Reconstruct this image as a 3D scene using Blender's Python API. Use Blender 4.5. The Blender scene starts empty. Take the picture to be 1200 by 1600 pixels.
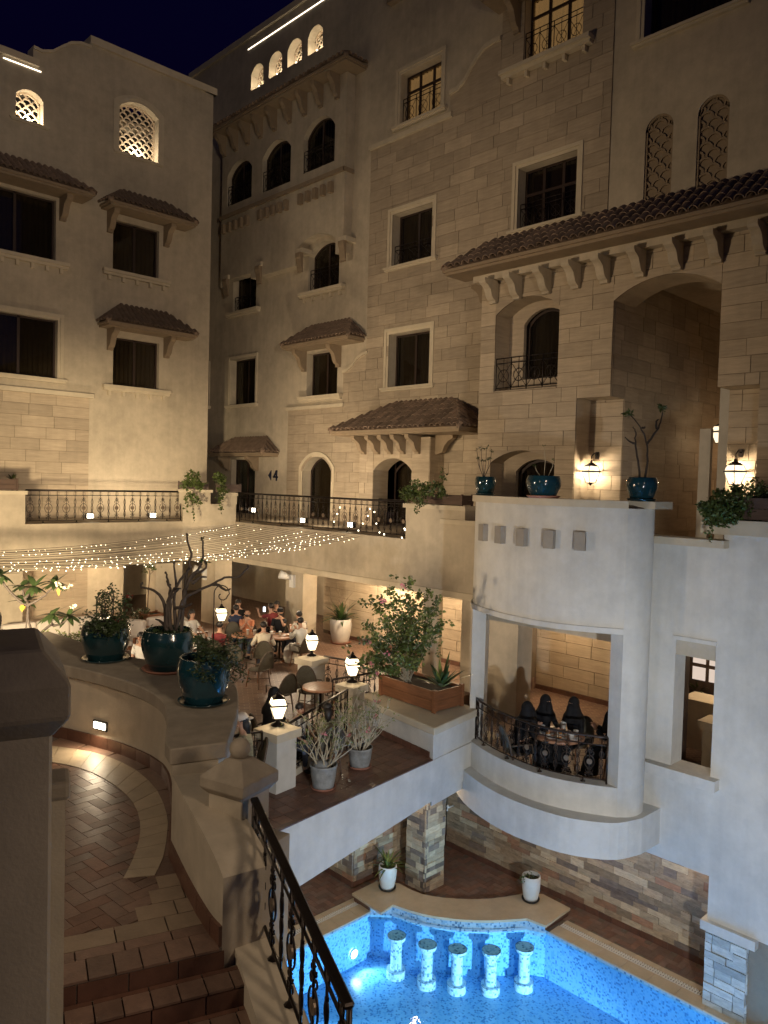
import bpy, bmesh, math, random
from mathutils import Vector, Matrix
rnd = random.Random(7)
S = bpy.context.scene
COL = S.collection
R = math.radians
# ------------------------------------------------------------------ camera
# X runs right-and-away, Y left-and-away, Z up; the origin is the photographer's eye.
AZ, ROLL, PITCH, FPX = R(45.8), R(1.53), R(2.26), 1214.0
_fh = Vector((math.cos(AZ), math.sin(AZ), 0)); _rh = Vector((math.sin(AZ), -math.cos(AZ), 0)); _up = Vector((0, 0, 1))
CF = _fh*math.cos(PITCH) - _up*math.sin(PITCH)
_u = _up*math.cos(PITCH) + _fh*math.sin(PITCH)
CR = _rh*math.cos(ROLL) + _u*math.sin(ROLL)
CU = _u*math.cos(ROLL) - _rh*math.sin(ROLL)
cam_d = bpy.data.cameras.new("camera"); cam = bpy.data.objects.new("camera", cam_d); COL.objects.link(cam)
M3 = Matrix((CR, CU, -CF)).transposed()
cam.matrix_world = M3.to_4x4()
cam_d.sensor_fit = 'VERTICAL'; cam_d.sensor_height = 32.0; cam_d.lens = 32.0*FPX/1600.0
cam_d.clip_start = 0.05; cam_d.clip_end = 2000
S.camera = cam
S.render.resolution_x, S.render.resolution_y = 768, 1024
# ------------------------------------------------------------------ sky, moonlight, exposure
W = bpy.data.worlds.new("World"); S.world = W; W.use_nodes = True
wn = W.node_tree.nodes; wl = W.node_tree.links
bg = wn["Background"]; sky = wn.new("ShaderNodeTexSky"); sky.sky_type = 'NISHITA'; sky.sun_disc = False
sky.sun_elevation = R(-4.0); sky.sun_rotation = R(200); sky.air_density = 1.0; sky.dust_density = 0.3; sky.ozone_density = 5.0
wl.new(sky.outputs[0], bg.inputs[0]); bg.inputs[1].default_value = SKY_STR = 0.6
sun_d = bpy.data.lights.new("moonlight", 'SUN'); sun_d.energy = 0.006; sun_d.angle = R(0.5); sun_d.color = (1, .96, .9)
sun = bpy.data.objects.new("moonlight", sun_d); COL.objects.link(sun); sun.rotation_euler = (R(50), 0, R(-100))
S.view_settings.view_transform = 'Standard'; S.view_settings.look = 'None'; S.view_settings.gamma = 1
S.view_settings.use_curve_mapping = False; S.view_settings.exposure = 0.0
S.render.engine = 'CYCLES'
cy = S.cycles; cy.use_denoising = True; cy.max_bounces = 7; cy.diffuse_bounces = 4; cy.glossy_bounces = 3
cy.transparent_max_bounces = 10; cy.transmission_bounces = 4; cy.sample_clamp_indirect = 4.0; cy.caustics_reflective = False; cy.caustics_refractive = False
cy.use_light_tree = True

# ------------------------------------------------------------------ measuring helpers
def ray(x, y): return CF + CR*((x-600)/FPX) - CU*((y-800)/FPX)
def onX(x, y, c): d = ray(x, y); return d*(c/d.x)
def onY(x, y, c): d = ray(x, y); return d*(c/d.y)
def onZ(x, y, c): d = ray(x, y); return d*(c/d.z)
def dep(x, y, c): return ray(x, y)*c
def srgb(h):
    h = h.lstrip('#'); o = []
    for i in (0, 2, 4):
        c = int(h[i:i+2], 16)/255; o.append(c/12.92 if c < .04045 else ((c+.055)/1.055)**2.4)
    return (*o, 1)

# ------------------------------------------------------------------ materials
MT = {}
def nodes(name):
    m = bpy.data.materials.new(name); m.use_nodes = True; MT[name] = m
    return m, m.node_tree.nodes, m.node_tree.links, m.node_tree.nodes["Principled BSDF"]
def mat(name, c, rough=.7, var=.15, scale=4, bump=.15, bscale=60, stretch=(1, 1, 1), rand=0, metal=0, coat=0, emit=None, spec=None, sss=0, dirt=0):
    m, n, l, p = nodes(name)
    p.inputs['Roughness'].default_value = rough; p.inputs['Metallic'].default_value = metal
    if coat: p.inputs['Coat Weight'].default_value = coat; p.inputs['Coat Roughness'].default_value = .05
    if spec is not None: p.inputs['Specular IOR Level'].default_value = spec
    g = n.new('ShaderNodeNewGeometry'); mp = n.new('ShaderNodeMapping'); mp.inputs['Scale'].default_value = stretch
    l.new(g.outputs['Position'], mp.inputs['Vector'])
    nz = n.new('ShaderNodeTexNoise'); nz.inputs['Scale'].default_value = scale; nz.inputs['Detail'].default_value = 6; nz.inputs['Roughness'].default_value = .65
    l.new(mp.outputs[0], nz.inputs['Vector'])
    cr = n.new('ShaderNodeMapRange'); cr.inputs['From Min'].default_value = .3; cr.inputs['From Max'].default_value = .7
    cr.inputs['To Min'].default_value = 1-var; cr.inputs['To Max'].default_value = 1+var
    l.new(nz.outputs['Fac'], cr.inputs['Value'])
    fac = cr.outputs[0]
    if rand:
        oi = n.new('ShaderNodeObjectInfo'); r2 = n.new('ShaderNodeMapRange'); r2.inputs['To Min'].default_value = 1-rand; r2.inputs['To Max'].default_value = 1+rand
        l.new(oi.outputs['Random'], r2.inputs['Value']); mu = n.new('ShaderNodeMath'); mu.operation = 'MULTIPLY'
        l.new(fac, mu.inputs[0]); l.new(r2.outputs[0], mu.inputs[1]); fac = mu.outputs[0]
    if dirt:
        d1 = n.new('ShaderNodeTexNoise'); d1.inputs['Scale'].default_value = .45; d1.inputs['Detail'].default_value = 8; d1.inputs['Roughness'].default_value = .7
        l.new(g.outputs['Position'], d1.inputs['Vector'])
        d2 = n.new('ShaderNodeMapRange'); d2.inputs['From Min'].default_value = .38; d2.inputs['From Max'].default_value = .58; d2.inputs['To Min'].default_value = 1-dirt; d2.inputs['To Max'].default_value = 1.03
        d1b = n.new('ShaderNodeTexNoise'); d1b.inputs['Scale'].default_value = 1.0; d1b.inputs['Detail'].default_value = 5; mp2 = n.new('ShaderNodeMapping'); mp2.inputs['Scale'].default_value = (5, 5, .35)
        l.new(g.outputs['Position'], mp2.inputs['Vector']); l.new(mp2.outputs[0], d1b.inputs['Vector']); mxn = n.new('ShaderNodeMath'); mxn.operation = 'MULTIPLY_ADD'; mxn.inputs[1].default_value = .22
        sc_ = n.new('ShaderNodeMath'); sc_.operation = 'MULTIPLY'; sc_.inputs[1].default_value = .78; l.new(d1.outputs['Fac'], sc_.inputs[0]); l.new(d1b.outputs['Fac'], mxn.inputs[0]); l.new(sc_.outputs[0], mxn.inputs[2])
        l.new(mxn.outputs[0], d2.inputs['Value']); mu = n.new('ShaderNodeMath'); mu.operation = 'MULTIPLY'
        l.new(fac, mu.inputs[0]); l.new(d2.outputs[0], mu.inputs[1]); fac = mu.outputs[0]
    vm = n.new('ShaderNodeVectorMath'); vm.operation = 'SCALE'; vm.inputs[0].default_value = c[:3]
    l.new(fac, vm.inputs['Scale']); l.new(vm.outputs[0], p.inputs['Base Color'])
    if bump:
        bn = n.new('ShaderNodeTexNoise'); bn.inputs['Scale'].default_value = bscale; bn.inputs['Detail'].default_value = 4
        l.new(mp.outputs[0], bn.inputs['Vector'])
        b = n.new('ShaderNodeBump'); b.inputs['Strength'].default_value = bump; b.inputs['Distance'].default_value = .01
        l.new(bn.outputs['Fac'], b.inputs['Height']); l.new(b.outputs[0], p.inputs['Normal'])
    if emit: p.inputs['Emission Color'].default_value = (*emit[:3], 1); p.inputs['Emission Strength'].default_value = emit[3]
    return m
mat('stucco', (.50, .43, .325), .88, .10, 3, .2, 70, dirt=.2)
mat('stucco_white', (.62, .60, .55), .85, .07, 3, .2, 50, dirt=.2)
mat('stucco_trim', (.56, .485, .36), .8, .07, 3, .1, 60, dirt=.08)
mat('coping_brown', (.36, .305, .23), .85, .14, 5, .2, 70, dirt=.25)
mat('stud_taupe', (.30, .265, .22), .85, .1, 4, .12, 60)
mat('grout', (.20, .155, .105), .95, .1, 6, .3, 60)
mat('limestone', (.40, .325, .235), .75, .15, 1.6, .4, 5, (1, 1, 9), rand=.15, dirt=.12)
mat('limestone_b', (.45, .365, .26), .75, .15, 1.6, .4, 5, (1, 1, 9), rand=.12, dirt=.12)
mat('corbel', (.27, .205, .135), .8, .1, 4, .25, 40)
mat('roof_tile', (.22, .155, .11), .8, .3, 5, .3, 40, rand=.3)
mat('iron', (.028, .021, .018), .38, .2, 8, .1, 80, metal=.7)
mat('iron_bronze', (.05, .033, .024), .35, .3, 8, .15, 60, metal=.6)
mat('medallion', (.20, .15, .11), .4, .3, 20, .2, 60, metal=.5)
mat('window_wood', (.035, .02, .014), .5, .2, 5, .15, 60)
mat('curtain', (.24, .20, .15), .9, .12, 3, 0)
mat('curtain_blue', (.45, .50, .50), .9, .12, 3, 0)
mat('curtain_lit', (.6, .45, .26), .9, .12, 3, 0, emit=(1, .62, .27, .55))
mat('paver_brown', (.17, .105, .075), .42, .2, 9, .3, 50, rand=.22)
mat('paver_red', (.19, .10, .066), .5, .22, 9, .3, 50, rand=.25)
mat('paver_tan', (.40, .32, .22), .5, .12, 5, .25, 40, rand=.08)
mat('paver_mid', (.25, .185, .125), .5, .15, 5, .25, 40, rand=.12)
mat('skirting', (.115, .055, .036), .4, .2, 8, .2, 40, rand=.15)
mat('grout_dark', (.16, .125, .095), .95, .15, 20, .4, 80)
mat('coping_stone', (.50, .39, .255), .45, .12, 3, .15, 30, rand=.06)
mat('ledger_a', (.30, .225, .145), .8, .3, 6, .7, 14, (1, 1, 3), rand=.35)
mat('ledger_b', (.42, .34, .23), .8, .25, 6, .7, 14, (1, 1, 3), rand=.25)
mat('ledger_c', (.16, .125, .10), .8, .3, 6, .7, 14, (1, 1, 3), rand=.3)
mat('ledger_d', (.27, .15, .09), .8, .3, 6, .7, 14, (1, 1, 3), rand=.3)
mat('ledger_grey', (.42, .44, .42), .8, .25, 6, .7, 14, (1, 1, 3), rand=.35)
mat('blue_glaze', (.008, .028, .033), .16, .25, 5, .08, 25, coat=.8)
mat('blue_glaze_b', (.010, .040, .055), .14, .25, 5, .08, 25, coat=.8)
mat('terracotta', (.33, .15, .10), .7, .15, 8, .2, 50)
mat('pot_white', (.60, .57, .52), .5, .08, 5, .15, 40)
mat('pot_grey', (.26, .27, .27), .55, .35, 7, .3, 30)
mat('soil', (.03, .022, .015), 1, .3, 20, .8, 40)
mat('wood', (.19, .078, .034), .45, .3, 3, .35, 12, (1, 1, 10))
mat('wood_dark', (.085, .05, .035), .6, .3, 3, .35, 12, (1, 1, 10))
mat('wood_table', (.42, .22, .13), .35, .2, 5, .2, 30)
mat('rattan', (.09, .065, .045), .6, .25, 20, .5, 120)
mat('rattan_mesh', (.10, .09, .065), .7, .2, 30, .6, 150)
mat('cushion', (.62, .56, .50), .9, .05, 3, .2, 80)
mat('bark', (.17, .125, .09), .85, .25, 12, .5, 50)
mat('bark_dark', (.055, .043, .035), .8, .25, 12, .5, 50)
mat('bark_pale', (.42, .37, .27), .75, .2, 10, .4, 50)
mat('leaf', (.075, .105, .025), .5, .4, 6, 0)
mat('leaf_dark', (.034, .055, .018), .45, .4, 6, 0)
mat('leaf_light', (.16, .20, .05), .5, .35, 6, 0)
mat('leaf_glossy', (.05, .085, .028), .3, .35, 6, 0)
mat('petal', (.62, .22, .26), .6, .2, 6, 0)
mat('petal_red', (.30, .035, .03), .6, .2, 6, 0)
mat('petal_white', (.8, .75, .6), .6, .05, 6, 0)
mat('leaf_yellow', (.45, .28, .04), .5, .2, 6, 0)
mat('skin', (.46, .27, .185), .55, .06, 20, 0)
mat('skin_b', (.38, .21, .14), .55, .06, 20, 0)
mat('hair', (.012, .009, .008), .5, .2, 30, .3, 200)
mat('cloth_black', (.010, .010, .012), .8, .2, 8, .2, 40, spec=.25)
mat('cloth_navy', (.02, .03, .07), .85, .2, 8, .2, 40)
mat('cloth_maroon', (.20, .03, .035), .85, .15, 8, .2, 40)
mat('cloth_orange', (.72, .30, .17), .85, .08, 8, .2, 40)
mat('cloth_white', (.70, .68, .63), .85, .06, 8, .2, 40)
mat('cloth_cream', (.66, .58, .44), .85, .06, 8, .2, 40)
mat('cloth_khaki', (.26, .24, .16), .85, .5, 18, .2, 40)
mat('cloth_denim', (.07, .09, .14), .85, .15, 8, .2, 40)
mat('paper', (.75, .72, .66), .6, .04, 8, 0)
mat('food', (.45, .20, .06), .7, .5, 40, 0)
mat('plastic_white', (.7, .7, .68), .4, .03, 8, 0)
mat('plastic_black', (.02, .02, .02), .4, .03, 8, 0)
mat('hose', (.45, .10, .08), .5, .1, 8, 0)
mat('grate', (.72, .68, .60), .45, .05, 8, 0)
mat('spikes', (.35, .32, .28), .3, .1, 8, 0, metal=.8)
mat('screen_white', (.66, .54, .40), .8, .05, 6, .2, 50)
mat('number_blue', (.015, .02, .045), .4, .1, 8, 0)
mat('roof_dark', (.05, .045, .04), .9, .1, 3, 0)
def emis(name, c, s, mixt=0.0):
    m = bpy.data.materials.new(name); m.use_nodes = True; MT[name] = m; n = m.node_tree.nodes; l = m.node_tree.links
    n.remove(n["Principled BSDF"]); e = n.new('ShaderNodeEmission'); e.inputs[0].default_value = (*c, 1); e.inputs[1].default_value = s
    o = n["Material Output"]
    if mixt:
        t = n.new('ShaderNodeBsdfTransparent'); mx = n.new('ShaderNodeMixShader'); mx.inputs[0].default_value = mixt
        l.new(e.outputs[0], mx.inputs[1]); l.new(t.outputs[0], mx.inputs[2]); l.new(mx.outputs[0], o.inputs[0])
    else: l.new(e.outputs[0], o.inputs[0])
    return m
emis('lamp_glass', (1, .80, .50), 5.0, .45)
emis('lamp_glass_low', (1, .80, .52), 2.4, .55)
emis('window_lit', (1, .80, .66), .75)
emis('bulb', (1, .86, .60), 9.0)
emis('flood_lens', (1, .88, .66), 14.0)
emis('strip', (1, .86, .66), 5.0)
emis('pool_lens', (.82, .93, 1), 30.0)
emis('phone_screen', (.8, .88, 1), 3.0)
# clear glass over dark rooms
m, n, l, p = nodes('glass'); n.remove(p)
gl = n.new('ShaderNodeBsdfGlossy'); gl.inputs['Roughness'].default_value = .03; tr = n.new('ShaderNodeBsdfTransparent'); tr.inputs[0].default_value = (.52, .50, .46, 1)
mx = n.new('ShaderNodeMixShader'); mx.inputs[0].default_value = .05
l.new(tr.outputs[0], mx.inputs[1]); l.new(gl.outputs[0], mx.inputs[2]); l.new(mx.outputs[0], n['Material Output'].inputs[0])
# pool water surface
m, n, l, p = nodes('water'); n.remove(p)
gl = n.new('ShaderNodeBsdfGlossy'); gl.inputs['Roughness'].default_value = .01; tr = n.new('ShaderNodeBsdfTransparent'); tr.inputs[0].default_value = (.53, .83, 1, 1)
mx = n.new('ShaderNodeMixShader')
g = n.new('ShaderNodeNewGeometry'); nz = n.new('ShaderNodeTexNoise'); nz.inputs['Scale'].default_value = 2.6; nz.inputs['Detail'].default_value = 3
l.new(g.outputs['Position'], nz.inputs['Vector']); b = n.new('ShaderNodeBump'); b.inputs['Strength'].default_value = .2; b.inputs['Distance'].default_value = .05
l.new(nz.outputs['Fac'], b.inputs['Height']); l.new(b.outputs[0], gl.inputs['Normal'])
dt = n.new('ShaderNodeVectorMath'); dt.operation = 'DOT_PRODUCT'; l.new(g.outputs['Incoming'], dt.inputs[0]); l.new(b.outputs[0], dt.inputs[1]); last = dt.outputs['Value']
for op, v in (('ABSOLUTE', 0), ('SUBTRACT', None), ('POWER', 5), ('MULTIPLY', .9), ('ADD', .02)):   # Schlick reflectance, same from both sides
    q = n.new('ShaderNodeMath'); q.operation = op; q.use_clamp = True
    if op == 'SUBTRACT': q.inputs[0].default_value = 1; l.new(last, q.inputs[1])
    else: l.new(last, q.inputs[0]); q.inputs[1].default_value = v
    last = q.outputs[0]
l.new(last, mx.inputs[0]); l.new(tr.outputs[0], mx.inputs[1]); l.new(gl.outputs[0], mx.inputs[2]); l.new(mx.outputs[0], n['Material Output'].inputs[0])
# glass mosaic: little squares a few centimetres wide, cell-wise random blues
def mosaic(name, a, bcol, c3, size=.028):
    m, n, l, p = nodes(name); p.inputs['Roughness'].default_value = .25
    g = n.new('ShaderNodeNewGeometry'); sc = n.new('ShaderNodeVectorMath'); sc.operation = 'SCALE'; sc.inputs['Scale'].default_value = 1/size
    ad = n.new('ShaderNodeVectorMath'); ad.operation = 'ADD'; ad.inputs[1].default_value = (.37, .37, .37)
    l.new(g.outputs['Position'], sc.inputs[0]); l.new(sc.outputs[0], ad.inputs[0])
    fl = n.new('ShaderNodeVectorMath'); fl.operation = 'FLOOR'; l.new(ad.outputs[0], fl.inputs[0])
    wn_ = n.new('ShaderNodeTexWhiteNoise'); wn_.noise_dimensions = '3D'; l.new(fl.outputs[0], wn_.inputs['Vector'])
    r = n.new('ShaderNodeValToRGB'); r.color_ramp.interpolation = 'CONSTANT'
    e = r.color_ramp.elements; e[0].position = 0; e[0].color = (*a, 1); e[1].position = .62; e[1].color = (*bcol, 1); x = e.new(.86); x.color = (*c3, 1)
    l.new(wn_.outputs['Value'], r.inputs[0]); l.new(r.outputs[0], p.inputs['Base Color']); return m
mosaic('mosaic_pool', (.27, .53, .80), (.18, .43, .74), (.07, .24, .52), .034)
mosaic('mosaic_band', (.36, .48, .56), (.24, .38, .50), (.10, .18, .28), .04)
mosaic('mosaic_white', (.72, .80, .84), (.50, .64, .74), (.20, .32, .44), .04)
# small-scale brick paving for the far part of the restaurant floor
m, n, l, p = nodes('brick_floor'); p.inputs['Roughness'].default_value = .5
g = n.new('ShaderNodeNewGeometry'); bt = n.new('ShaderNodeTexBrick'); mp = n.new('ShaderNodeMapping'); mp.inputs['Rotation'].default_value = (0, 0, R(32))
l.new(g.outputs['Position'], mp.inputs[0]); l.new(mp.outputs[0], bt.inputs['Vector'])
bt.inputs['Scale'].default_value = 1; bt.inputs['Brick Width'].default_value = .24; bt.inputs['Row Height'].default_value = .12; bt.inputs['Mortar Size'].default_value = .008
bt.inputs['Color1'].default_value = (.21, .13, .095, 1); bt.inputs['Color2'].default_value = (.14, .08, .06, 1); bt.inputs['Mortar'].default_value = (.30, .22, .16, 1)
l.new(bt.outputs['Color'], p.inputs['Base Color'])
b = n.new('ShaderNodeBump'); b.inputs['Strength'].default_value = .4; b.invert = True; b.inputs['Distance'].default_value = .01; l.new(bt.outputs['Fac'], b.inputs['Height']); l.new(b.outputs[0], p.inputs['Normal'])

# ------------------------------------------------------------------ mesh builder
ORG = {}
class MB:
    def __init__(s): s.v = []; s.f = []; s.sm = []
    def _a(s, vs, fs, smooth=False):
        o = len(s.v); s.v += [tuple(x) for x in vs]; s.f += [tuple(i+o for i in f) for f in fs]; s.sm += [smooth]*len(fs); return s
    def box(s, a, b):
        x0, x1 = sorted((a[0], b[0])); y0, y1 = sorted((a[1], b[1])); z0, z1 = sorted((a[2], b[2]))
        return s._a([(x0,y0,z0),(x1,y0,z0),(x1,y1,z0),(x0,y1,z0),(x0,y0,z1),(x1,y0,z1),(x1,y1,z1),(x0,y1,z1)],
                    [(0,3,2,1),(4,5,6,7),(0,1,5,4),(1,2,6,5),(2,3,7,6),(3,0,4,7)])
    def obox(s, c, size, rz=0, tilt=0):
        m = Matrix.Translation(Vector(c)) @ Matrix.Rotation(rz, 4, 'Z') @ Matrix.Rotation(tilt, 4, 'Y'); hx, hy, hz = size[0]/2, size[1]/2, size[2]/2
        vs = [m @ Vector(q) for q in [(-hx,-hy,-hz),(hx,-hy,-hz),(hx,hy,-hz),(-hx,hy,-hz),(-hx,-hy,hz),(hx,-hy,hz),(hx,hy,hz),(-hx,hy,hz)]]
        return s._a(vs, [(0,3,2,1),(4,5,6,7),(0,1,5,4),(1,2,6,5),(2,3,7,6),(3,0,4,7)])
    def poly(s, pts): return s._a(pts, [tuple(range(len(pts)))])
    def prism(s, pts, vec):
        n = len(pts); vec = Vector(vec); p2 = [Vector(p)+vec for p in pts]
        return s._a([*pts, *p2], [tuple(range(n))[::-1], tuple(range(n, 2*n))] + [(i, (i+1) % n, n+(i+1) % n, n+i) for i in range(n)])
    def slab(s, plan, z0, z1): return s.prism([(p[0], p[1], z0) for p in plan], (0, 0, z1-z0))
    def ring(s, inner, outer, z0, z1):   # solid band between two plan polylines of equal length
        n = len(inner)
        for i in range(n-1):
            s.slab([inner[i], inner[i+1], outer[i+1], outer[i]], z0, z1)
        return s
    def band(s, inner, outer, z0, z1):   # same, as one skin without inner partitions; z may be lists
        n = len(inner); Z0 = z0 if isinstance(z0, (list, tuple)) else [z0]*n; Z1 = z1 if isinstance(z1, (list, tuple)) else [z1]*n
        vs = []
        for i in range(n): vs += [(*inner[i][:2], Z0[i]), (*inner[i][:2], Z1[i]), (*outer[i][:2], Z1[i]), (*outer[i][:2], Z0[i])]
        fs = []
        for i in range(n-1):
            a, b = 4*i, 4*i+4
            for k in range(4): fs.append((a+k, b+k, b+(k+1) % 4, a+(k+1) % 4))
        fs += [(0, 1, 2, 3), (4*n-4, 4*n-1, 4*n-2, 4*n-3)]
        return s._a(vs, fs)
    def tube(s, path, r, n=6, closed=False, cap=True, smooth=True):
        P = [Vector(p) for p in path]; k = len(P)
        if k < 2: return s
        rs = r if isinstance(r, (list, tuple)) else [r]*k; vs = []; up = None
        for i in range(k):
            if closed: t = P[(i+1) % k]-P[i-1]
            else: t = P[min(i+1, k-1)]-P[max(i-1, 0)]
            if t.length < 1e-9: t = Vector((0, 0, 1))
            t.normalize()
            if up is None: up = Vector((0, 0, 1)) if abs(t.z) < .9 else Vector((1, 0, 0))
            a = t.cross(up)
            if a.length < 1e-5: a = t.cross(Vector((1, .3, 0)))
            a.normalize(); b = a.cross(t).normalized(); up = b
            for j in range(n):
                q = 2*math.pi*j/n; vs.append(P[i] + (a*math.cos(q)+b*math.sin(q))*rs[i])
        fs = [(i*n+j, i*n+(j+1) % n, (i+1)*n+(j+1) % n, (i+1)*n+j) for i in range(k-1) for j in range(n)]
        if closed: fs += [((k-1)*n+j, (k-1)*n+(j+1) % n, (j+1) % n, j) for j in range(n)]
        elif cap: fs += [tuple(range(n))[::-1], tuple((k-1)*n+j for j in range(n))]
        return s._a(vs, fs, smooth)
    def lathe(s, prof, c=(0, 0, 0), n=20, smooth=True):
        vs = []; k = len(prof)
        for r_, z in prof:
            for j in range(n): q = 2*math.pi*j/n; vs.append((c[0]+r_*math.cos(q), c[1]+r_*math.sin(q), c[2]+z))
        fs = [(i*n+j, i*n+(j+1) % n, (i+1)*n+(j+1) % n, (i+1)*n+j) for i in range(k-1) for j in range(n)]
        return s._a(vs, fs, smooth)
    def ball(s, c, r, n=10, sz=(1, 1, 1), rot=None):
        k = max(4, n//2+1); vs = []
        for i in range(k+1):
            th = math.pi*i/k
            for j in range(n):
                q = 2*math.pi*j/n; v = Vector((math.sin(th)*math.cos(q)*r*sz[0], math.sin(th)*math.sin(q)*r*sz[1], math.cos(th)*r*sz[2]))
                if rot: v = rot @ v
                vs.append(v+Vector(c))
        return s._a(vs, [(i*n+j, (i+1)*n+j, (i+1)*n+(j+1) % n, i*n+(j+1) % n) for i in range(k) for j in range(n)], True)
    def mesh(s, name, m):
        me = bpy.data.meshes.new(name); me.from_pydata(s.v, [], s.f); me.polygons.foreach_set('use_smooth', s.sm)
        if m: me.materials.append(MT[m])
        me.update(); return me
    def obj(s, name, m, parent=None, label=None, kind=None, cat=None, group=None, local=False, bevel=0):
        o = Vector(ORG.get(parent.name, (0, 0, 0))) if parent else Vector()
        if not local and parent: s.v = [(x-o.x, y-o.y, z-o.z) for x, y, z in s.v]
        ob = bpy.data.objects.new(name, s.mesh(name, m)); COL.objects.link(ob)
        if parent: ob.parent = parent; ORG[ob.name] = o
        if bevel:
            b = ob.modifiers.new('bevel', 'BEVEL'); b.width = bevel; b.segments = 1 if bevel < .02 else 2; b.limit_method = 'ANGLE'
        return tag(ob, label, cat, group, kind)
def tag(o, label=None, cat=None, group=None, kind=None):
    if label: o['label'] = label
    if cat: o['category'] = cat
    if group: o['group'] = group
    if kind: o['kind'] = kind
    return o
def thing(name, label, cat, loc=(0, 0, 0), rz=0, group=None):
    o = bpy.data.objects.new(name, None); COL.objects.link(o); o.location = loc; o.rotation_euler.z = rz; o.empty_display_size = .1
    ORG[o.name] = tuple(loc); return tag(o, label, cat, group)
def clone(o, loc, rz=None, label=None, scale=None, group=None):
    c = o.copy(); COL.objects.link(c); c.location = loc
    if rz is not None: c.rotation_euler.z = rz
    if label: c['label'] = label
    if group: c['group'] = group
    if scale: c.scale = scale if hasattr(scale, '__len__') else (scale,)*3
    def rec(a, b):
        for ch in list(a.children):
            d = ch.copy(); COL.objects.link(d); d.parent = b; rec(ch, d)
    rec(o, c); return c
_unit = {}
def piece(name, m, parent, lo, hi, jitter=0):
    """one stone / tile: a unit box mesh shared by all pieces of its material, placed and scaled"""
    k = (name, m)
    if k not in _unit:
        mb = MB(); mb.box((-.5, -.5, -.5), (.5, .5, .5)); _unit[k] = mb.mesh(name, m)
    o = bpy.data.objects.new(name, _unit[k]); COL.objects.link(o); og = Vector(ORG.get(parent.name, (0, 0, 0))) if parent else Vector()
    lo, hi = Vector(lo), Vector(hi); o.parent = parent; o.location = (lo+hi)/2-og; d = hi-lo; o.scale = (abs(d.x), abs(d.y), abs(d.z)); return o
def light(name, kind, loc, energy, color=(1, .72, .42), size=.1, target=None, spot=None, blend=.6):
    d = bpy.data.lights.new(name, kind); d.energy = energy; d.color = color
    if kind == 'SPOT': d.spot_size = spot; d.spot_blend = blend; d.shadow_soft_size = size
    elif kind == 'AREA': d.size = size
    else: d.shadow_soft_size = size
    o = bpy.data.objects.new(name, d); COL.objects.link(o); o.location = loc
    if target is not None: o.rotation_euler = (Vector(target)-Vector(loc)).to_track_quat('-Z', 'Y').to_euler()
    return o
WARM = (1, .70, .40); WARM2 = (1, .78, .52)

# ------------------------------------------------------------------ a facade: points on one vertical plane
class Fac:
    def __init__(s, ax, c): s.ax = ax; s.c = c
    def st(s, x, y):
        p = onX(x, y, s.c) if s.ax == 'X' else onY(x, y, s.c); return (p.y if s.ax == 'X' else p.x), p.z
    def P(s, a, z, d=0): return (s.c-d, a, z) if s.ax == 'X' else (a, s.c-d, z)
    def box(s, mb, a0, a1, z0, z1, d0, d1): mb.box(s.P(a0, z0, d0), s.P(a1, z1, d1)); return mb
    def hole(s, xl, xr, yt, yb, rise=0, **k):
        """opening in the wall from its outline in the photograph; rise = height of the arch"""
        xm = (xl+xr)/2; a = s.st(xl, yt)[0]; b = s.st(xr, yt)[0]; zt = s.st(xm, yt)[1]; zb = s.st(xm, yb)[1] if yb is not None else k.get('zb')
        if 'zt' in k: zt = k['zt']
        return dict(a0=min(a, b), a1=max(a, b), z0=zb, z1=zt, rise=rise, **k)
    def prism(s, mb, pts, d0, d1): mb.prism([s.P(a, z, d0) for a, z in pts], Vector(s.P(0, 0, d1))-Vector(s.P(0, 0, d0)))
def arcpts(h, n=12, grow=0, zlo=None):
    """outline over an arched opening from left spring to right spring"""
    a0, a1, rise = h['a0']-grow, h['a1']+grow, h['rise']; z1 = h['z1']+grow; zs = z1-rise-(grow*.3 if rise else 0)
    if not rise: return [(a0, z1), (a1, z1)]
    w = (a1-a0)/2; r = max(z1-zs, .01); rad = (w*w+r*r)/(2*r); cz = z1-rad; am = (a0+a1)/2; t0 = math.asin(min(1, w/rad))
    if r > w: # stilted semicircle
        zs = z1-w; rad = w; cz = zs; t0 = math.pi/2
    return [(am+rad*math.sin(-t0+2*t0*i/n), cz+rad*math.cos(-t0+2*t0*i/n)) for i in range(n+1)]
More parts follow.
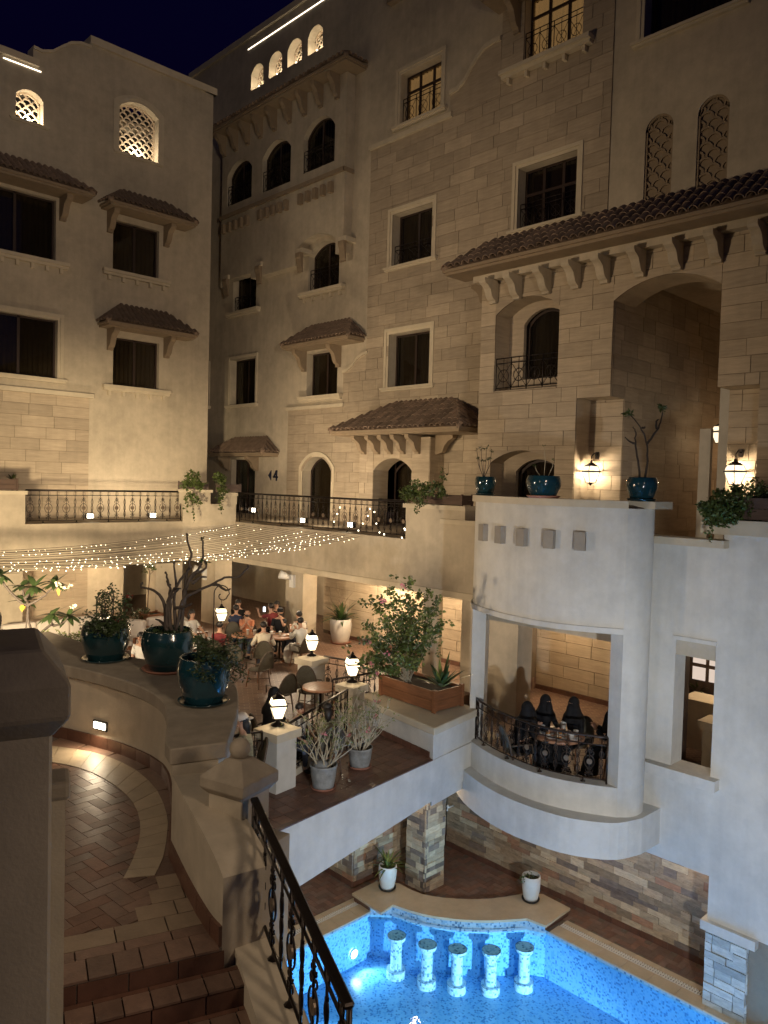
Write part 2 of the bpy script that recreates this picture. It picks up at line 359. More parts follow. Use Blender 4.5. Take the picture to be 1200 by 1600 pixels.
def wall(fac, mb, regions, holes, d0, d1):
    """front skin, edges and reveals of a wall made of rectangles (a0,a1,z0,z1) with openings cut out"""
    A = sorted({round(q, 4) for r in regions for q in r[:2]} | {round(h[k], 4) for h in holes for k in ('a0', 'a1')})
    Z = sorted({round(q, 4) for r in regions for q in r[2:]} | {round(h[k], 4) for h in holes for k in ('z0', 'z1')})
    def solid(a, z): return any(r[0] < a < r[1] and r[2] < z < r[3] for r in regions) and not any(h['a0'] < a < h['a1'] and h['z0'] < z < h['z1'] for h in holes)
    g = [[solid((A[i]+A[i+1])/2, (Z[j]+Z[j+1])/2) for j in range(len(Z)-1)] for i in range(len(A)-1)]
    ok = lambda i, j: 0 <= i < len(A)-1 and 0 <= j < len(Z)-1 and g[i][j]
    for i in range(len(A)-1):
        for j in range(len(Z)-1):
            if not g[i][j]: continue
            a0, a1, z0, z1 = A[i], A[i+1], Z[j], Z[j+1]; q = fac.P
            mb.poly([q(a0, z0, d1), q(a1, z0, d1), q(a1, z1, d1), q(a0, z1, d1)]); mb.poly([q(a0, z0, d0), q(a1, z0, d0), q(a1, z1, d0), q(a0, z1, d0)])
            if not ok(i-1, j): mb.poly([q(a0, z0, d0), q(a0, z1, d0), q(a0, z1, d1), q(a0, z0, d1)])
            if not ok(i+1, j): mb.poly([q(a1, z0, d0), q(a1, z1, d0), q(a1, z1, d1), q(a1, z0, d1)])
            if not ok(i, j-1): mb.poly([q(a0, z0, d0), q(a1, z0, d0), q(a1, z0, d1), q(a0, z0, d1)])
            if not ok(i, j+1): mb.poly([q(a0, z1, d0), q(a1, z1, d0), q(a1, z1, d1), q(a0, z1, d1)])
    return mb
def spandrels(fac, mb, h, d0, d1, n=14):
    """fills the corners between an arch and the rectangle round it"""
    if not h['rise']: return
    pts = arcpts(h, n); m = len(pts)//2
    fac.prism(mb, [(h['a0'], h['z1'])]+pts[:m+1][::1], d0, d1)
    fac.prism(mb, pts[m:]+[(h['a1'], h['z1'])], d0, d1)
def blocks(fac, parent, regions, holes, ch, lmin, lmax, m, name='stone_block', d=(.0, .03), joint=.006, z0=None, seed=1, cap=300, cam_y=None, mats=None):
    """coursed masonry: every stone its own piece, standing proud of the grout behind it"""
    rr = random.Random(seed); zlo = min(r[2] for r in regions) if z0 is None else z0; zhi = max(r[3] for r in regions); out = []
    k = 0; z = zlo
    while z < zhi-.01:
        hgt = ch if not isinstance(ch, tuple) else rr.uniform(*ch)
        zt = min(z+hgt, zhi); zm = (z+zt)/2
        A = sorted({q for r in regions for q in r[:2]} | {h[k2] for h in holes for k2 in ('a0', 'a1') if h['z0'] < zt and h['z1'] > z})
        seg = []
        for a, b in zip(A, A[1:]):
            if b-a < .02: continue
            am = (a+b)/2; rg = [r for r in regions if r[0] < am < r[1] and r[2] < zt-.02 and r[3] > z+.02]
            if not rg: continue
            lo = max(z, min(r[2] for r in rg)); hi = min(zt, max(r[3] for r in rg)); hh = [h for h in holes if h['a0'] < am < h['a1'] and h['z0'] < hi and h['z1'] > lo]
            parts = [(lo, hi)]
            for h in hh:
                np_ = []
                for p, q in parts:
                    if h['z0'] > p: np_.append((p, min(q, h['z0'])))
                    if h['z1'] < q: np_.append((max(p, h['z1']), q))
                parts = np_
            for p, q in parts:
                if q-p > .03: seg.append([a, b, p, q])
        mg = []
        for s_ in seg:
            if mg and abs(mg[-1][1]-s_[0]) < 1e-6 and mg[-1][2:] == s_[2:]: mg[-1][1] = s_[1]
            else: mg.append(s_)
        for a, b, p, q in mg:
            x = a; x2 = a + rr.uniform(.3, 1)*rr.uniform(lmin, lmax)
            while x < b-1e-4:
                e = min(b, x2)
                if b-e < lmin*.45: e = b
                out.append((x, e, p, q, rr.random())); x = e; x2 = x+rr.uniform(lmin, lmax)
        z = zt; k += 1
    def size(o):
        c = Vector(fac.P((o[0]+o[1])/2, (o[2]+o[3])/2)); return (o[1]-o[0])*(o[3]-o[2])/max(1, c.length)**2
    out.sort(key=size, reverse=True)
    mats = mats or [m]
    for i, (a, b, p, q, r_) in enumerate(out[:cap]):
        piece(name, mats[int(rr.random()*len(mats))], parent, fac.P(a+joint, p+joint, d[0]), fac.P(b-joint, q-joint, d[0]+(d[1]-d[0])*(.5+.5*r_)))
    if len(out) > cap:
        mb = MB()
        for a, b, p, q, r_ in out[cap:]: fac.box(mb, a+joint, b-joint, p+joint, q-joint, d[0], d[0]+(d[1]-d[0])*(.5+.5*r_))
        mb.obj('small_stone_blocks', m, parent, kind='stuff')
    return len(out)
# ------------------------------------------------------------------ building helpers
F1, F2, F3 = -1.57, -5.30, -9.00          # upper terrace, restaurant floor, pool deck
def window(fac, parent, h, depth=.35, curtain='curtain', mull=1, transom=None, lit=False, rail=False, raild=.12, railh=.95):
    a0, a1, z0, z1 = h['a0'], h['a1'], h['z0'], h['z1']
    f = MB(); d0, d1 = -depth-.05, -depth; w = .065
    fac.box(f, a0, a0+w, z0, z1, d0, d1); fac.box(f, a1-w, a1, z0, z1, d0, d1); fac.box(f, a0+w, a1-w, z0, z0+w, d0, d1)
    for i in range(mull):
        am = a0+(a1-a0)*(i+1)/(mull+1); fac.box(f, am-.045, am+.045, z0+w, z1, d0, d1)
    if transom:
        for t in transom: zt = z0+(z1-z0)*t; fac.box(f, a0+w, a1-w, zt-.04, zt+.04, d0+.01, d1+.012)
    if h['rise']:
        pts = arcpts(h, 12); inn = arcpts(dict(h, a0=a0+w, a1=a1-w, z1=z1-w, rise=h['rise']), 12)
        for i in range(len(pts)-1): fac.prism(f, [pts[i], pts[i+1], inn[i+1], inn[i]], d0, d1)
    else: fac.box(f, a0+w, a1-w, z1-w, z1, d0, d1)
    wf = f.obj('window', 'window_wood', parent)
    p = MB(); fac.box(p, a0+.02, a1-.02, z0+.02, z1-.02, d0+.02, d0+.03); p.obj('pane', 'glass', wf)
    c = MB(); n = max(8, int((a1-a0)/.05)); pts = []
    for i in range(n+1):
        a = a0+(a1-a0)*i/n; pts.append((a, d0-.16+.03*math.sin(i*1.9)))
    for i in range(n):
        (a, da), (b, db) = pts[i], pts[i+1]; q = fac.P
        c.poly([q(a, z0, da), q(b, z0, db), q(b, z1, db), q(a, z1, da)])
    c.obj('curtain', 'curtain_lit' if lit else curtain, wf)
    if rail: frail(fac, parent, a0+.01, a1-.01, z0, raild, railh, depth)
    return wf
def frail(fac, parent, a0, a1, z0, d, hh, depth=.3):
    """plain french-window railing of crosses inside circles, set inside the opening"""
    mb = MB(); d = -abs(d); q = lambda a, z: fac.P(a, z, d)
    for z in (z0+.08, z0+hh-.14, z0+hh): mb.tube([q(a0, z), q(a1, z)], .014, 5)
    n = max(1, round((a1-a0)/.55)); w = (a1-a0)/n
    for i in range(n+1): mb.tube([q(a0+i*w, z0), q(a0+i*w, z0+hh)], .015, 5)
    for i in range(n):
        am = a0+(i+.5)*w; zm = z0+hh*.46; r = min(w, hh*.7)*.33
        mb.tube([q(am+r*math.cos(t*math.pi/7), zm+r*math.sin(t*math.pi/7)) for t in range(14)], .011, 4, closed=True)
        for sx in (-1, 1): mb.tube([q(am-sx*w/2, z0+.08), q(am+sx*w/2, z0+hh-.14)], .009, 4)
        mb.tube([q(am, z0+.08), q(am, z0+hh)], .010, 4)
    return mb.obj('window_railing', 'iron', parent)
def surround(fac, parent, h, w=.16, proud=.07, sill=True, sillw=.14, mt='stucco_trim'):
    """moulded frame round an opening, with a projecting sill"""
    mb = MB(); g = w; a0, a1, z0, z1 = h['a0'], h['a1'], h['z0'], h['z1']
    for g0, g1, pr in ((.002, w*.45, proud*.55), (w*.45, w, proud)):
        if h['rise']:
            i_, o_ = arcpts(h, 16, g0), arcpts(h, 16, g1)
            for k in range(len(i_)-1): fac.prism(mb, [i_[k], i_[k+1], o_[k+1], o_[k]], .001, pr)
            for (A0, A1, zt1, zt2) in ((a0-g1, a0-g0, o_[0][1], i_[0][1]), (a1+g0, a1+g1, i_[-1][1], o_[-1][1])):
                fac.prism(mb, [(A0, z0), (A1, z0), (A1, zt2), (A0, zt1)], .001, pr)
        else:
            fac.box(mb, a0-g1, a0-g0, z0, z1+g0, .001, pr); fac.box(mb, a1+g0, a1+g1, z0, z1+g0, .001, pr); fac.box(mb, a0-g1, a1+g1, z1+g0, z1+g1, .001, pr)
    o = mb.obj('window_surround', mt, parent)
    if sill: sill_(fac, parent, a0-w-.1, a1+w+.1, z0, sillw)
    return o
def sill_(fac, parent, a0, a1, z, hh=.14, proud=.17, dent=0, mt='stucco_trim'):
    mb = MB(); fac.box(mb, a0, a1, z-hh*.55, z, .002, proud); fac.box(mb, a0+.03, a1-.03, z-hh, z-hh*.55, .002, proud*.7); mb.obj('sill', mt, parent)
    for i in range(dent):
        a = a0+.25+(a1-a0-.5)*i/(dent-1); m2 = MB(); fac.box(m2, a-.05, a+.05, z-hh-.17, z-hh-.002, .002, proud*.55); m2.obj('dentil', mt, parent)
def bracket(fac, parent, a, z, p, hh, w=.2, base=.0, mt='corbel'):
    """S-shaped corbel, profile in (distance from wall, height)"""
    pr = [(0, 0), (p, 0), (p, -.13*hh), (.93*p, -.22*hh), (.75*p, -.30*hh), (.60*p, -.42*hh), (.52*p, -.58*hh), (.46*p, -.72*hh), (.34*p, -.84*hh), (.2*p, -.9*hh), (.2*p, -hh), (0, -hh)]
    mb = MB(); v = Vector(fac.P(a+w/2, 0, 0))-Vector(fac.P(a-w/2, 0, 0))
    mb.prism([fac.P(a-w/2, z+q, base+d+.002) for d, q in pr], v); return mb.obj('bracket', mt, parent)
def half_tile(L=.42, r=.085, r2=.07, th=.012, n=6):
    """one barrel tile, running along +X (down the slope), open below"""
    mb = MB(); vs = []; fs = []
    for x, rr_ in ((0, r2), (L, r)):
        for k in (rr_, rr_-th):
            for j in range(n+1): q = math.pi*j/n; vs.append((x, k*math.cos(q), k*math.sin(q)))
    m_ = n+1
    for j in range(n):
        fs += [(j, j+1, 2*m_+j+1, 2*m_+j), (m_+j, 3*m_+j, 3*m_+j+1, m_+j+1), (2*m_+j, 2*m_+j+1, 3*m_+j+1, 3*m_+j), (j, m_+j, m_+j+1, j+1)]
    mb._a(vs, fs, False); return mb
TILE = half_tile().mesh('roof_tile', 'roof_tile')
def awning(fac, parent, s0, s1, z, proj, rise, base=0., single=True, pitch=.2, hipL=True, hipR=True, brk=(), brkh=.5, brkp=None, brkw=.2, soff='corbel', name='tiled_awning', cap=300, run=None):
    """small tiled roof on the wall: soffit slab, fascia, barrel tiles running down a slope with hipped ends"""
    run = run or proj
    sl = MB(); fac.box(sl, s0+.06, s1-.06, z, z+.07, base+.002, base+proj-.06); fac.box(sl, s0, s1, z+.07, z+.15, base+.002, base+proj)
    aw = sl.obj(name, soff, parent)
    hl = run if hipL else 0; hr = run if hipR else 0; zt = z+.15; q = fac.P
    deck = MB(); A, B, C_, D = (s0, base+run), (s1, base+run), (s1-hr, base+.0), (s0+hl, base+.0)
    top = zt+rise
    P0, P1, P2, P3 = q(A[0], zt, A[1]), q(B[0], zt, B[1]), q(C_[0], top, base), q(D[0], top, base)
    deck.poly([P0, P1, P2, P3]); W0, W1 = q(s0, zt, base), q(s1, zt, base)
    deck.poly([P0, P3, W0]); deck.poly([P1, W1, P2]); deck.obj('roof_deck', 'roof_tile', aw)
    L = math.hypot(run, rise); tl = .36; jobs = []
    def col(px, py_dir, length, start):  # px: eave start point (vector), dir up slope
        k = 0; t = 0
        while t < length-.05: jobs.append((px + py_dir*t, py_dir, min(tl+.06, length-t+.05))); t += tl
    upv = (Vector(q(0, rise, base))-Vector(q(0, 0, base+run))).normalized()
    n = max(2, round((s1-s0)/pitch)); 
    for i in range(n):
        s = s0+(i+.5)*(s1-s0)/n; f = 1.0
        if hipL and s < s0+hl: f = (s-s0)/hl
        if hipR and s > s1-hr: f = min(f, (s1-s)/hr)
        e = Vector(q(s, zt+.01, base+run+.05)); col(e, upv, L*f+.05, 0)
    for side, on in ((0, hipL), (1, hipR)):
        if not on: continue
        sx = s0 if side == 0 else s1; sg = 1 if side == 0 else -1
        u2 = (Vector(q(sg*run, rise, 0))-Vector(q(0, 0, 0))).normalized(); m_ = max(2, round(run/pitch))
        for i in range(m_):
            dd = base+(i+.5)*run/m_; f = 1-(i+.5)/m_
            e = Vector(q(sx-sg*.05, zt+.01, dd)); col(e, u2, L*f+.05, 0)
    def mtx(e, up_):  # tile runs down slope: local +X = -up, local Z = normal
        x = -up_; y = x.cross(Vector((0, 0, 1))); y.normalize(); zz = y.cross(x) if y.cross(x).z > 0 else x.cross(y)
        m = Matrix((x, y, zz)).transposed().to_4x4(); return m
    og = Vector(ORG.get(parent.name, (0, 0, 0)))
    big = MB(); cnt = 0
    for e, up_, ln in jobs:
        m = mtx(e, up_); org = e+up_*ln
        if single and cnt < cap:
            o = bpy.data.objects.new('roof_tile', TILE); COL.objects.link(o); o.parent = aw; m2 = m.copy(); m2.translation = org+Vector((0, 0, .012))-og
            m2 = m2 @ Matrix.Rotation(rnd.uniform(-.02, .02), 4, 'Z') @ Matrix.Diagonal((ln/.42, pitch/.185, pitch/.185, 1)); o.matrix_local = m2; cnt += 1
        else:
            t = half_tile(ln, pitch*.46, pitch*.4); m2 = m.copy(); m2.translation = org+Vector((0, 0, .012+rnd.uniform(0, .006)))
            big._a([m2 @ Vector(v) for v in t.v], t.f)
    if big.v: big.obj('small_roof_tiles', 'roof_tile', aw, kind='stuff')
    rg = MB()                                            # hip and ridge rolls
    if hipL: rg.tube([P0, P3], [.085, .085], 8)
    if hipR: rg.tube([P1, P2], [.085, .085], 8)
    rg.tube([P3, P2], .07, 6); rg.obj('ridge_roll', 'roof_tile', aw)
    for s in brk: bracket(fac, aw, s, z-.002, brkp or proj*.72, brkh, brkw, base, 'corbel')
    return aw
def lattice(fac, parent, h, d, mt='screen_white', r=.13, name='lattice_screen'):
    """pierced screen of overlapping fish-scale arcs"""
    mb = MB(); w = r*2; row = r*.95; z = h['z0']-r; k = 0
    while z < h['z1']+.02:
        a = h['a0']-r + (r if k % 2 else 0)
        while a < h['a1']+r:
            for R0, R1, dd in ((r*1.0, r*.72, .05),):
                pts = [(a+R0*math.cos(t*math.pi/8), z+R0*math.sin(t*math.pi/8)) for t in range(9)]; ins = [(a+R1*math.cos(t*math.pi/8), z+R1*math.sin(t*math.pi/8)) for t in range(9)]
                for i in range(8):
                    qd = [pts[i], pts[i+1], ins[i+1], ins[i]]; ca = sum(p[0] for p in qd)/4; cz = sum(p[1] for p in qd)/4
                    if h['a0'] < ca < h['a1'] and h['z0'] < cz < h['z1']: fac.prism(mb, qd, d, d+dd)
            a += w
        z += row; k += 1
    ob = mb.obj(name, mt, parent)
    f = MB(); g = .05
    fac.box(f, h['a0'], h['a0']+g, h['z0'], h['z1'], d-.01, d+.08); fac.box(f, h['a1']-g, h['a1'], h['z0'], h['z1'], d-.01, d+.08); fac.box(f, h['a0']+g, h['a1']-g, h['z0'], h['z0']+g, d-.01, d+.08)
    if h['rise']:
        p, i2 = arcpts(h, 14), arcpts(dict(h, a0=h['a0']+g, a1=h['a1']-g, z1=h['z1']-g), 14)
        for i in range(len(p)-1): fac.prism(f, [p[i], p[i+1], i2[i+1], i2[i]], d-.01, d+.08)
    f.obj('screen_frame', mt, ob); return ob

# ================================================================== LEFT WING (plane Y = 27)
FL = Fac('Y', 27.0)
LW = thing('hotel_wing', 'plain cream hotel wing on the left with curved parapet, lattice windows and small tiled awnings', 'building', (10, 27, F1))
aR = FL.st(315, 500)[0]; zP = FL.st(200, 80)[1]; aL = -6.0
zlo = FL.st(30, 92)[1]; a142 = FL.st(142, 60)[0]; a50 = FL.st(52, 90)[0]
H = FL.hole
w1 = H(25, 68, 141, 190, .25); w2 = H(187, 248, 162, 246, .32)
u1 = H(-40, 88, 296, 396); u2 = H(177, 249, 352, 430); l1 = H(-30, 90, 491, 586); l3 = H(177, 249, 531, 606)
zpar = FL.st(230, 95)[1]
holesL = [w1, w2, u1, u2, l1, l3]
mb = MB(); wall(FL, mb, [(aL, a50, F1, zlo), (a50, a142, F1, zlo-.3), (a142, aR, F1, zpar-.25)], holesL, -.45, 0)
for h in (w1, w2): spandrels(FL, mb, h, -.45, 0)
# scrolled gable between the low and the high parapet
sc = [FL.st(x, y) for x, y in ((52, 76), (66, 83), (82, 83), (96, 76), (110, 70), (126, 70), (142, 76))]
FL.prism(mb, [(a50, zlo-.3)]+sc+[(a142, zlo-.3)], -.45, 0)
mb.box((aR-.001, 27, F1), (aR+.35, 39, zpar-.25)); mb.box((aL, 27.45, zlo-.6), (aR, 39, zlo-.5))
mb.obj('wall', 'stucco', LW)
mb = MB(); FL.box(mb, a142-.05, aR+.45, zpar-.25, zpar, -.55, .12); mb.box((aR, 26.9, zpar-.25), (aR+.45, 39, zpar)); mb.obj('parapet_coping', 'stucco_trim', LW)
mb = MB(); FL.box(mb, aL, FL.st(60, 100)[0], zlo-.05, zlo+.17, -.5, .12); mb.obj('parapet_coping', 'stucco_trim', LW)
mb = MB()
for (A, B) in zip(sc, sc[1:]): FL.prism(mb, [A, B, (B[0], B[1]+.1), (A[0], A[1]+.1)], -.5, .06)
mb.obj('scroll_moulding', 'stucco_trim', LW)
sA, sB = FL.st(5, 90), FL.st(64, 114); mb = MB(); FL.box(mb, sA[0], sB[0], sA[1]-.02, sA[1]+.005, .005, .02); mb.obj('strip_light', 'strip', LW)
rail_box = MB(); rail_box.box((FL.st(195, 60)[0], 30, zpar), (FL.st(212, 60)[0]+.3, 30.6, zpar+.9)); rail_box.tube([(FL.st(190, 60)[0], 30, zpar+.9), (FL.st(220, 60)[0]+.4, 30, zpar+.9)], .05); rail_box.obj('roof_vent', 'roof_dark', LW)
for h in (w1, w2):
    lattice(FL, LW, h, -.36, r=.15); sill_(FL, LW, h['a0']-.2, h['a1']+.2, h['z0'], .1, .06)
    cx = (h['a0']+h['a1'])/2
    b_ = MB(); FL.box(b_, h['a0']-.3, h['a1']+.3, h['z0']-.2, h['z1']+.2, -1.3, -1.25); b_.obj('room_back', 'roof_dark', LW)
    mb = MB(); mb.ball((cx, 27.1, h['z0']+.07), .05); mb.obj('uplight', 'flood_lens', LW)
    light('window_uplight', 'POINT', (cx, 27.12, h['z0']+.16), 40, (1, .85, .62), .05)
surround(FL, LW, w2, .22, .025, sill=False)
for h, cu in ((u1, 'curtain'), (u2, 'curtain'), (l1, 'curtain'), (l3, 'curtain')): window(FL, LW, h, .18, cu, mull=1)
surround(FL, LW, l1, .2, .06)
sill_(FL, LW, u1['a0']-.4, u1['a1']+.42, u1['z0'], .2, .2, dent=7); sill_(FL, LW, u2['a0']-.4, u2['a1']+.42, u2['z0'], .2, .2, dent=5); sill_(FL, LW, l3['a0']-.4, l3['a1']+.42, l3['z0'], .2, .2, dent=5)
def fa(x, y): return FL.st(x, y)[0]
awning(FL, LW, FL.st(-60, 300)[0], fa(131, 310), FL.st(50, 298)[1], .95, .68, single=False, brk=(fa(97, 330), fa(-45, 330)), brkh=.75)
awning(FL, LW, fa(155, 340), fa(291, 355), FL.st(225, 345)[1], .85, .64, single=False, brk=(fa(171, 350), fa(259, 370)), brkh=.75)
awning(FL, LW, fa(152, 515), fa(291, 528), FL.st(225, 523)[1], .85, .70, single=False, brk=(fa(171, 530), fa(259, 545)), brkh=.75)
aS = fa(138, 690); zS = FL.st(70, 616)[1]
mb = MB(); FL.box(mb, aL, aS, F1, zS, .002, .03); mb.obj('grout_backing', 'grout', LW)
blocks(FL, LW, [(aL+3, aS, F1, zS)], [], .385, .7, 1.15, 'limestone', d=(.03, .055), seed=3)
mb = MB(); FL.box(mb, aL, aS+.12, zS, zS+.15, .002, .16); mb.obj('string_course', 'stucco_trim', LW)

# ================================================================== MAIN BLOCK (plane X = 19.4)
FM = Fac('X', 19.4); FB = Fac('X', 18.98); FPo = Fac('X', 18.67)
MW = thing('hotel_main_block', 'tall main hotel facade, cream stucco and coursed limestone with framed windows, arches and corbelled bay', 'building', (19.4, 20, F1))
st = FM.st; H = FM.hole
A_ = H(628, 691, 101, 183); B_ = H(615, 677, 326, 410); C_ = H(609, 673, 518, 603); D_ = H(812, 903, 249, 348)
E_ = H(822, 913, 0, 84, zt=0); E_['z1'] = FM.st(867, -30)[1]
F_ = H(1008, 1152, 30, 34, zt=0); F_['z1'] = F_['z0']+2.3
N1 = H(1010, 1053, 178, 309, .35); N2 = H(1092, 1141, 148, 287, .4)
L1 = H(365, 401, 418, 485, .35); L2 = H(483, 531, 377, 452, .4); Wn = H(480, 528, 549, 618); V_ = H(361, 400, 560, 632); U_ = H(300, 326, 572, 636)
T_ = H(362, 399, 718, None, zb=F1); G_ = H(474, 519, 714, None, .55, zb=F1)
Q = [H(393, 412, 100, 136, .35), H(421, 441, 81, 117, .35), H(450, 472, 61, 99, .35), H(482, 505, 40, 80, .35)]
zTop = st(400, 55)[1]; aFar = 34.0; aRt = -2.0
bayA0, bayA1 = FB.st(540.5, 200)[0], FB.st(347, 300)[0]
pA0, pA1 = FPo.st(671, 730)[0], FPo.st(562, 730)[0]
HO = FPo.hole(584, 644, 716, None, .42, zb=F1)
zCan = FPo.st(620, 684)[1]
porch = dict(a0=pA0+.12, a1=pA1-.12, z0=F1, z1=zCan-.1, rise=0)
gp1_ = Fac('X', 17.4).st(957, 550)[0]
PASS = dict(a0=3.5, a1=gp1_+.02, z0=F1, z1=7.6, rise=0)
holesM = [PASS, A_, B_, C_, D_, E_, F_, N1, N2, Wn, V_, U_, T_, G_, L1, L2, porch]+Q
mb = MB(); wall(FM, mb, [(aRt, aFar, F1, zTop)], holesM, -.5, 0)
for h in holesM: spandrels(FM, mb, h, -.5, 0)
mb.obj('wall', 'stucco', MW)
mb = MB(); mb.box((19.0, aFar, F1), (19.9, aFar+.3, zTop)); mb.box((19.9, aRt, zTop-.7), (30, aFar, zTop-.6)); mb.obj('end_wall', 'stucco', MW)
mb = MB(); FM.box(mb, aRt, aFar, zTop, zTop+.25, -.6, .1); mb.obj('parapet_coping', 'stucco_trim', MW)
pa, pb = st(388, 78), st(505, -3); mb = MB(); FM.box(mb, pb[0]-1, pa[0], pa[1]-.01, pa[1]+.015, .005, .02); mb.obj('strip_light', 'strip', MW)
for h in Q:
    lattice(FM, MW, h, -.42, r=.14); m_ = MB(); FM.box(m_, h['a0']-.2, h['a1']+.2, h['z0']-.2, h['z1']+.2, -1.2, -1.15); m_.obj('room_back', 'roof_dark', MW)
    cy_ = (h['a0']+h['a1'])/2; mb = MB(); mb.ball((19.5, cy_, h['z0']+.06), .04); mb.obj('uplight', 'flood_lens', MW)
    light('niche_uplight', 'POINT', (19.55, cy_, h['z0']+.16), 15, (1, .85, .62), .04)
for h in (N1, N2): lattice(FM, MW, h, -.12, 'corbel', r=.2); m_ = MB(); FM.box(m_, h['a0'], h['a1'], h['z0'], h['z1'], -.16, -.122); m_.obj('niche_back', 'corbel', MW)
window(FM, MW, A_, .3, mull=2, transom=(.68,), lit=True, rail=True, railh=.95); window(FM, MW, B_, .34, mull=1, rail=True, railh=.75)
window(FM, MW, C_, .34, mull=1); window(FM, MW, D_, .34, mull=2, transom=(.6,), rail=True, railh=.8); window(FM, MW, E_, .3, mull=2, transom=(.72,), lit=True, rail=True, raild=.05, railh=1.0)
window(FM, MW, F_, .34, mull=0)
window(FM, MW, L1, .3, mull=1, rail=True, railh=.7); window(FM, MW, L2, .3, mull=1, rail=True, railh=.9); window(FM, MW, Wn, .3); window(FM, MW, V_, .3); window(FM, MW, U_, .3)
window(FM, MW, T_, .25, 'curtain_blue', mull=1); window(FM, MW, G_, .4, 'curtain', mull=0)
for h in (A_, B_, C_, D_): surround(FM, MW, h, .2, .08)
surround(FM, MW, F_, .22, .07); surround(FM, MW, V_, .15, .05); surround(FM, MW, U_, .15, .05); surround(FM, MW, G_, .2, .07, sill=False)
for h in (Wn, L1): sill_(FM, MW, h['a0']-.35, h['a1']+.35, h['z0'], .2, .2)
sill_(FM, MW, L2['a0']-.4, L2['a1']+.4, L2['z0'], .2, .22, dent=5); sill_(FM, MW, E_['a0']-.4, E_['a1']+.7, E_['z0'], .22, .35, dent=5)
# corbelled bay with three arched windows under the wide eave
hb = FB.hole; b1 = hb(356, 394, 250, 315, .5); b2 = hb(411, 455, 219, 292, .5); b3 = hb(475, 524, 183, 261, .55)
zBot = FB.st(537, 393)[1]; zE = FB.st(540, 110)[1]
mbay = MB(); wall(FB, mbay, [(bayA0, bayA1, zBot, zE)], [b1, b2, b3, dict(a0=L2['a0']-.25, a1=L2['a1']+.3, z0=zBot-1, z1=L2['z1']+.18, rise=.4), dict(a0=L1['a0']-.2, a1=L1['a1']+.35, z0=zBot-1, z1=zBot+.25, rise=.3)], -.415, 0)
for h in (b1, b2, b3): spandrels(FB, mbay, h, -.415, 0)
for h in (dict(a0=L2['a0']-.25, a1=L2['a1']+.3, z0=zBot-1, z1=L2['z1']+.18, rise=.4),): spandrels(FB, mbay, h, -.415, 0)
mbay.obj('bay_wall', 'stucco', MW)
mk = MB()
for h in (b1, b2, b3): FM.box(mk, h['a0']-.05, h['a1']+.05, h['z0']-.05, h['z1']+.05, .001, .004)
mk.obj('bay_back', 'roof_dark', MW)
for h in (b1, b2, b3): window(FB, MW, h, .22, mull=1, rail=True, raild=.06, railh=.85)
za = FB.st(345, 342)[1]; mb = MB(); FB.box(mb, bayA0-.05, bayA1+.05, za-.1, za+.05, .002, .1); mb.box((18.88, bayA0-.06, za-.1), (19.4, bayA0-.002, za+.05)); mb.obj('string_course', 'corbel', MW)
for x0, x1, yy in ((472, 519, 303), (409, 449, 329), (352, 388, 352)):
    aa, ab = FB.st(x0, yy)[0], FB.st(x1, yy)[0]; zz = FB.st((x0+x1)/2, yy)[1]
    for i in range(5):
        a = aa+(ab-aa)*i/4; mb = MB(); FB.box(mb, a-.09, a+.09, zz-.2, zz+.2, .002, .16); mb.obj('dentil', 'corbel', MW)
for x, y in ((537, 388), (470, 406), (406, 426), (355, 446)):
    a, z = FB.st(x, y); bracket(FB, MW, a, z+.25, .16, .75, .3, 0)
    mb = MB(); FB.box(mb, a-.2, a+.2, z+.25, z+.42, -.415, .1); mb.obj('bracket_cap', 'stucco_trim', MW)
# eave of the bay: long tiled roof seen from below, nine S brackets
FE = Fac('X', 18.33); e0 = FE.st(540, 85)[0]; e1 = FE.st(322, 215)[0]; zEv = FE.st(540, 90)[1]
br = [FB.st(x, y)[0] for x, y in ((529, 120), (503, 135), (478, 150), (454, 165), (431, 178), (409, 190), (389, 202), (370, 215), (352, 226))]
for a in br: pass
awning(FM, MW, e0, e1, zEv, 1.07, .55, single=True, pitch=.24, hipL=True, hipR=True, cap=260, name='bay_eave')
for a in br: bracket(FB, MW, a, zEv-.002, .5, .85, .2, 0)
mb = MB(); FB.box(mb, bayA0, bayA1, zE, zEv-.003, -.415, 0); mb.obj('bay_frieze', 'stucco', MW)
# window awnings
awning(FM, MW, Fac('X', 18.6).st(545, 525)[0], Fac('X', 18.6).st(440, 535)[0], Fac('X', 18.6).st(500, 537)[1], .85, .72, single=False, brk=(st(531, 550)[0], st(477, 560)[0]), brkh=.8)
awning(FM, MW, Fac('X', 18.6).st(411, 712)[0], Fac('X', 18.6).st(327, 712)[0], Fac('X', 18.6).st(370, 713)[1], .85, .62, single=False, brk=(st(402, 730)[0], st(357, 735)[0]), brkh=.6)
awning(FM, MW, st(826, 20)[0]-5.0, st(790, 0)[0]+.3, E_['z1']-.15, .9, .5, single=False, brk=(st(811, 20)[0],), brkh=.9)
mb = MB(); FM.box(mb, st(645, 0)[0], st(612, 10)[0], st(630, 0)[1], st(630, -15)[1], .002, .25); mb.obj('bracket', 'corbel', MW)
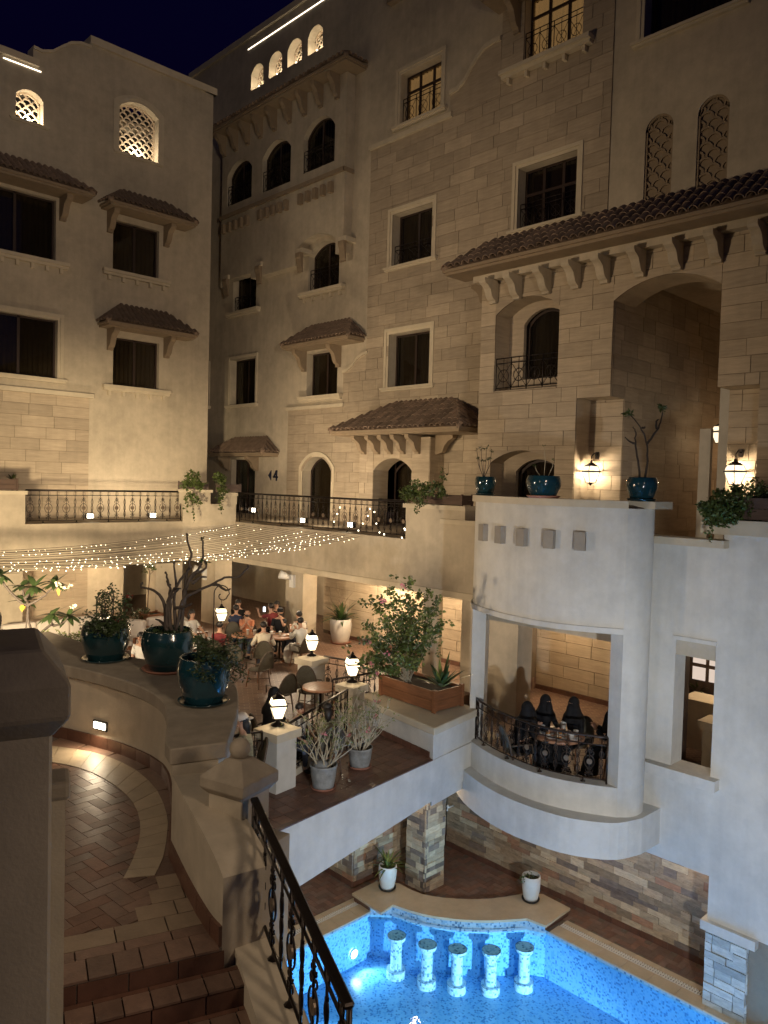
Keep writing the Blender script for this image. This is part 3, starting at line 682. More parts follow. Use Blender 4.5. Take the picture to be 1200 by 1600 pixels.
# limestone cladding
s575, s537, s450 = st(577, 400)[0], st(537, 600)[0], st(450, 700)[0]; s955 = st(955, 200)[0]; s705 = st(705, 185)[0]; s785 = st(785, 80)[0]
zA = st(640, 212)[1]; zB = st(545, 583)[1]; zC = st(480, 640)[1]
reg = [(s955, s575, F1, zA), (s955, s785, zA, zTop-.3), (s785, s705, zA, st(745, 165)[1]), (s575, s537, F1, zB), (s537, s450, F1, zC)]
def frame_of(h, g=.2): return dict(h, a0=h['a0']-g*.3, a1=h['a1']+g*.3, z0=h['z0']-.02, z1=h['z1']+g*.3)
hs = [dict(h) for h in (A_, B_, C_, D_, E_, G_, Wn, porch)]
mb = MB(); wall(FM, mb, reg, hs, .002, .02); mb.obj('grout_backing', 'grout', MW)
mb = MB()
spandrels(FM, mb, dict(G_), .02, .04); mb.obj('arch_spandrel', 'limestone', MW)
blocks(FM, MW, reg, hs+[dict(a0=-9, a1=8.7, z0=F1, z1=6)], .375, .65, 1.15, 'limestone', d=(.02, .045), seed=5)
curve = [st(x, y) for x, y in ((705, 150), (717, 143), (728, 130), (737, 112), (748, 93), (760, 78), (772, 70), (785, 64))]
mb = MB(); FM.prism(mb, [(s705, st(745, 165)[1])]+curve+[(s785, st(745, 165)[1])], .002, .04); mb.obj('stone_gable', 'limestone', MW)
mb = MB()
for A, B in zip(curve, curve[1:]): FM.prism(mb, [A, B, (B[0], B[1]+.13), (A[0], A[1]+.13)], .002, .12)
mb.obj('scroll_moulding', 'stucco_trim', MW)
cv2 = [st(x, y) for x, y in ((537, 583), (545, 580), (553, 572), (560, 562), (568, 556), (576, 553))]
mb = MB(); FM.prism(mb, [(s537, zB)]+cv2+[(s575, zB)], .002, .04); mb.obj('stone_gable', 'limestone', MW)
mb = MB()
for A, B in zip(cv2, cv2[1:]): FM.prism(mb, [A, B, (B[0], B[1]+.1), (A[0], A[1]+.1)], .002, .1)
mb.obj('scroll_moulding', 'stucco_trim', MW)
for q_ in ((s705-.1, s575+.05, zA, zA+.15, .14), (s537-.1, s450+.05, zC, zC+.13, .12)): mb = MB(); FM.box(mb, *q_[:4], .002, q_[4]); mb.obj('string_course', 'stucco_trim', MW)
# porch under the wide tiled canopy
mb = MB(); wall(FPo, mb, [(pA0, pA1, F1, zCan)], [HO], -.72, 0); spandrels(FPo, mb, HO, -.72, 0); mb.obj('porch_wall', 'limestone_b', MW)
blocks(FPo, MW, [(pA0, pA1, F1, zCan)], [HO], .375, .65, 1.1, 'limestone', d=(.001, .02), seed=6)
FPs = Fac('Y', pA0); blocks(FPs, MW, [(18.67, 19.4, F1, zCan)], [], .375, .4, .75, 'limestone', d=(.001, .02), seed=8)
window(FPo, MW, dict(HO, z0=F1+.02), 1.05, mull=1); frail(FPo, MW, HO['a0'], HO['a1'], F1, .3, .95)
ca0, ca1 = Fac('X', 17.75).st(717, 672)[0], Fac('X', 17.75).st(514, 672)[0]
zc = Fac('X', 17.75).st(620, 676)[1]
awning(FM, MW, ca0, ca1, zc-.02, 1.65, 1.0, single=True, pitch=.235, brk=(), name='porch_canopy', cap=300)
for x in (571, 592, 612, 632, 655): bracket(FPo, MW, FPo.st(x, 690)[0], zc-.03, .62, .62, .18, 0)
bk = MB(); pr = [(0, 0), (.75, 0), (.75, -.1), (.55, -.2), (.4, -.35), (.32, -.55), (.1, -.62), (0, -.62)]
bk.prism([(18.9, pA0-d-.003, zc-.03+q) for d, q in pr], (.2, 0, 0)); bk.obj('bracket', 'corbel', MW)
# house number beside the awning door
nb = MB(); c4 = st(429, 743)
FM.prism(nb, [(c4[0]+.42, c4[1]+.0), (c4[0]+.22, c4[1]+.22), (c4[0]+.22, c4[1]-.22)], .004, .03)
for pts in ([(-.2, -.22), (-.2, .22), (-.12, .22), (-.12, -.22)], [(.08, -.1), (.08, -.03), (-.25, -.03), (-.25, -.1)], [(.08, -.1), (-.12, .22), (-.17, .18), (.0, -.1)]):
    FM.prism(nb, [(c4[0]+a, c4[1]+b) for a, b in pts], .004, .032)
nb.obj('number_sign', 'number_blue', MW)

# ================================================================== STONE GATE TOWER (plane X = 17.4)
FG = Fac('X', 17.4); FR = Fac('X', 18.05); gst = FG.st
GT = thing('stone_gate_tower', 'projecting limestone block with tall dark arched passage, tiled eave and S-shaped brackets', 'building', (17.4, 8, F1))
g750 = gst(750, 600)[0]; gp0, gp1 = gst(1122, 600)[0], gst(957, 550)[0]
zEt = gst(850, 425)[1]; zG = gst(850, 470)[1]
J_ = FG.hole(777, 876, 463, 607, .38); K_ = dict(a0=gp0, a1=gp1, z0=F1, z1=4.99, rise=.42)
nL = dict(a0=gp1-.001, a1=gst(899, 700)[0], z0=F1, z1=gst(928, 621)[1], rise=0); nR = dict(a0=gst(1183, 700)[0], a1=gp0+.001, z0=F1, z1=gst(1150, 603)[1], rise=0)
M_ = FG.hole(768, 868, 704, None, .34, zb=F1)
aEnd = -1.0
EF = Fac('X', 16.45)
zeL = EF.st(700, 433)[1]; zeR = EF.st(1190, 312)[1]; zEave = (zeL+zeR)/2
zW = zEave
reg = [(aEnd, g750, F1, zW)]; hol = [J_, K_, nL, nR, M_]
mb = MB(); wall(FG, mb, reg, hol, -1.0, -.001)
for h in (J_, K_, M_): spandrels(FG, mb, h, -1.0, -.001)
mb.box((18.4, g750-.35, F1), (19.38, g750, zW)); mb.obj('wall', 'limestone_b', GT)
mb = MB(); wall(FG, mb, reg, hol, .0, .012)
for h in (J_, K_, M_): spandrels(FG, mb, h, 0, .03)
mb.obj('grout_backing', 'grout', GT)
for h in (J_, K_, M_): mb = MB(); spandrels(FG, mb, h, .03, .04); mb.obj('arch_spandrel', 'limestone', GT)
blocks(FG, GT, reg, hol, .375, .7, 1.2, 'limestone_b', d=(.012, .04), seed=9, cap=300)
mb = MB(); mb.box((17.45, gp1, F1), (17.46, gp1, F1+.01)); 
# lamp walls set back inside the two lower notches
for h, s_ in ((nL, 1), (nR, 2)):
    mb = MB(); FR.box(mb, h['a0'], h['a1'], F1, h['z1'], -.3, -.001); mb.obj('recess_wall', 'grout', GT)
    blocks(FR, GT, [(h['a0'], h['a1'], F1, h['z1'])], [], .375, .5, .9, 'limestone_b', d=(0, .025), seed=10+s_)
# passage: left wall in stone, flat ceiling
FPas = Fac('Y', gp1); zc1 = FPas.st(1045, 457)[1]
mb = MB(); mb.box((18.4, gp1, F1), (27, gp1+.3, zc1+.5)); mb.box((17.42, gp1+.001, nL['z1']), (18.4, gp1+.3, zW)); mb.box((18.4, gp0-3.0, zc1), (27, gp1, zc1+.2)); mb.box((27, gp0-3, F1), (27.3, gp1+.3, zc1)); mb.box((18.4, gp0-3.0, F1), (27, gp0-2.8, zc1)); mb.obj('passage_shell', 'stucco', GT)
blocks(FPas, GT, [(17.45, 25.5, nL['z1'], zc1+.0), (18.05, 25.5, F1, nL['z1'])], [], .375, .6, 1.1, 'limestone', d=(.001, .02), seed=12, cap=260)
for h, dd in ((J_, .62), (M_, .5)):
    hi = dict(h, a0=h['a0']+.12, a1=h['a1']-.5, z1=h['z1']-.22); 
    if h is J_: hi['z0'] = h['z0']+.35
    window(FG, GT, hi, dd+.2, mull=0); m3 = MB(); wall(FG, m3, [(h['a0'], h['a1'], h['z0'], h['z1'])], [hi], -dd-.12, -dd); spandrels(FG, m3, hi, -dd-.12, -dd); m3.obj('inner_arch', 'limestone', GT)
frail(FG, GT, J_['a0'], J_['a1'], J_['z0'], .06, .9)
# white door frame far inside the passage
mb = MB(); dX = FPas.st(1108, 700)[0]
mb.box((20.6, gp1-1.15, F1), (20.75, gp1-.85, F1+3.2)); mb.box((20.6, gp1-3.2, F1), (20.75, gp1-1.35, F1+5)); mb.obj('door_frame', 'stucco_white', GT)
# eave along the tower
e_l = EF.st(691, 430)[0]
awning(FG, GT, aEnd-1, e_l, zEave, .95, .75, single=True, pitch=.245, hipR=True, hipL=False, name='tower_eave', cap=300, run=.95)
fb = MB(); FG.box(fb, aEnd, g750+.12, zEave-.18, zEave-.002, .042, .3); fb.obj('eave_beam', 'stucco', GT)
EB = Fac('X', 16.9)
for x, y in ((769, 447), (806, 438), (852, 425), (898, 415), (944, 402), (1000, 392), (1058, 380), (1121, 367), (1190, 350)):
    bracket(FG, GT, gst(x+10, y)[0]+.08, zEave-.18, .6, .62, .22, .04, 'stucco')
bk = MB(); bk.prism([(17.6, g750+.003+d, zEave-.05+q) for d, q in [(a*.8, b) for a, b in pr]], (.2, 0, 0)); bk.obj('bracket', 'corbel', GT)
sp = MB()
for i in range(60):
    y_ = e_l-.3-i*.09; sp.tube([(17.0, y_, zEave+.55), (16.95, y_, zEave+.72)], .004, 3)
sp.obj('bird_spikes', 'spikes', GT, kind='stuff')
# ================================================================== PODIUM: terrace slab, drum balcony, ledge, pool court
def smooth(pts, k=4):
    out = []
    for i in range(len(pts)-1):
        p0, p1, p2, p3 = (Vector(pts[max(0, i-1)]), Vector(pts[i]), Vector(pts[i+1]), Vector(pts[min(len(pts)-1, i+2)]))
        for j in range(k):
            t = j/k; out.append(tuple(.5*((2*p1)+(-p0+p2)*t+(2*p0-5*p1+4*p2-p3)*t*t+(-p0+3*p1-3*p2+p3)*t**3)))
    out.append(tuple(pts[-1])); return out
DW = smooth([(13.4, 10.75), (12.85, 10.42), (12.45, 10.08), (12.2, 9.6), (12.02, 9.05), (11.92, 8.5), (11.9, 8.05), (12.0, 7.55), (12.2, 7.08), (12.42, 6.7)], 8)
def inset(pl, d):
    out = []
    for i, p in enumerate(pl):
        a = Vector(pl[max(0, i-1)][:2]); b = Vector(pl[min(len(pl)-1, i+1)][:2]); t = (b-a).normalized(); n = Vector((-t.y, t.x)); out.append((p[0]+n.x*d, p[1]+n.y*d))
    return out
DI = inset(DW, .28)          # inner face of the drum wall (towards +X)
if DI[len(DI)//2][0] < DW[len(DW)//2][0]: DI = inset(DW, -.28)
def out_(d): 
    s_ = 1 if inset(DW, 1)[len(DW)//2][0] < DW[len(DW)//2][0] else -1
    return inset(DW, s_*d)
# upper terrace slab
mb = MB(); plan = [(-8, 24.15), (13.75, 24.15), (15.3, 23.25), (15.3, 10.76), (13.42, 10.76), (13.42, -3), (17.39, -3), (28, -3), (28, 36), (-8, 36)]
mb.slab(plan, -2.95, F1); mb.obj('upper_terrace', 'stucco', kind='structure')
mb = MB(); mb.slab(DI+[(13.41, 6.9), (13.41, 10.7)], -2.5, F1-.002); mb.obj('upper_terrace', 'stucco', kind='structure')
mb = MB()
for a, b in (((-8, 24.15), (13.75, 24.15)), ((15.3, 23.25), (15.3, 12.0))):
    A, B = Vector(a), Vector(b)
    if a[1] == b[1]: mb.box((a[0], a[1]-.05, -2.97), (b[0]-.1, a[1]-.002, -2.80))
    else: mb.box((a[0]-.05, b[1], -2.97), (a[0]-.002, a[1], -2.80))
mb.obj('slab_drip_edge', 'stucco_trim', kind='structure')
# restaurant level
F2b = -5.62
fl = [(-8, 9.45), (6.9, 9.33), (11.0, 9.86), (12.6, 10.3), (12.72, 12.3)]
mb = MB(); mb.slab(fl+[(28, 12.3), (28, 36), (-8, 36)], F2-.5, F2); mb.obj('restaurant_floor', 'brick_floor', kind='structure')
mb = MB(); mb.slab([(12.5, 10.3), (12.72, 12.29), (28, 12.29), (28, -3), (13.5, -3), (13.5, 6.9)]+DI[::-1], F2b-.2, F2b); mb.obj('restaurant_floor', 'brick_floor', kind='structure')
# ledge beam over the pool court, its underside rising a little to the right
LB = thing('pool_ledge_beam', 'pale blue-lit beam under the potted ledge above the pool', 'beam', (9, 9.6, F2))
mb = MB(); A, B = Vector((5.0, 9.02, 0)), Vector((12.6, 9.99, 0)); nrm = Vector((.126, -.992, 0))
for (p, q, zp, zq) in ((A, B, -6.52, -6.0),):
    vs = [(p.x, p.y, zp), (q.x, q.y, zq), (q.x, q.y, F2-.012), (p.x, p.y, F2-.012)]; mb.prism(vs, (-.05, .4, 0))
mb.obj('beam', 'stucco_white', LB)
mb = MB(); mb.slab([(5.0, 9.0), (10.98, 9.765), (11.0, 10.0), (5.0, 9.3)], F2-.01, F2+.012); mb.obj('ledge_edge', 'skirting', LB)
mb = MB(); mb.prism([(-8, 9.7, F2-.31), (14, 10.35, F2-.31), (14, 10.35, F2-.5), (-8, 9.7, F2-.9)], (0, 3, 0)); mb.obj('ledge_soffit', 'stucco', LB)
# terracotta tiles of the ledge
lt = thing('ledge_paving', 'brown terracotta tiles laid on the ledge under the potted desert roses', 'paving', (9, 10.3, F2))
for i in range(22):
    for j in range(8):
        x = 5.6+i*.25; y = 9.3+(x-6.9)*.127+j*.25+.05
        if x < 11.1 and y < 11.6: 
            o = piece('tile', 'paver_red', lt, (x+.006, y+.006, F2+.002), (x+.244, y+.244, F2+.014+.002*rnd.random()))
lt['kind'] = 'structure'; del lt['category']
# ---------------- railings
def swirl(c, r, turns, d0, sgn, n=10):
    return [(c[0]+sgn*r*(1-.6*t/n)*math.cos(d0+turns*2*math.pi*t/n), c[1]+r*(1-.6*t/n)*math.sin(d0+turns*2*math.pi*t/n)) for t in range(n+1)]
def bal_mesh(kind, Hh, thick=1.0, mt='iron', hi=0):
    """one wrought-iron baluster in its own plane (local Y across, Z up)"""
    mb = MB(); t = .009*thick; T = lambda pts, r=t, closed=False, n=4: mb.tube([(0, y, z) for y, z in pts], r, n, closed=closed)
    zb, zu = .07, Hh-.17; zm = (zb+zu)/2; h = zu-zb
    T([(0, zb-.01), (0, Hh-.02)], t*1.0, n=4 if not hi else 6)
    T([(-.045, zu+.03), (.045, zu+.03), (.045, Hh-.05), (-.045, Hh-.05)], t*.7, True)
    if kind == 'A':
        rr_ = h*.13
        T([(rr_*1.15*math.sin(a*math.pi/8)*(1), zm+rr_*1.45*math.cos(a*math.pi/8)) for a in range(16)], t*.9, True)
        for s in (-1, 1):
            for v in (-1, 1):
                T(swirl((s*.045, zm+v*h*.27), .038, .8, -v*math.pi/2, s, 9 if hi else 7), t*.8)
                T(swirl((s*.04, zm+v*h*.39), .034, .8, v*math.pi/2, s, 9 if hi else 7), t*.8)
        for v in (-1, 1): mb.obox((0, 0, zm+v*h*.33), (.03, .07, .022))
    else:
        for k in range(3):
            zc = zm+(k-1)*h*.25; T([(.034*math.sin(a*math.pi/5), zc+h*.115*math.cos(a*math.pi/5)) for a in range(10)], t*.85, True)
        for k in range(4): mb.obox((0, 0, zm+(k-1.5)*h*.25), (.024, .024, .03))
    return mb.mesh('baluster', mt)
def med_mesh(Hh):
    mb = MB(); zm = (.07+Hh-.17)/2; n = 14; r = (Hh-.24)*.083
    for x in (-.012, .012): mb._a([(x, r*math.cos(2*math.pi*j/n), zm+r*math.sin(2*math.pi*j/n)) for j in range(n)], [tuple(range(n))])
    mb._a([(x, r*math.cos(2*math.pi*j/n), zm+r*math.sin(2*math.pi*j/n)) for x in (-.012, .012) for j in range(n)], [(j, (j+1) % n, n+(j+1) % n, n+j) for j in range(n)])
    mb.ball((0, 0, zm), r*.5, 8, (.6, 1, 1)); return mb.mesh('medallion', 'medallion')
def railing(label, path, Hh, n, loc, mt='iron', thick=1.0, hi=0, top_r=.022, wide=False, feet=5, group='wrought-iron railings'):
    """path: list of 3-D points of the foot line; balusters alternate scroll and chain pattern"""
    P = [Vector(p) for p in path]; L = [0]
    for a, b in zip(P, P[1:]): L.append(L[-1]+(b-a).length)
    def at(s):
        for i in range(len(P)-1):
            if s <= L[i+1]+1e-6: t = (s-L[i])/(L[i+1]-L[i]); return P[i].lerp(P[i+1], t), (P[i+1]-P[i]).normalized()
        return P[-1], (P[-1]-P[-2]).normalized()
    root = thing('iron_railing', label, 'railing', loc, 0, group)
    up = lambda z: [p+Vector((0, 0, z)) for p in P]
    m = MB(); m.tube(up(Hh), top_r*thick, 8); 
    if wide:
        m = MB(); prof = []
        for i, p in enumerate(up(Hh)):
            t = at(L[i])[1]; t = Vector((t.x, t.y, 0)).normalized(); s = Vector((-t.y, t.x, 0)); prof.append((p-s*.038, p+s*.038))
        m.band([(a.x, a.y) for a, b in prof], [(b.x, b.y) for a, b in prof], [a.z-.012 for a, b in prof], [a.z+.028 for a, b in prof])
    m.obj('top_rail', mt, root, bevel=.012 if wide else 0)
    m = MB(); m.tube(up(Hh-.15), .011*thick, 5); m.obj('middle_rail', mt, root)
    m = MB(); m.tube(up(.07), .012*thick, 5); m.obj('bottom_rail', mt, root)
    for q in (P[0], P[-1]): m = MB(); m.tube([q+Vector((0, 0, .0)), q+Vector((0, 0, Hh))], .016*thick, 6); m.obj('end_post', mt, root)
    ms = {k: bal_mesh(k, Hh, thick, mt, hi) for k in 'AB'}; md = med_mesh(Hh)
    for i in range(n):
        q, t = at(L[-1]*(i+.5)/n); k = 'A' if i % 2 == 0 else 'B'
        o = bpy.data.objects.new('baluster', ms[k]); COL.objects.link(o); o.parent = root; o.location = q-Vector(loc); o.rotation_euler.z = math.atan2(t.y, t.x)-math.pi/2
        if k == 'A': d = bpy.data.objects.new('medallion', md); COL.objects.link(d); d.parent = o
    for i in range(feet):
        q, t = at(L[-1]*(i+.5)/feet); m = MB(); m.lathe([(.0, .07), (.012, .06), (.016, .03), (.05, .0), (0, 0)], tuple(q), 8); m.obj('foot', mt, root)
    return root
railing('long straight wrought-iron railing on the left terrace edge above the string lights', [(8.55, 24.28, F1+.02), (13.75, 24.28, F1+.02)], 1.0, 19, (11.1, 24.28, F1), top_r=.03)
railing('long wrought-iron railing on the terrace edge in front of the arched doors', [(15.42, 23.15, F1+.02), (15.42, 14.95, F1+.02)], 1.0, 33, (15.42, 19, F1), top_r=.03)
DR = inset(DW, .13) if inset(DW, .13)[10][0] > DW[10][0] else inset(DW, -.13)
railing('curved wrought-iron railing of the round balcony in front of the seated women in black', [(x, y, F2+.02) for x, y in DR[16:-3:2]], .84, 16, (DR[38][0], DR[38][1], F2), mt='iron_bronze', thick=1.1, hi=1, feet=4)
# ---------------- parapets and planter pedestals of the terrace
PT = thing('terrace_parapet', 'stepped cream parapet with pedestals between the terrace railings', 'parapet', (14.5, 24, F1))
def seg(mb, a, b, th, z0, z1):
    A, B = Vector(a), Vector(b); t = (B-A).normalized(); n = Vector((-t.y, t.x))*th; mb.slab([a, b, (b[0]+n.x, b[1]+n.y), (a[0]+n.x, a[1]+n.y)], z0, z1)
mb = MB(); seg(mb, (13.75, 24.14), (15.32, 23.23), .35, F1, -.95); mb.obj('low_wall', 'stucco', PT)
mb = MB(); seg(mb, (13.6, 24.13), (14.55, 23.66), .45, -.95, -.56); mb.obj('pedestal', 'stucco', PT)
mb = MB(); seg(mb, (13.55, 24.10), (14.6, 23.59), .52, -.56, -.46); mb.obj('pedestal_cap', 'stucco_trim', PT)
mb = MB(); seg(mb, (14.85, 23.5), (15.33, 23.2), .45, -.95, -.65); mb.obj('pedestal', 'stucco', PT)
mb = MB(); seg(mb, (14.8, 23.5), (15.35, 23.16), .5, -.65, -.54); mb.obj('pedestal_cap', 'stucco_trim', PT)
mb = MB(); mb.box((2, 24.14, F1), (8.5, 24.6, -.68)); mb.obj('pedestal', 'stucco', PT)
mb = MB(); mb.box((2, 24.1, -.68), (8.55, 24.65, -.57)); mb.obj('pedestal_cap', 'stucco_trim', PT)
mb = MB(); mb.box((15.29, 10.77, F1), (15.65, 14.85, -1.06)); mb.obj('low_wall', 'stucco', PT)
mb = MB(); mb.box((15.22, 10.75, -1.06), (15.72, 13.55, -.94)); mb.obj('pedestal_cap', 'stucco_trim', PT)
mb = MB(); mb.box((15.285, 12.75, -1.06), (15.85, 14.86, -.70)); mb.obj('pedestal', 'stucco', PT)
mb = MB(); mb.box((15.22, 12.7, -.70), (15.9, 14.92, -.58)); mb.obj('pedestal_cap', 'stucco_trim', PT)
mb = MB(); mb.box((15.9, 10.9, F1), (16.3, 12.7, -.62)); mb.box((15.9, 11.5, -.62), (16.3, 12.7, -.5)); mb.obj('low_wall', 'stucco_trim', PT)
# ---------------- round balcony (drum)
DB = thing('round_balcony', 'bow-fronted white balcony with a wide opening, capped parapet and five square studs', 'balcony', (12.8, 8.6, F2))
k0 = 16
mb = MB(); mb.band(DI, DW, -2.5, -.36); mb.obj('parapet_wall', 'stucco_white', DB)
mb = MB(); mb.band(inset(DI, 0), out_(.07), -.36, -.23); mb.box((12.7, 6.35, -.36), (13.35, 6.85, -.23)); mb.obj('parapet_cap', 'stucco_trim', DB)
mb = MB(); mb.band(DI[:k0], DW[:k0], F2, -2.5); mb.obj('jamb', 'stucco_white', DB)
SW = smooth([(12.42, 6.70), (12.60, 6.55), (12.85, 6.49), (13.10, 6.55), (13.42, 6.78)], 6); mb = MB(); mb.band([(12.50, 6.98), (12.62, 6.9)]+[(x+.05, y+.3) for x, y in SW[2:]], SW, F2-.5, -.36); mb.obj('side_wall', 'stucco_white', DB)
mb = MB(); mb.band(DI, DW, -5.8, F2+.02); mb.obj('sill_wall', 'stucco_white', DB)
mb = MB(); mb.band(out_(.02), out_(.035), -2.56, -2.46); mb.obj('drip_edge', 'stucco_white', DB)
LP = smooth([(13.5, 11.15), (12.75, 10.72), (12.2, 10.1), (11.85, 9.4), (11.66, 8.7), (11.62, 8.1), (11.7, 7.4), (11.93, 6.9), (12.25, 6.55), (12.75, 6.38)], 3)
mb = MB(); mb.slab(LP+[(13.5, 6.36), (14.4, 6.4), (14.4, 11.1)], -6.45, -5.8); mb.obj('balcony_lip', 'stucco_white', DB)
def drum_px(px):
    az = AZ-math.atan((px-600)/FPX); d = Vector((math.cos(az), math.sin(az)))
    for a, b in zip(DW, DW[1:]):
        a, b = Vector(a), Vector(b); e = b-a; den = d.x*e.y-d.y*e.x
        if abs(den) < 1e-9: continue
        t = (a.x*e.y-a.y*e.x)/den; u = (a.x*d.y-a.y*d.x)/den
        if 0 <= u <= 1: return d*t, e.normalized()
for px, y0, y1 in ((760, 818, 846), (786, 821, 850), (820, 825, 854), (862, 828, 857), (909, 830, 861)):
    q, t = drum_px(px); zz = -((y0+y1)/2-(752+(px-600)*.0267))/FPX*(Vector((q.x, q.y, 0)).dot(CF)); mb = MB()
    n = Vector((-t.y, t.x)); n = n if n.dot(q) < 0 else -n; c = q+n*.055; mb.obox((c.x, c.y, zz), (.19, .12, .33), math.atan2(t.y, t.x)); mb.obj('stud', 'stud_taupe', DB)
# ---------------- flat white wall to the right
FW = Fac('X', 13.4); WW = thing('white_court_wall', 'tall white court wall with a narrow window opening and stone-faced foot', 'wall', (13.4, 4, F3))
hw = FW.hole(1056, 1119, 1004, 1207); yA = FW.st(1108, 1400)[0]; z1w = -.98
mb = MB(); wall(FW, mb, [(5.44, 6.86, -6.7, z1w), (-3, 5.44, -7.47, -.75)], [hw], -.42, 0); mb.obj('wall', 'stucco_white', WW)
mb = MB(); FW.box(mb, 5.35, 7.05, z1w, z1w+.13, -.3, .22); mb.obj('ledge_cap', 'stucco_trim', WW)
mb = MB(); FW.box(mb, -3, FW.st(1096, 830)[0], -.75, -.5, -.45, .05); mb.obj('parapet_cap', 'stucco_trim', WW)
mb = MB(); FW.box(mb, hw['a0']-.16, hw['a1']+.42, hw['z0']-.19, hw['z0']-.002, -.4, .2); mb.obj('window_sill', 'stucco_white', WW)
mb = MB(); FW.box(mb, hw['a0']-.02, hw['a1']+.04, hw['z1'], hw['z1']+.07, .0, .03); mb.obj('drip_edge', 'stucco_white', WW)
mb = MB(); FW.box(mb, 4.77, 5.44, F3-.2, -7.47, -.42, -.03); mb.box((13.45, -3, F3), (13.8, 4.76, -7.48)); mb.obj('pier_core', 'grout', WW)
pr_ = [(13.4, 5.44)]
blocks(FW, WW, [(4.75, 5.46, F3, -7.62)], [], (.12, .2), .22, .6, 'ledger_grey', name='ledger_stone', d=(-.03, .03), seed=21)
blocks(Fac('Y', 4.75), WW, [(13.4, 13.8, F3, -7.62)], [], (.12, .2), .22, .5, 'ledger_grey', name='ledger_stone', d=(-.03, .02), seed=22)
mb = MB(); FW.box(mb, 4.6, 5.52, -7.62, -7.46, -.42, .1); mb.obj('pier_cap', 'stucco_white', WW)
# ---------------- columns and back walls of the restaurant
CW = thing('restaurant_arcade', 'cream columns and back walls of the open-air restaurant under the terrace', 'arcade', (15.3, 18, F2))
for (x0, y0, x1, y1) in ((15.0, 24.0, 15.7, 24.9), (15.28, 19.3, 15.85, 20.2), (15.28, 13.6, 15.5, 14.1), (15.27, 12.05, 15.8, 12.75), (15.3, 11.0, 15.9, 11.87), (7.0, 24.1, 8.43, 24.9), (12.75, 24.1, 13.75, 24.75), (15.3, 7.2, 15.9, 7.9)):
    mb = MB(); mb.box((x0, y0, F2-(.35 if y1 < 12 else 0)), (x1, y1, -2.94)); mb.obj('column', 'stucco', CW)
FBk = Fac('X', 17.25); FBl = Fac('Y', 27.0); FBf = Fac('X', 19.4)
mb = MB(); mb.box((17.25, 12.3, F2), (18.0, 20.6, -2.94)); mb.box((18.05, 10.05, F2b), (19.3, 13.0, -2.94)); mb.obj('back_wall', 'grout', CW)
mb = MB(); mb.box((19.4, 20.6, F2), (19.7, 33, -2.94)); mb.box((9.0, 32, F2), (19.4, 32.3, -2.94)); mb.obj('back_wall', 'stucco', CW)
mb = MB(); mb.box((-8, 27.0, F2), (13.0, 27.3, -2.94)); mb.obj('back_wall', 'stucco', CW)
blocks(FBk, CW, [(12.3, 20.6, F2+.12, -2.96)], [], .30, .55, 1.15, 'limestone_b', d=(.002, .03), seed=31, cap=290)
blocks(Fac('X', 18.05), CW, [(10.05, 13.0, F2b+.12, -2.96)], [], .33, .6, 1.15, 'limestone_b', d=(.002, .03), seed=34)
blocks(Fac('Y', 10.05), CW, [(18.05, 19.3, F2b+.12, -2.96)], [], .33, .4, .8, 'limestone_b', d=(.002, .03), seed=32)
blocks(FBl, CW, [(7.5, Fac('Y', 27.0).st(136, 950)[0], F2, -2.96)], [], .30, .6, 1.1, 'limestone', d=(.002, .03), seed=33)
for i in range(7): y = 10.05+i*.42; piece('skirting_tile', 'skirting', CW, (18.0, y+.004, F2b), (18.049, y+.416, F2b+.12))
for i in range(19):
    y = 12.3+i*.42; piece('skirting_tile', 'skirting', CW, (17.205, y+.004, F2), (17.249, y+.416, F2+.12))
# ---------------- pool deck, ledger walls, pool
mb = MB(); mb.slab([(-2, 11.46), (11.2, 11.46), (11.4, 11.2), (13.26, 8.95), (13.26, -4), (20, -4), (20, 18), (-2, 18)], F3-.4, F3); mb.obj('pool_deck', 'grout_dark', kind='structure')
def pip(x, y, poly):
    r = False; n = len(poly)
    for i in range(n):
        (x1, y1), (x2, y2) = poly[i][:2], poly[(i+1) % n][:2]
        if (y1 > y) != (y2 > y) and x < (x2-x1)*(y-y1)/(y2-y1)+x1: r = not r
    return r
BARP = [(11.0, 12.05), (11.75, 12.05), (12.07, 11.63), (12.13, 10.98), (12.54, 10.38), (13.1, 9.89), (13.78, 9.55), (14.1, 9.25), (14.1, 8.5), (13.86, 8.5), (13.86, -5), (0, -5), (0, 12.05)]
dk = thing('deck_paving', None, None, (12, 12, F3)); dk['kind'] = 'structure'
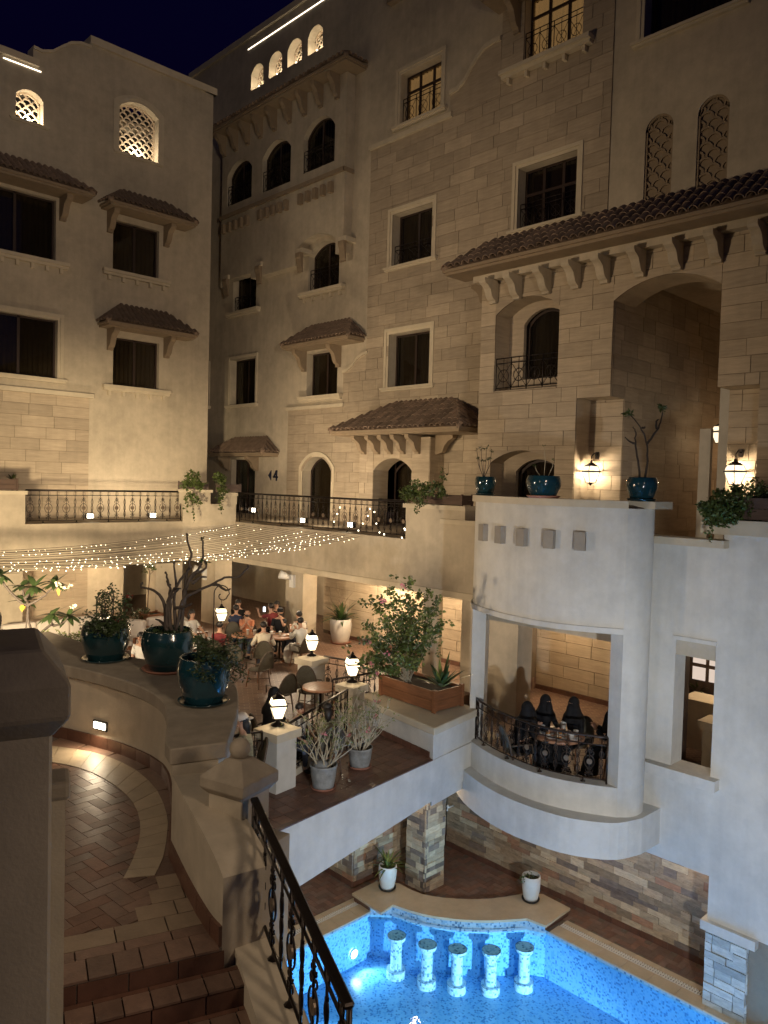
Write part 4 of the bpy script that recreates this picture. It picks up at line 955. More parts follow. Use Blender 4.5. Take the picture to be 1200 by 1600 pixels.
def herring(parent, fn, x0, x1, y0, y1, w, z, th, mt, gap=.006, rot=0, org=None, cap=300):
    """herringbone of 2:1 bricks kept where fn(x, y) is true; returns leftovers as one mesh"""
    org = org or ((x0+x1)/2, (y0+y1)/2); c, s = math.cos(rot), math.sin(rot); N = int(max(x1-x0, y1-y0)/w)+6; out = []
    for i in range(-N, N):
        for j in range(-N, N):
            r = (i-j) % 4
            if r == 0: cx, cy, hz = i*w+w, j*w+w/2, True
            elif r == 3: cx, cy, hz = i*w+w/2, j*w+w, False   # vertical brick
            else: continue
            X = org[0]+cx*c-cy*s; Y = org[1]+cx*s+cy*c
            if x0 < X < x1 and y0 < Y < y1 and fn(X, Y): out.append((X, Y, hz))
    out.sort(key=lambda q: q[0]**2+q[1]**2); mats = [mt] if isinstance(mt, str) else mt
    for X, Y, hz in out[:cap]:
        o = piece('paver', mats[int(rnd.random()*len(mats))], parent, (X-w+gap/2, Y-w/2+gap/2, z), (X+w-gap/2, Y+w/2-gap/2, z+th+rnd.uniform(-.001, .0015)))
        o.rotation_euler.z = rot+(0 if hz else math.pi/2)
    if out[cap:]:
        mb = MB()
        for X, Y, hz in out[cap:]: mb.obox((X, Y, z+th/2), (2*w-gap, w-gap, th+rnd.uniform(-.002, .002)), rot+(0 if hz else math.pi/2))
        mb.obj('small_pavers', mats[0], parent, kind='stuff')
herring(dk, lambda x, y: (y > 12.05 and y < 13.45 and x < 11.35) or (y > 12.05 and y < 12.35 and x < 14.4), 7.2, 12.3, 12.0, 13.5, .13, F3+.001, .01, ['paver_red', 'paver_brown'])
herring(dk, lambda x, y: x < 14.42 and (x > 13.85 or not pip(x, y, BARP)), 11.9, 14.45, 4.4, 12.3, .13, F3+.001, .01, ['paver_red', 'paver_brown'])
for i in range(12):           # pale coping along the two pool edges
    x = 5.0+i*.52; piece('coping_stone', 'coping_stone', dk, (x, 11.42, F3+.002), (x+.512, 11.78, F3+.03))
    piece('coping_stone', 'coping_stone', dk, (x, 11.93, F3+.002), (x+.512, 12.06, F3+.02))
for i in range(9):
    y = 8.5-(i+1)*.52; piece('coping_stone', 'coping_stone', dk, (13.22, y, F3+.002), (13.55, y+.512, F3+.03)); piece('coping_stone', 'coping_stone', dk, (13.72, y, F3+.002), (13.86, y+.512, F3+.02))
for lab, n_, f in (('white slotted drain grate along the left pool edge', 120, lambda i: ((5.2+i*.05, 11.79, F3+.004), (5.225+i*.05, 11.92, F3+.022))), ('white slotted drain grate along the right pool edge', 62, lambda i: ((13.56, 8.48-i*.05, F3+.004), (13.71, 8.455-i*.05, F3+.022)))):
    g_ = MB()
    for i in range(n_): g_.box(*f(i))
    a, b = f(0)[0], f(n_-1)[1]
    ax = 0 if 'left' in lab else 1
    for t in ((.25, .75) if 1 else ()):
        p, q = list(a), list(b); o_ = 1-ax; lo_, hi_ = f(0); m_ = lo_[o_]+(hi_[o_]-lo_[o_])*t; p[o_], q[o_] = m_-.006, m_+.006; p[2], q[2] = F3+.003, F3+.02; g_.box(p, q)
    r_ = thing('drain_grate', lab, 'drain grate', (a[0], a[1], F3)); g_.obj('grate_bars', 'grate', r_, kind='stuff')
LM = ['ledger_a', 'ledger_a', 'ledger_b', 'ledger_c', 'ledger_a', 'ledger_d', 'ledger_b']
def ledger(label, fac, a0, a1, z1, seed, back, cap=300):
    t = thing('ledger_stone_wall', label, 'stone wall', fac.P((a0+a1)/2, F3, 0), 0, 'stacked stone walls of the pool court')
    b = MB(); fac.box(b, a0, a1, F3, z1, -back, -.03); b.obj('wall_core', 'grout_dark', t)
    blocks(fac, t, [(a0, a1, F3+.13, z1)], [], (.09, .17), .18, .55, 'ledger_a', name='ledger_stone', d=(-.028, .022), joint=.002, seed=seed, mats=LM, cap=cap)
    n = max(1, int((a1-a0)/.3))
    for i in range(n): p = a0+(a1-a0)*i/n; piece('skirting_tile', 'skirting', t, fac.P(p+.003, F3+.002, -.025), fac.P(a0+(a1-a0)*(i+1)/n-.003, F3+.127, .01))
    return t
ledger('long multicoloured ledger-stone wall behind the right pool edge', Fac('X', 14.5), 4.2, 12.38, -6.3, 41, .5)
ledger('brown ledger-stone wall directly behind the white pot with the spider plant', Fac('Y', 12.4), 11.42, 14.47, -6.2, 42, .3, 200)
ledger('shadowed ledger-stone wall at the far left under the ledge', Fac('Y', 13.5), 6.5, 11.38, -6.2, 43, .3, 250)
ledger('short return of ledger stone between the two left walls', Fac('X', 11.4), 12.42, 13.48, -6.2, 44, .3, 80)
pt = thing('ledger_stone_pillar', 'square ledger-stone pillar under the ledge, brightly lit at its top', 'pillar', (12.7, 11.4, F3))
b = MB(); b.box((12.41, 11.18, F3), (13.0, 11.72, -6.0)); b.obj('pillar_core', 'grout_dark', pt)
blocks(Fac('X', 12.4), pt, [(11.15, 11.75, F3, -6.05)], [], (.09, .16), .16, .4, 'ledger_b', name='ledger_stone', d=(-.03, .02), joint=.002, seed=45, mats=['ledger_b', 'ledger_b', 'ledger_a', 'ledger_c'])
blocks(Fac('Y', 11.17), pt, [(12.38, 13.02, F3, -6.05)], [], (.09, .16), .16, .4, 'ledger_b', name='ledger_stone', d=(-.03, .02), joint=.002, seed=46, mats=['ledger_b', 'ledger_b', 'ledger_a', 'ledger_c'])
# pool
poolL = [(11.17, 11.45), (11.36, 11.1)]+smooth([(11.36, 11.1), (11.57, 10.46), (11.95, 9.87), (12.44, 9.37), (13.05, 8.93)], 3)[1:]+[(13.25, 8.6)]
WZ = F3-.05; BZ = -9.98
PL = thing('swimming_pool', None, None, (9, 7, BZ)); PL['kind'] = 'structure'
edge = [(2, 11.45)]+poolL+[(13.25, -4)]
mb = MB()
for a, b in zip(edge, edge[1:]): mb.poly([(a[0], a[1], BZ), (b[0], b[1], BZ), (b[0], b[1], F3), (a[0], a[1], F3)])
mb.poly([(x, y, BZ) for x, y in [(2, -4), (13.25, -4)]+edge[::-1][1:]]); mb.poly([(2, -4, BZ), (2, 11.45, BZ), (2, 11.45, F3), (2, -4, F3)])
mb.obj('pool_basin', 'mosaic_pool', PL)
mb = MB(); n_ = out = [(x-.012*(x > 12), y-.012) for x, y in edge]
for a, b in zip(edge, edge[1:]):
    A, B = Vector(a), Vector(b); t = (B-A).normalized(); nn = Vector((t.y, -t.x))*-.0; 
    nn = Vector((t.y, -t.x)); nn = nn if nn.dot(Vector((8, 6))-A) > 0 else -nn; nn *= .01
    mb.poly([(a[0]+nn.x, a[1]+nn.y, WZ-.03), (b[0]+nn.x, b[1]+nn.y, WZ-.03), (b[0]+nn.x, b[1]+nn.y, F3+.0), (a[0]+nn.x, a[1]+nn.y, F3+.0)])
mb.obj('tile_band', 'mosaic_band', PL)
mb = MB(); mb.poly([(x, y, WZ) for x, y in [(2, -4), (13.245, -4)]+[(p[0]-.005, p[1]-.005) for p in edge[::-1][1:]]]); wo = mb.obj('water', 'water'); wo['kind'] = 'structure'
# raised curved bar in the pool corner
BR = thing('pool_bar', 'curved pale stone counter in the corner of the pool with a mosaic face', 'pool bar', (12, 10, F3))
inn = smooth([(12.07, 11.63), (12.13, 10.98), (12.54, 10.38), (13.1, 9.89), (13.78, 9.55)], 3); fr_ = smooth([(11.36, 11.1), (11.57, 10.46), (11.95, 9.87), (12.44, 9.37), (13.05, 8.93)], 3)
zb = -8.82
for k in range(0, 12, 3):
    mb = MB(); mb.band(inn[k:k+4], fr_[k:k+4], zb-.05, zb); mb.obj('counter_slab', 'coping_stone', BR)
mb = MB(); mb.slab([(10.96, 11.05), (11.36, 11.1), (12.07, 11.63), (11.75, 12.02), (11.02, 12.0)], zb-.05, zb); mb.obj('counter_slab', 'coping_stone', BR)
mb = MB(); mb.slab([(13.05, 8.93), (13.13, 8.52), (14.06, 8.55), (14.1, 9.25), (13.78, 9.55)], zb-.05, zb); mb.obj('counter_slab', 'coping_stone', BR)
mb = MB(); i2 = inset(fr_, .03); i2 = i2 if i2[5][0] > fr_[5][0] else inset(fr_, -.03); mb.band(inn, i2, F3-.3, zb-.051); mb.slab([(11.02, 11.47), (11.39, 11.12), (12.07, 11.63), (11.74, 11.98), (11.05, 11.97)], F3, zb-.051); mb.slab([(13.07, 8.95), (13.27, 8.6), (14.04, 8.58), (14.05, 9.22), (13.78, 9.53)], F3, zb-.051); mb.obj('counter_base', 'skirting', BR)
mb = MB(); i3 = [(x-.012, y-.008) for x, y in i2]; i3 = [(11.03, 11.43), (11.36, 11.1)]+i3[1:-1]+[(13.04, 8.93), (13.22, 8.6)]; i4 = [(x+.008, y+.006) for x, y in i3]; mb.band(i4, i3, F3-.14, zb-.052); mb.obj('mosaic_face', 'mosaic_band', BR)
# stools standing in the pool
def stool(label, x, y):
    t = thing('pool_stool', label, 'pool stool', (x, y, BZ), 0, 'mosaic stools standing in the pool')
    m = MB(); m.lathe([(.0, 0), (.19, 0), (.19, .15), (.185, .17), (.0, .17)], (0, 0, 0), 24, False); m.obj('stool_base', 'mosaic_white', t, local=True)
    m = MB(); m.lathe([(.115, .17), (.115, .76)], (0, 0, 0), 20); m.obj('stem', 'mosaic_white', t, local=True)
    m = MB(); m.lathe([(.115, .73), (.17, .76), (.185, .79), (.185, .84), (.175, .85), (.0, .85)], (0, 0, 0), 24, False); m.obj('seat', 'mosaic_white', t, local=True)
    m = MB(); m.lathe([(.187, .155), (.193, .16), (.187, .165)], (0, 0, 0), 24); m.lathe([(.183, .843), (.189, .848), (.183, .853)], (0, 0, 0), 24); m.obj('trim_ring', 'plastic_black', t, local=True)
for l_, px, py in (('first', 620, 1461), ('second', 668, 1475), ('middle', 715, 1482), ('fourth', 768, 1484), ('last', 820, 1479)):
    q = onZ(px, py, BZ+.85); stool({'first': 'mosaic pool stool nearest the bright underwater lamp', 'second': 'mosaic pool stool second from the underwater lamp', 'middle': 'mosaic pool stool in the middle of the row of five', 'fourth': 'mosaic pool stool second from the right pool wall', 'last': 'mosaic pool stool nearest the right pool wall'}[l_], q.x, q.y)
pl_ = onY(552, 1490, 11.43); t = thing('pool_lamp', 'bright round underwater lamp in the left pool wall', 'pool lamp', tuple(pl_))
m = MB(); m.lathe([(.0, .0), (.085, 0), (.085, .03), (.0, .03)], (0, 0, 0), 20); o = m.obj('lens', 'pool_lens', t, local=True); o.rotation_euler.x = R(90)
m = MB(); m.lathe([(.085, 0), (.11, 0), (.11, .035), (.085, .035)], (0, 0, 0), 20); o = m.obj('ring', 'plastic_white', t, local=True); o.rotation_euler.x = R(90)
POOLC = (.52, .80, 1.0)
light('pool_light', 'SPOT', (pl_.x, pl_.y-.12, pl_.z), 60, POOLC, .08, (pl_.x+.6, pl_.y-4, pl_.z-1.4), R(105), .5)
for (x, y, tx, ty, e) in ((7.6, 11.3, 8.5, 7, 1100), (13.1, 3.2, 9, 4.5, 1900), (13.1, 6.2, 9, 6.5, 1200), (9.5, 3.0, 9.5, 7.5, 4200)):
    light('pool_light', 'SPOT', (x, y, -9.45), e, POOLC, .08, (tx, ty, -11.8), R(105), .5)
# ================================================================== FOREGROUND: ramp, steps, walls, pillars
ZR = -3.85
def piece_r(name, m, parent, c, size, rz, tilt=0):
    o = piece(name, m, parent, Vector(c)-Vector(size)/2, Vector(c)+Vector(size)/2); o.rotation_euler = (0, tilt, rz); return o
Wb = smooth([(3.7, 13.2), (4.25, 11.8), (4.66, 10.6), (4.85, 9.82), (4.87, 8.93), (4.52, 8.05), (3.9, 6.97)], 5)
Ci = smooth([(3.6, 13.1), (4.15, 11.8), (4.52, 10.8), (4.73, 9.66), (4.70, 8.8), (4.45, 8.1), (3.88, 7.1)], 5)
Co = smooth([(5.2, 13.6), (5.3, 12.2), (5.45, 10.9), (5.85, 9.8), (5.85, 8.9), (5.3, 7.9), (4.43, 6.8)], 5)
Ci[-1] = (3.88, 6.98); wo_ = [(x-.12, y-.02) for x, y in Co]
RW = thing('curved_ramp_wall', 'low curved wall with wide flat coping carrying the three blue pots', 'wall', (4.8, 9, ZR))
mb = MB(); mb.band(Wb, wo_, -6.8, -2.92); mb.obj('wall', 'stucco', RW)
mb = MB(); mb.band(Ci, Co, -2.92, -2.75); mb.obj('coping', 'coping_brown', RW, bevel=.015)
lw = smooth([(3.9, 6.97), (3.66, 6.2), (3.5, 5.6), (3.46, 5.33)], 4); lo = [(x+.42, y-.08) for x, y in lw]
mb = MB(); mb.band(lw, lo, -6.8, [-3.02, -3.02, -3.03, -3.04, -3.05, -3.06, -3.08, -3.1, -3.13, -3.16, -3.2, -3.24, -3.28]); mb.obj('lower_wall', 'stucco', RW)
fl_ = [(-3, 13.5), (3.7, 13.2)]+Wb[1:]+lw[1:]+[(3.40, 5.30), (2.2, 5.72), (-3, 7.5)]
mb = MB(); mb.slab(fl_, ZR-.3, ZR); mb.obj('ramp_floor', 'grout_dark', kind='structure')
RP = thing('ramp_paving', None, None, (3.5, 8, ZR)); RP['kind'] = 'structure'
for i in range(0, len(Wb)-1, 2):       # dark skirting tiles along the wall foot
    a, b = Vector(Wb[i]), Vector(Wb[min(i+2, len(Wb)-1)]); m = (a+b)/2; t = b-a; piece_r('skirting_tile', 'skirting', RP, (m.x-.012, m.y, ZR+.085), (t.length-.008, .03, .17), math.atan2(t.y, t.x))
for i in range(0, len(lw)-1, 3):
    a, b = Vector(lw[i]), Vector(lw[i+3]); m = (a+b)/2; t = b-a; piece_r('skirting_tile', 'skirting', RP, (m.x-.015, m.y, ZR+.085), (t.length-.006, .03, .17), math.atan2(t.y, t.x))
gi = [onZ(x, y, ZR) for x, y in ((60, 1190), (105, 1197), (143, 1209), (182, 1231), (208, 1257), (218, 1285), (217, 1313), (207, 1345), (192, 1375))]
go = [onZ(x, y, ZR) for x, y in ((70, 1166), (120, 1172), (167, 1183), (213, 1205), (246, 1237), (261, 1275), (262, 1300), (256, 1340), (242, 1370))]
gi = smooth([tuple(p)[:2] for p in gi], 2); go = smooth([tuple(p)[:2] for p in go], 2)
for i in range(len(gi)-1):
    mb = MB(); a, b, c_, d_ = [Vector(q) for q in (gi[i], gi[i+1], go[i+1], go[i])]; m = (a+b+c_+d_)/4
    mb.slab([tuple(m+(q-m)*.975) for q in (a, b, c_, d_)], ZR+.004, ZR+.018); mb.obj('border_tile', 'paver_tan', RP)
for i in range(0, len(go)-2, 2):       # brown strip between border and wall
    a, b = Vector(go[i]), Vector(go[i+2]); m = (a+b)/2; t = (b-a); nn = Vector((t.y, -t.x)).normalized(); nn = nn if nn.x > 0 else -nn; m2 = m+nn*.16
    piece_r('edge_tile', 'paver_brown', RP, (m2.x, m2.y, ZR+.008), (t.length-.008, .34, .010), math.atan2(t.y, t.x))
NA, NB = Vector((1.9, 5.83)), Vector((3.42, 5.30)); nd = (NB-NA).normalized(); nb_ = Vector((nd.y, -nd.x)); nb_ = nb_ if nb_.y < 0 else -nb_; rot = math.atan2(nd.y, nd.x)
def srow(parent, name, m, off, depth, length, w0, w1, z, th, shift=0):
    n = max(1, int(round((w1-w0)/length)))
    for i in range(n):
        s = w0+(i+.5)*(w1-w0)/n+0; c = NA+nd*s+nb_*(off+depth/2); piece_r(name, m, parent, (c.x, c.y, z+th/2), ((w1-w0)/n-.012, depth-.010, th+rnd.uniform(0, .002)), rot)
Wd = (NB-NA).length
srow(RP, 'nosing_tile', 'paver_brown', -.26, .28, .2, -.6, Wd, ZR+.001, .016)
srow(RP, 'tile', 'paver_brown', -.40, .14, .38, -.6, Wd+.05, ZR+.001, .012)
srow(RP, 'tile', 'paver_mid', -.64, .24, .42, -.4, Wd+.08, ZR+.001, .012)
srow(RP, 'tile', 'paver_mid', -.88, .24, .42, 1.05, Wd+.12, ZR+.001, .012)
srow(RP, 'tile', 'paver_mid', -1.12, .24, .40, 1.2, Wd+.2, ZR+.001, .012)
srow(RP, 'tile', 'paver_mid', -1.36, .24, .40, 1.3, Wd+.2, ZR+.001, .012)
def okh(x, y):
    if not pip(x, y, [(-1, 12.5)]+[((a[0]*.6+b[0]*.4), (a[1]*.6+b[1]*.4)) for a, b in zip(gi, go)]+[tuple(NA+nd*1.3-nb_*1.3), tuple(NA+nd*1.1-nb_*.7), tuple(NA-nd*1.5-nb_*.7)]): return False
    return True
herring(RP, okh, 1.5, 5.2, 5.5, 11.2, .145, ZR+.001, .010, ['paver_brown', 'paver_brown', 'paver_red'], rot=rot+R(45)-R(22), org=(3, 8))
ST = thing('stair', 'dark tiled steps descending from the curved ramp landing beside the iron handrail', 'stair', (2.7, 5.2, ZR-.6))
for k in range(1, 6):
    zt = ZR-.16*k; o0 = .27*(k-1); c0 = NA-nd*1.0+nb_*o0; c1 = NB+nd*(.10+.2*k)+nb_*o0; c2 = c1+nb_*.27; c3 = c0+nb_*.27
    mb = MB(); mb.slab([tuple(c0), tuple(c1), tuple(c2), tuple(c3)], zt-.5, zt); mb.obj('step', 'grout_dark', ST)
    srow(ST, 'riser_tile', 'skirting', o0-.004, .026, .40, -.6, Wd+.04+.2*(k-1), zt+.004, .145)
    srow(ST, 'tread_tile', 'skirting', o0+.022, .055, .38, -.6, Wd+.06+.2*k, zt+.001, .01)
    srow(ST, 'nosing_tile', 'paver_brown', o0+.08, .215, .2, -.6, Wd+.06+.2*k, zt+.001, .016)
# wall under the handrail
f0, f1, f2 = dep(394, 1408, 7.0), dep(463, 1597, 5.72), dep(540, 1808, 4.75)
mb = MB(); dd = (f2-f0); side = Vector((-dd.y, dd.x, 0)).normalized(); side = side if side.dot(Vector((-1, .2, 0))) > 0 else -side
PA = [f0-dd*.08, f1, f2]; inn_ = [(p+side*.26) for p in PA]; out2 = [(p-side*.1) for p in PA]
mb.band([(p.x, p.y) for p in inn_], [(p.x, p.y) for p in out2], -9.2, [p.z-.03 for p in PA]); mb.obj('stringer_wall', 'stucco', ST)
railing('near dark iron handrail with scrolls and medallions descending beside the steps', [tuple(p) for p in (f0, f1, f2)], .93, 9, tuple(f0), mt='iron', thick=1.25, hi=1, wide=True, feet=5)
# gate pillar with a ball
def pillar(label, c, w, capw, ztop, zbot, rz, ball=.1, caph=.13, pyr=.16, m='stucco', tp=.16):
    t = thing('gate_pillar', label, 'pillar', (c[0], c[1], zbot)); mb = MB(); mb.obox((c[0], c[1], (ztop+zbot)/2), (w, w, ztop-zbot), rz); mb.obj('shaft', m, t, bevel=.01)
    mb = MB(); cs = [(Matrix.Rotation(rz, 3, 'Z') @ Vector((sx*capw/2, sy*capw/2, 0)))+Vector((c[0], c[1], 0)) for sx, sy in ((-1, -1), (1, -1), (1, 1), (-1, 1))]
    ws = [(Matrix.Rotation(rz, 3, 'Z') @ Vector((sx*w/2, sy*w/2, 0)))+Vector((c[0], c[1], 0)) for sx, sy in ((-1, -1), (1, -1), (1, 1), (-1, 1))]
    tops = [(Matrix.Rotation(rz, 3, 'Z') @ Vector((sx*capw*tp, sy*capw*tp, 0)))+Vector((c[0], c[1], 0)) for sx, sy in ((-1, -1), (1, -1), (1, 1), (-1, 1))]
    lv = [[(p.x, p.y, ztop-.07) for p in ws], [(p.x, p.y, ztop) for p in cs], [(p.x, p.y, ztop+caph) for p in cs], [(p.x, p.y, ztop+caph+pyr) for p in tops]]
    vs = [v for l in lv for v in l]; fs = [(4*i+j, 4*i+(j+1) % 4, 4*i+4+(j+1) % 4, 4*i+4+j) for i in range(3) for j in range(4)]+[(0, 3, 2, 1), (12, 13, 14, 15)]
    mb._a(vs, fs); mb.obj('cap', 'coping_brown', t, bevel=.008)
    mb = MB(); mb.ball((c[0], c[1], ztop+caph+pyr+ball*.8), ball, 20); mb.obj('ball_finial', 'coping_brown', t); return t
pc = dep(374, 1224, 7.25)
pillar('short square pillar with a ball on its pyramid cap where the near handrail begins', (pc.x, pc.y), .40, .52, pc.z, -6.5, R(16), .10, .10, .15)
q = dep(427, 1300, 7.3); mb = MB(); o_ = tag(mb.obox((q.x, q.y, -4.6), (.22, .22, 2.5), R(16)).obj('post_stub', 'stucco'), 'small square stub of wall behind the pillar with the ball', 'wall stub')
n1 = dep(-42, 1100, 2.6)
pillar('big out-of-focus pillar with a stone ball filling the near left edge', (n1.x, n1.y), .46, .56, n1.z-.0, -4.5, AZ+R(27), .085, .11, .10, 'stucco', .36)
n2 = dep(86, 1240, 3.3); mb = MB(); vv = Vector((CF.x, CF.y, 0)).normalized(); rr2 = Vector((vv.y, -vv.x, 0))
mb.obox((n2.x-rr2.x*.12, n2.y-rr2.y*.12, n2.z-1.2), (.16, .30, 2.4), AZ+R(24)); mw = thing('low_end_wall', 'end of a low cream wall just right of the big near pillar', 'wall', (n2.x, n2.y, n2.z-2.4)); mb.obj('wall', 'stucco', mw)
mb = MB(); mb.obox((n2.x-rr2.x*.12, n2.y-rr2.y*.12, n2.z+.02), (.20, .34, .08), AZ+R(24)); mb.obj('cap', 'coping_brown', mw, bevel=.02)
# step light in the curved wall
sl = dep(153, 1151, 10.35); SL = thing('step_light', 'small bright recessed light low on the curved ramp wall', 'wall light', tuple(sl))
tt = Vector((Wb[17][0]-Wb[15][0], Wb[17][1]-Wb[15][1])); ra = math.atan2(tt.y, tt.x)
bi = min(range(len(Wb)), key=lambda i: abs(math.atan2(Wb[i][1], Wb[i][0])-math.atan2(sl.y, sl.x))); a, b = Vector(Wb[bi-1]), Vector(Wb[bi+1]); tt = b-a; ra = math.atan2(tt.y, tt.x); sp_ = Vector((*Wb[bi], 0)); nn = Vector((-abs(tt.y), abs(tt.x) if tt.x*tt.y < 0 else -abs(tt.x), 0)).normalized()
nn = Vector((-.93, -.36, 0)); zs = ZR+.33
mb = MB(); mb.obox((sp_.x+nn.x*.0, sp_.y+nn.y*.0, zs), (.27, .05, .13), ra); mb.obj('housing', 'plastic_black', SL)
mb = MB(); mb.obox((sp_.x+nn.x*.012, sp_.y+nn.y*.012, zs), (.22, .05, .085), ra); mb.obj('lens', 'flood_lens', SL)
light('step_lamp', 'AREA', (sp_.x+nn.x*.10, sp_.y+nn.y*.10, zs), 8, WARM2, .12, (sp_.x+nn.x*1.3, sp_.y+nn.y*1.3, zs-.9))
# ================================================================== planter wall with wooden box, lamp pillars and railings of the restaurant edge
PW = thing('planter_wall', 'low cream wall on the ledge corner carrying the wooden planter box', 'wall', (11.6, 10.6, F2))
zt = -4.66
mb = MB(); mb.slab([(11.0, 9.79), (12.5, 10.02), (12.72, 10.3), (12.7, 12.2), (11.35, 12.3)], F2-.01, zt-.15); mb.prism([(11.0, 9.79, F2-.011), (12.5, 10.02, F2-.011), (12.72, 10.3, F2-.011), (12.6, 10.4, F2-.011), (11.1, 9.95, F2-.011)], (0, 0, -.9)); mb.obj('wall', 'stucco_white', PW)
mb = MB(); mb.slab([(10.93, 9.71), (12.62, 9.99), (12.72, 12.2), (11.28, 12.36)], zt-.15, zt); mb.obj('cap', 'stucco_trim', PW, bevel=.02)
for i in range(8): 
    t0 = i/8; a = Vector((11.0, 9.86)).lerp(Vector((11.33, 12.2)), t0+1/16); piece_r('skirting_tile', 'skirting', PW, (a.x-.015, a.y, F2+.07), (.28, .02, .12), math.atan2(2.34, .33))
def planter(label, corners, z0, z1, mt='wood', boards=3, soil=True, posts=.07):
    """wooden box from four plan corners: boards between corner posts"""
    cs = [Vector(c) for c in corners]; cen = sum(cs, Vector((0, 0)))/4; t = thing('planter_box', label, 'planter box', (cen.x, cen.y, z0), 0, None)
    for i in range(4):
        a, b = cs[i], cs[(i+1) % 4]; e = (b-a).normalized(); n = Vector((e.y, -e.x)); n = n if n.dot((a+b)/2-cen) > 0 else -n; m = (a+b)/2; rz = math.atan2(e.y, e.x)
        for k in range(boards):
            h = (z1-z0-.03)/boards; zz = z0+.02+h*(k+.5); piece_r('board', mt, t, (m.x-n.x*.02, m.y-n.y*.02, zz), ((b-a).length-posts*.6, .025, h-.006), rz)
        piece_r('corner_post', mt, t, (a.x-(a-cen).normalized().x*.02, a.y-(a-cen).normalized().y*.02, (z0+z1)/2+.01), (posts, posts, z1-z0+.02), rz)
    mb = MB(); ins = [cen+(c-cen)*.94 for c in cs]; mb.slab([tuple(p) for p in ins], z1-.10, z1-.07); mb.obj('soil', 'soil', t); return t
pq = [onZ(x, y, zt) for x, y in ((594, 1086), (679, 1115), (722, 1103), (640, 1078))]
pq[3] = pq[0]+(pq[2]-pq[1])
planter('large reddish wooden planter box on the ledge wall holding the bougainvillea', [(p.x, p.y) for p in pq], zt+.005, zt+.45, boards=2, posts=.08)
def lantern(parent, c, hgt=.58, w=.30, style='post', glass='lamp_glass', rz=.3, energy=40, color=WARM2):
    """four-sided glazed lantern: tapered lower panes, short upper panes, roof, finial"""
    x, y, z = c; cs = lambda r, zz: [(x+r*math.cos(rz+math.pi/2*k), y+r*math.sin(rz+math.pi/2*k), z+zz) for k in range(4)]
    r0, r1, r2, r3 = w*.30, w*.58, w*.42, w*.14; zb = hgt*.22 if style == 'post' else hgt*.08; z1 = zb+hgt*.40; z2 = z1+hgt*.20; z3 = z2+hgt*.10
    A, B, Cc, D = cs(r0, zb), cs(r1, z1), cs(r2, z2), cs(r3, z3)
    fr = MB()
    for k in range(4):
        fr.tube([A[k], B[k]], w*.022, 4); fr.tube([B[k], Cc[k]], w*.022, 4)
        fr.tube([A[k], A[(k+1) % 4]], w*.025, 4); fr.tube([B[k], B[(k+1) % 4]], w*.05, 4); fr.tube([Cc[k], Cc[(k+1) % 4]], w*.025, 4)
    fo = fr.obj('lantern_frame', 'iron', parent)
    for k in range(4):
        m = MB(); j = (k+1) % 4; m.poly([A[k], A[j], B[j], B[k]]); m.obj('glass_pane', glass, parent)
        m = MB(); m.poly([B[k], B[j], Cc[j], Cc[k]]); m.obj('glass_pane', glass, parent)
    rf = MB(); rf._a(Cc+D, [(k, (k+1) % 4, 4+(k+1) % 4, 4+k) for k in range(4)]); rf.lathe([(0, z3-.005), (r3, z3), (r3*.5, z3+hgt*.03), (r3*.8, z3+hgt*.05), (r3*.3, z3+hgt*.09), (0, z3+hgt*.12)], (x, y, z), 8); rf.obj('lantern_roof', 'iron', parent)
    if style == 'post': m = MB(); m.lathe([(w*.36, 0), (w*.34, hgt*.04), (w*.12, hgt*.10), (w*.10, hgt*.16), (w*.26, hgt*.21), (w*.3, hgt*.22)], (x, y, z), 10); m.obj('lantern_base', 'iron', parent)
    else: m = MB(); m.lathe([(0, -hgt*.03), (w*.06, 0), (w*.1, hgt*.04), (r0, zb)], (x, y, z), 8); m.obj('lantern_base', 'iron', parent)
    if energy: light('lantern_bulb', 'POINT', (x, y, z+z1-.02), energy, color, .05)
def lamp_pillar(label, lab2, capc, s, zb=F2, lh=.58, e=40):
    ztop = -4.2; t = thing('lamp_pillar', label, 'pillar', (capc[0], capc[1], zb), 0, 'cream lamp pillars of the restaurant edge')
    mb = MB(); mb.obox((capc[0], capc[1], (ztop-.2+zb)/2), (s-.12, s-.12, ztop-.2-zb), R(7.4)); mb.obj('shaft', 'stucco_white' if s > .55 else 'stucco', t)
    mb = MB(); rr_ = Matrix.Rotation(R(7.4), 3, 'Z'); P4 = lambda h, z: [tuple(Vector((capc[0], capc[1], z))+rr_ @ Vector((a*h, b*h, 0))) for a, b in ((-1, -1), (1, -1), (1, 1), (-1, 1))]
    lv = P4(s/2, ztop-.2)+P4(s/2, ztop-.06)+P4(.06, ztop+.0); mb._a(lv, [(4*i+j, 4*i+(j+1) % 4, 4*i+4+(j+1) % 4, 4*i+4+j) for i in range(2) for j in range(4)]+[(0, 3, 2, 1), (8, 9, 10, 11)]); mb.obj('cap', 'stucco_trim', t)
    l = thing('post_lantern', lab2, 'lantern', (capc[0], capc[1], ztop), 0, 'lit lanterns on the pillars'); lantern(l, (capc[0], capc[1], ztop-.01), lh, .33, energy=e)
ca = onZ(434, 1134, -4.22); cb = onZ(550, 1066, -4.22); cc = onZ(487, 1025, -4.22)
lamp_pillar('cream pillar nearest the ball-topped pillar, its near side lit blue', 'lit lantern on the nearest cream pillar', ca, .58, e=22)
lamp_pillar('cream pillar half hidden behind the pink-flowered desert rose', 'lit lantern above the desert roses', cb, .5, e=22, lh=.62)
lamp_pillar('cream pillar with pointed cap between the diners and the small round table', 'lit lantern beside the man in the white robe', cc, .58, e=22, lh=.62)
V3 = lambda p, z: (p.x, p.y, z)
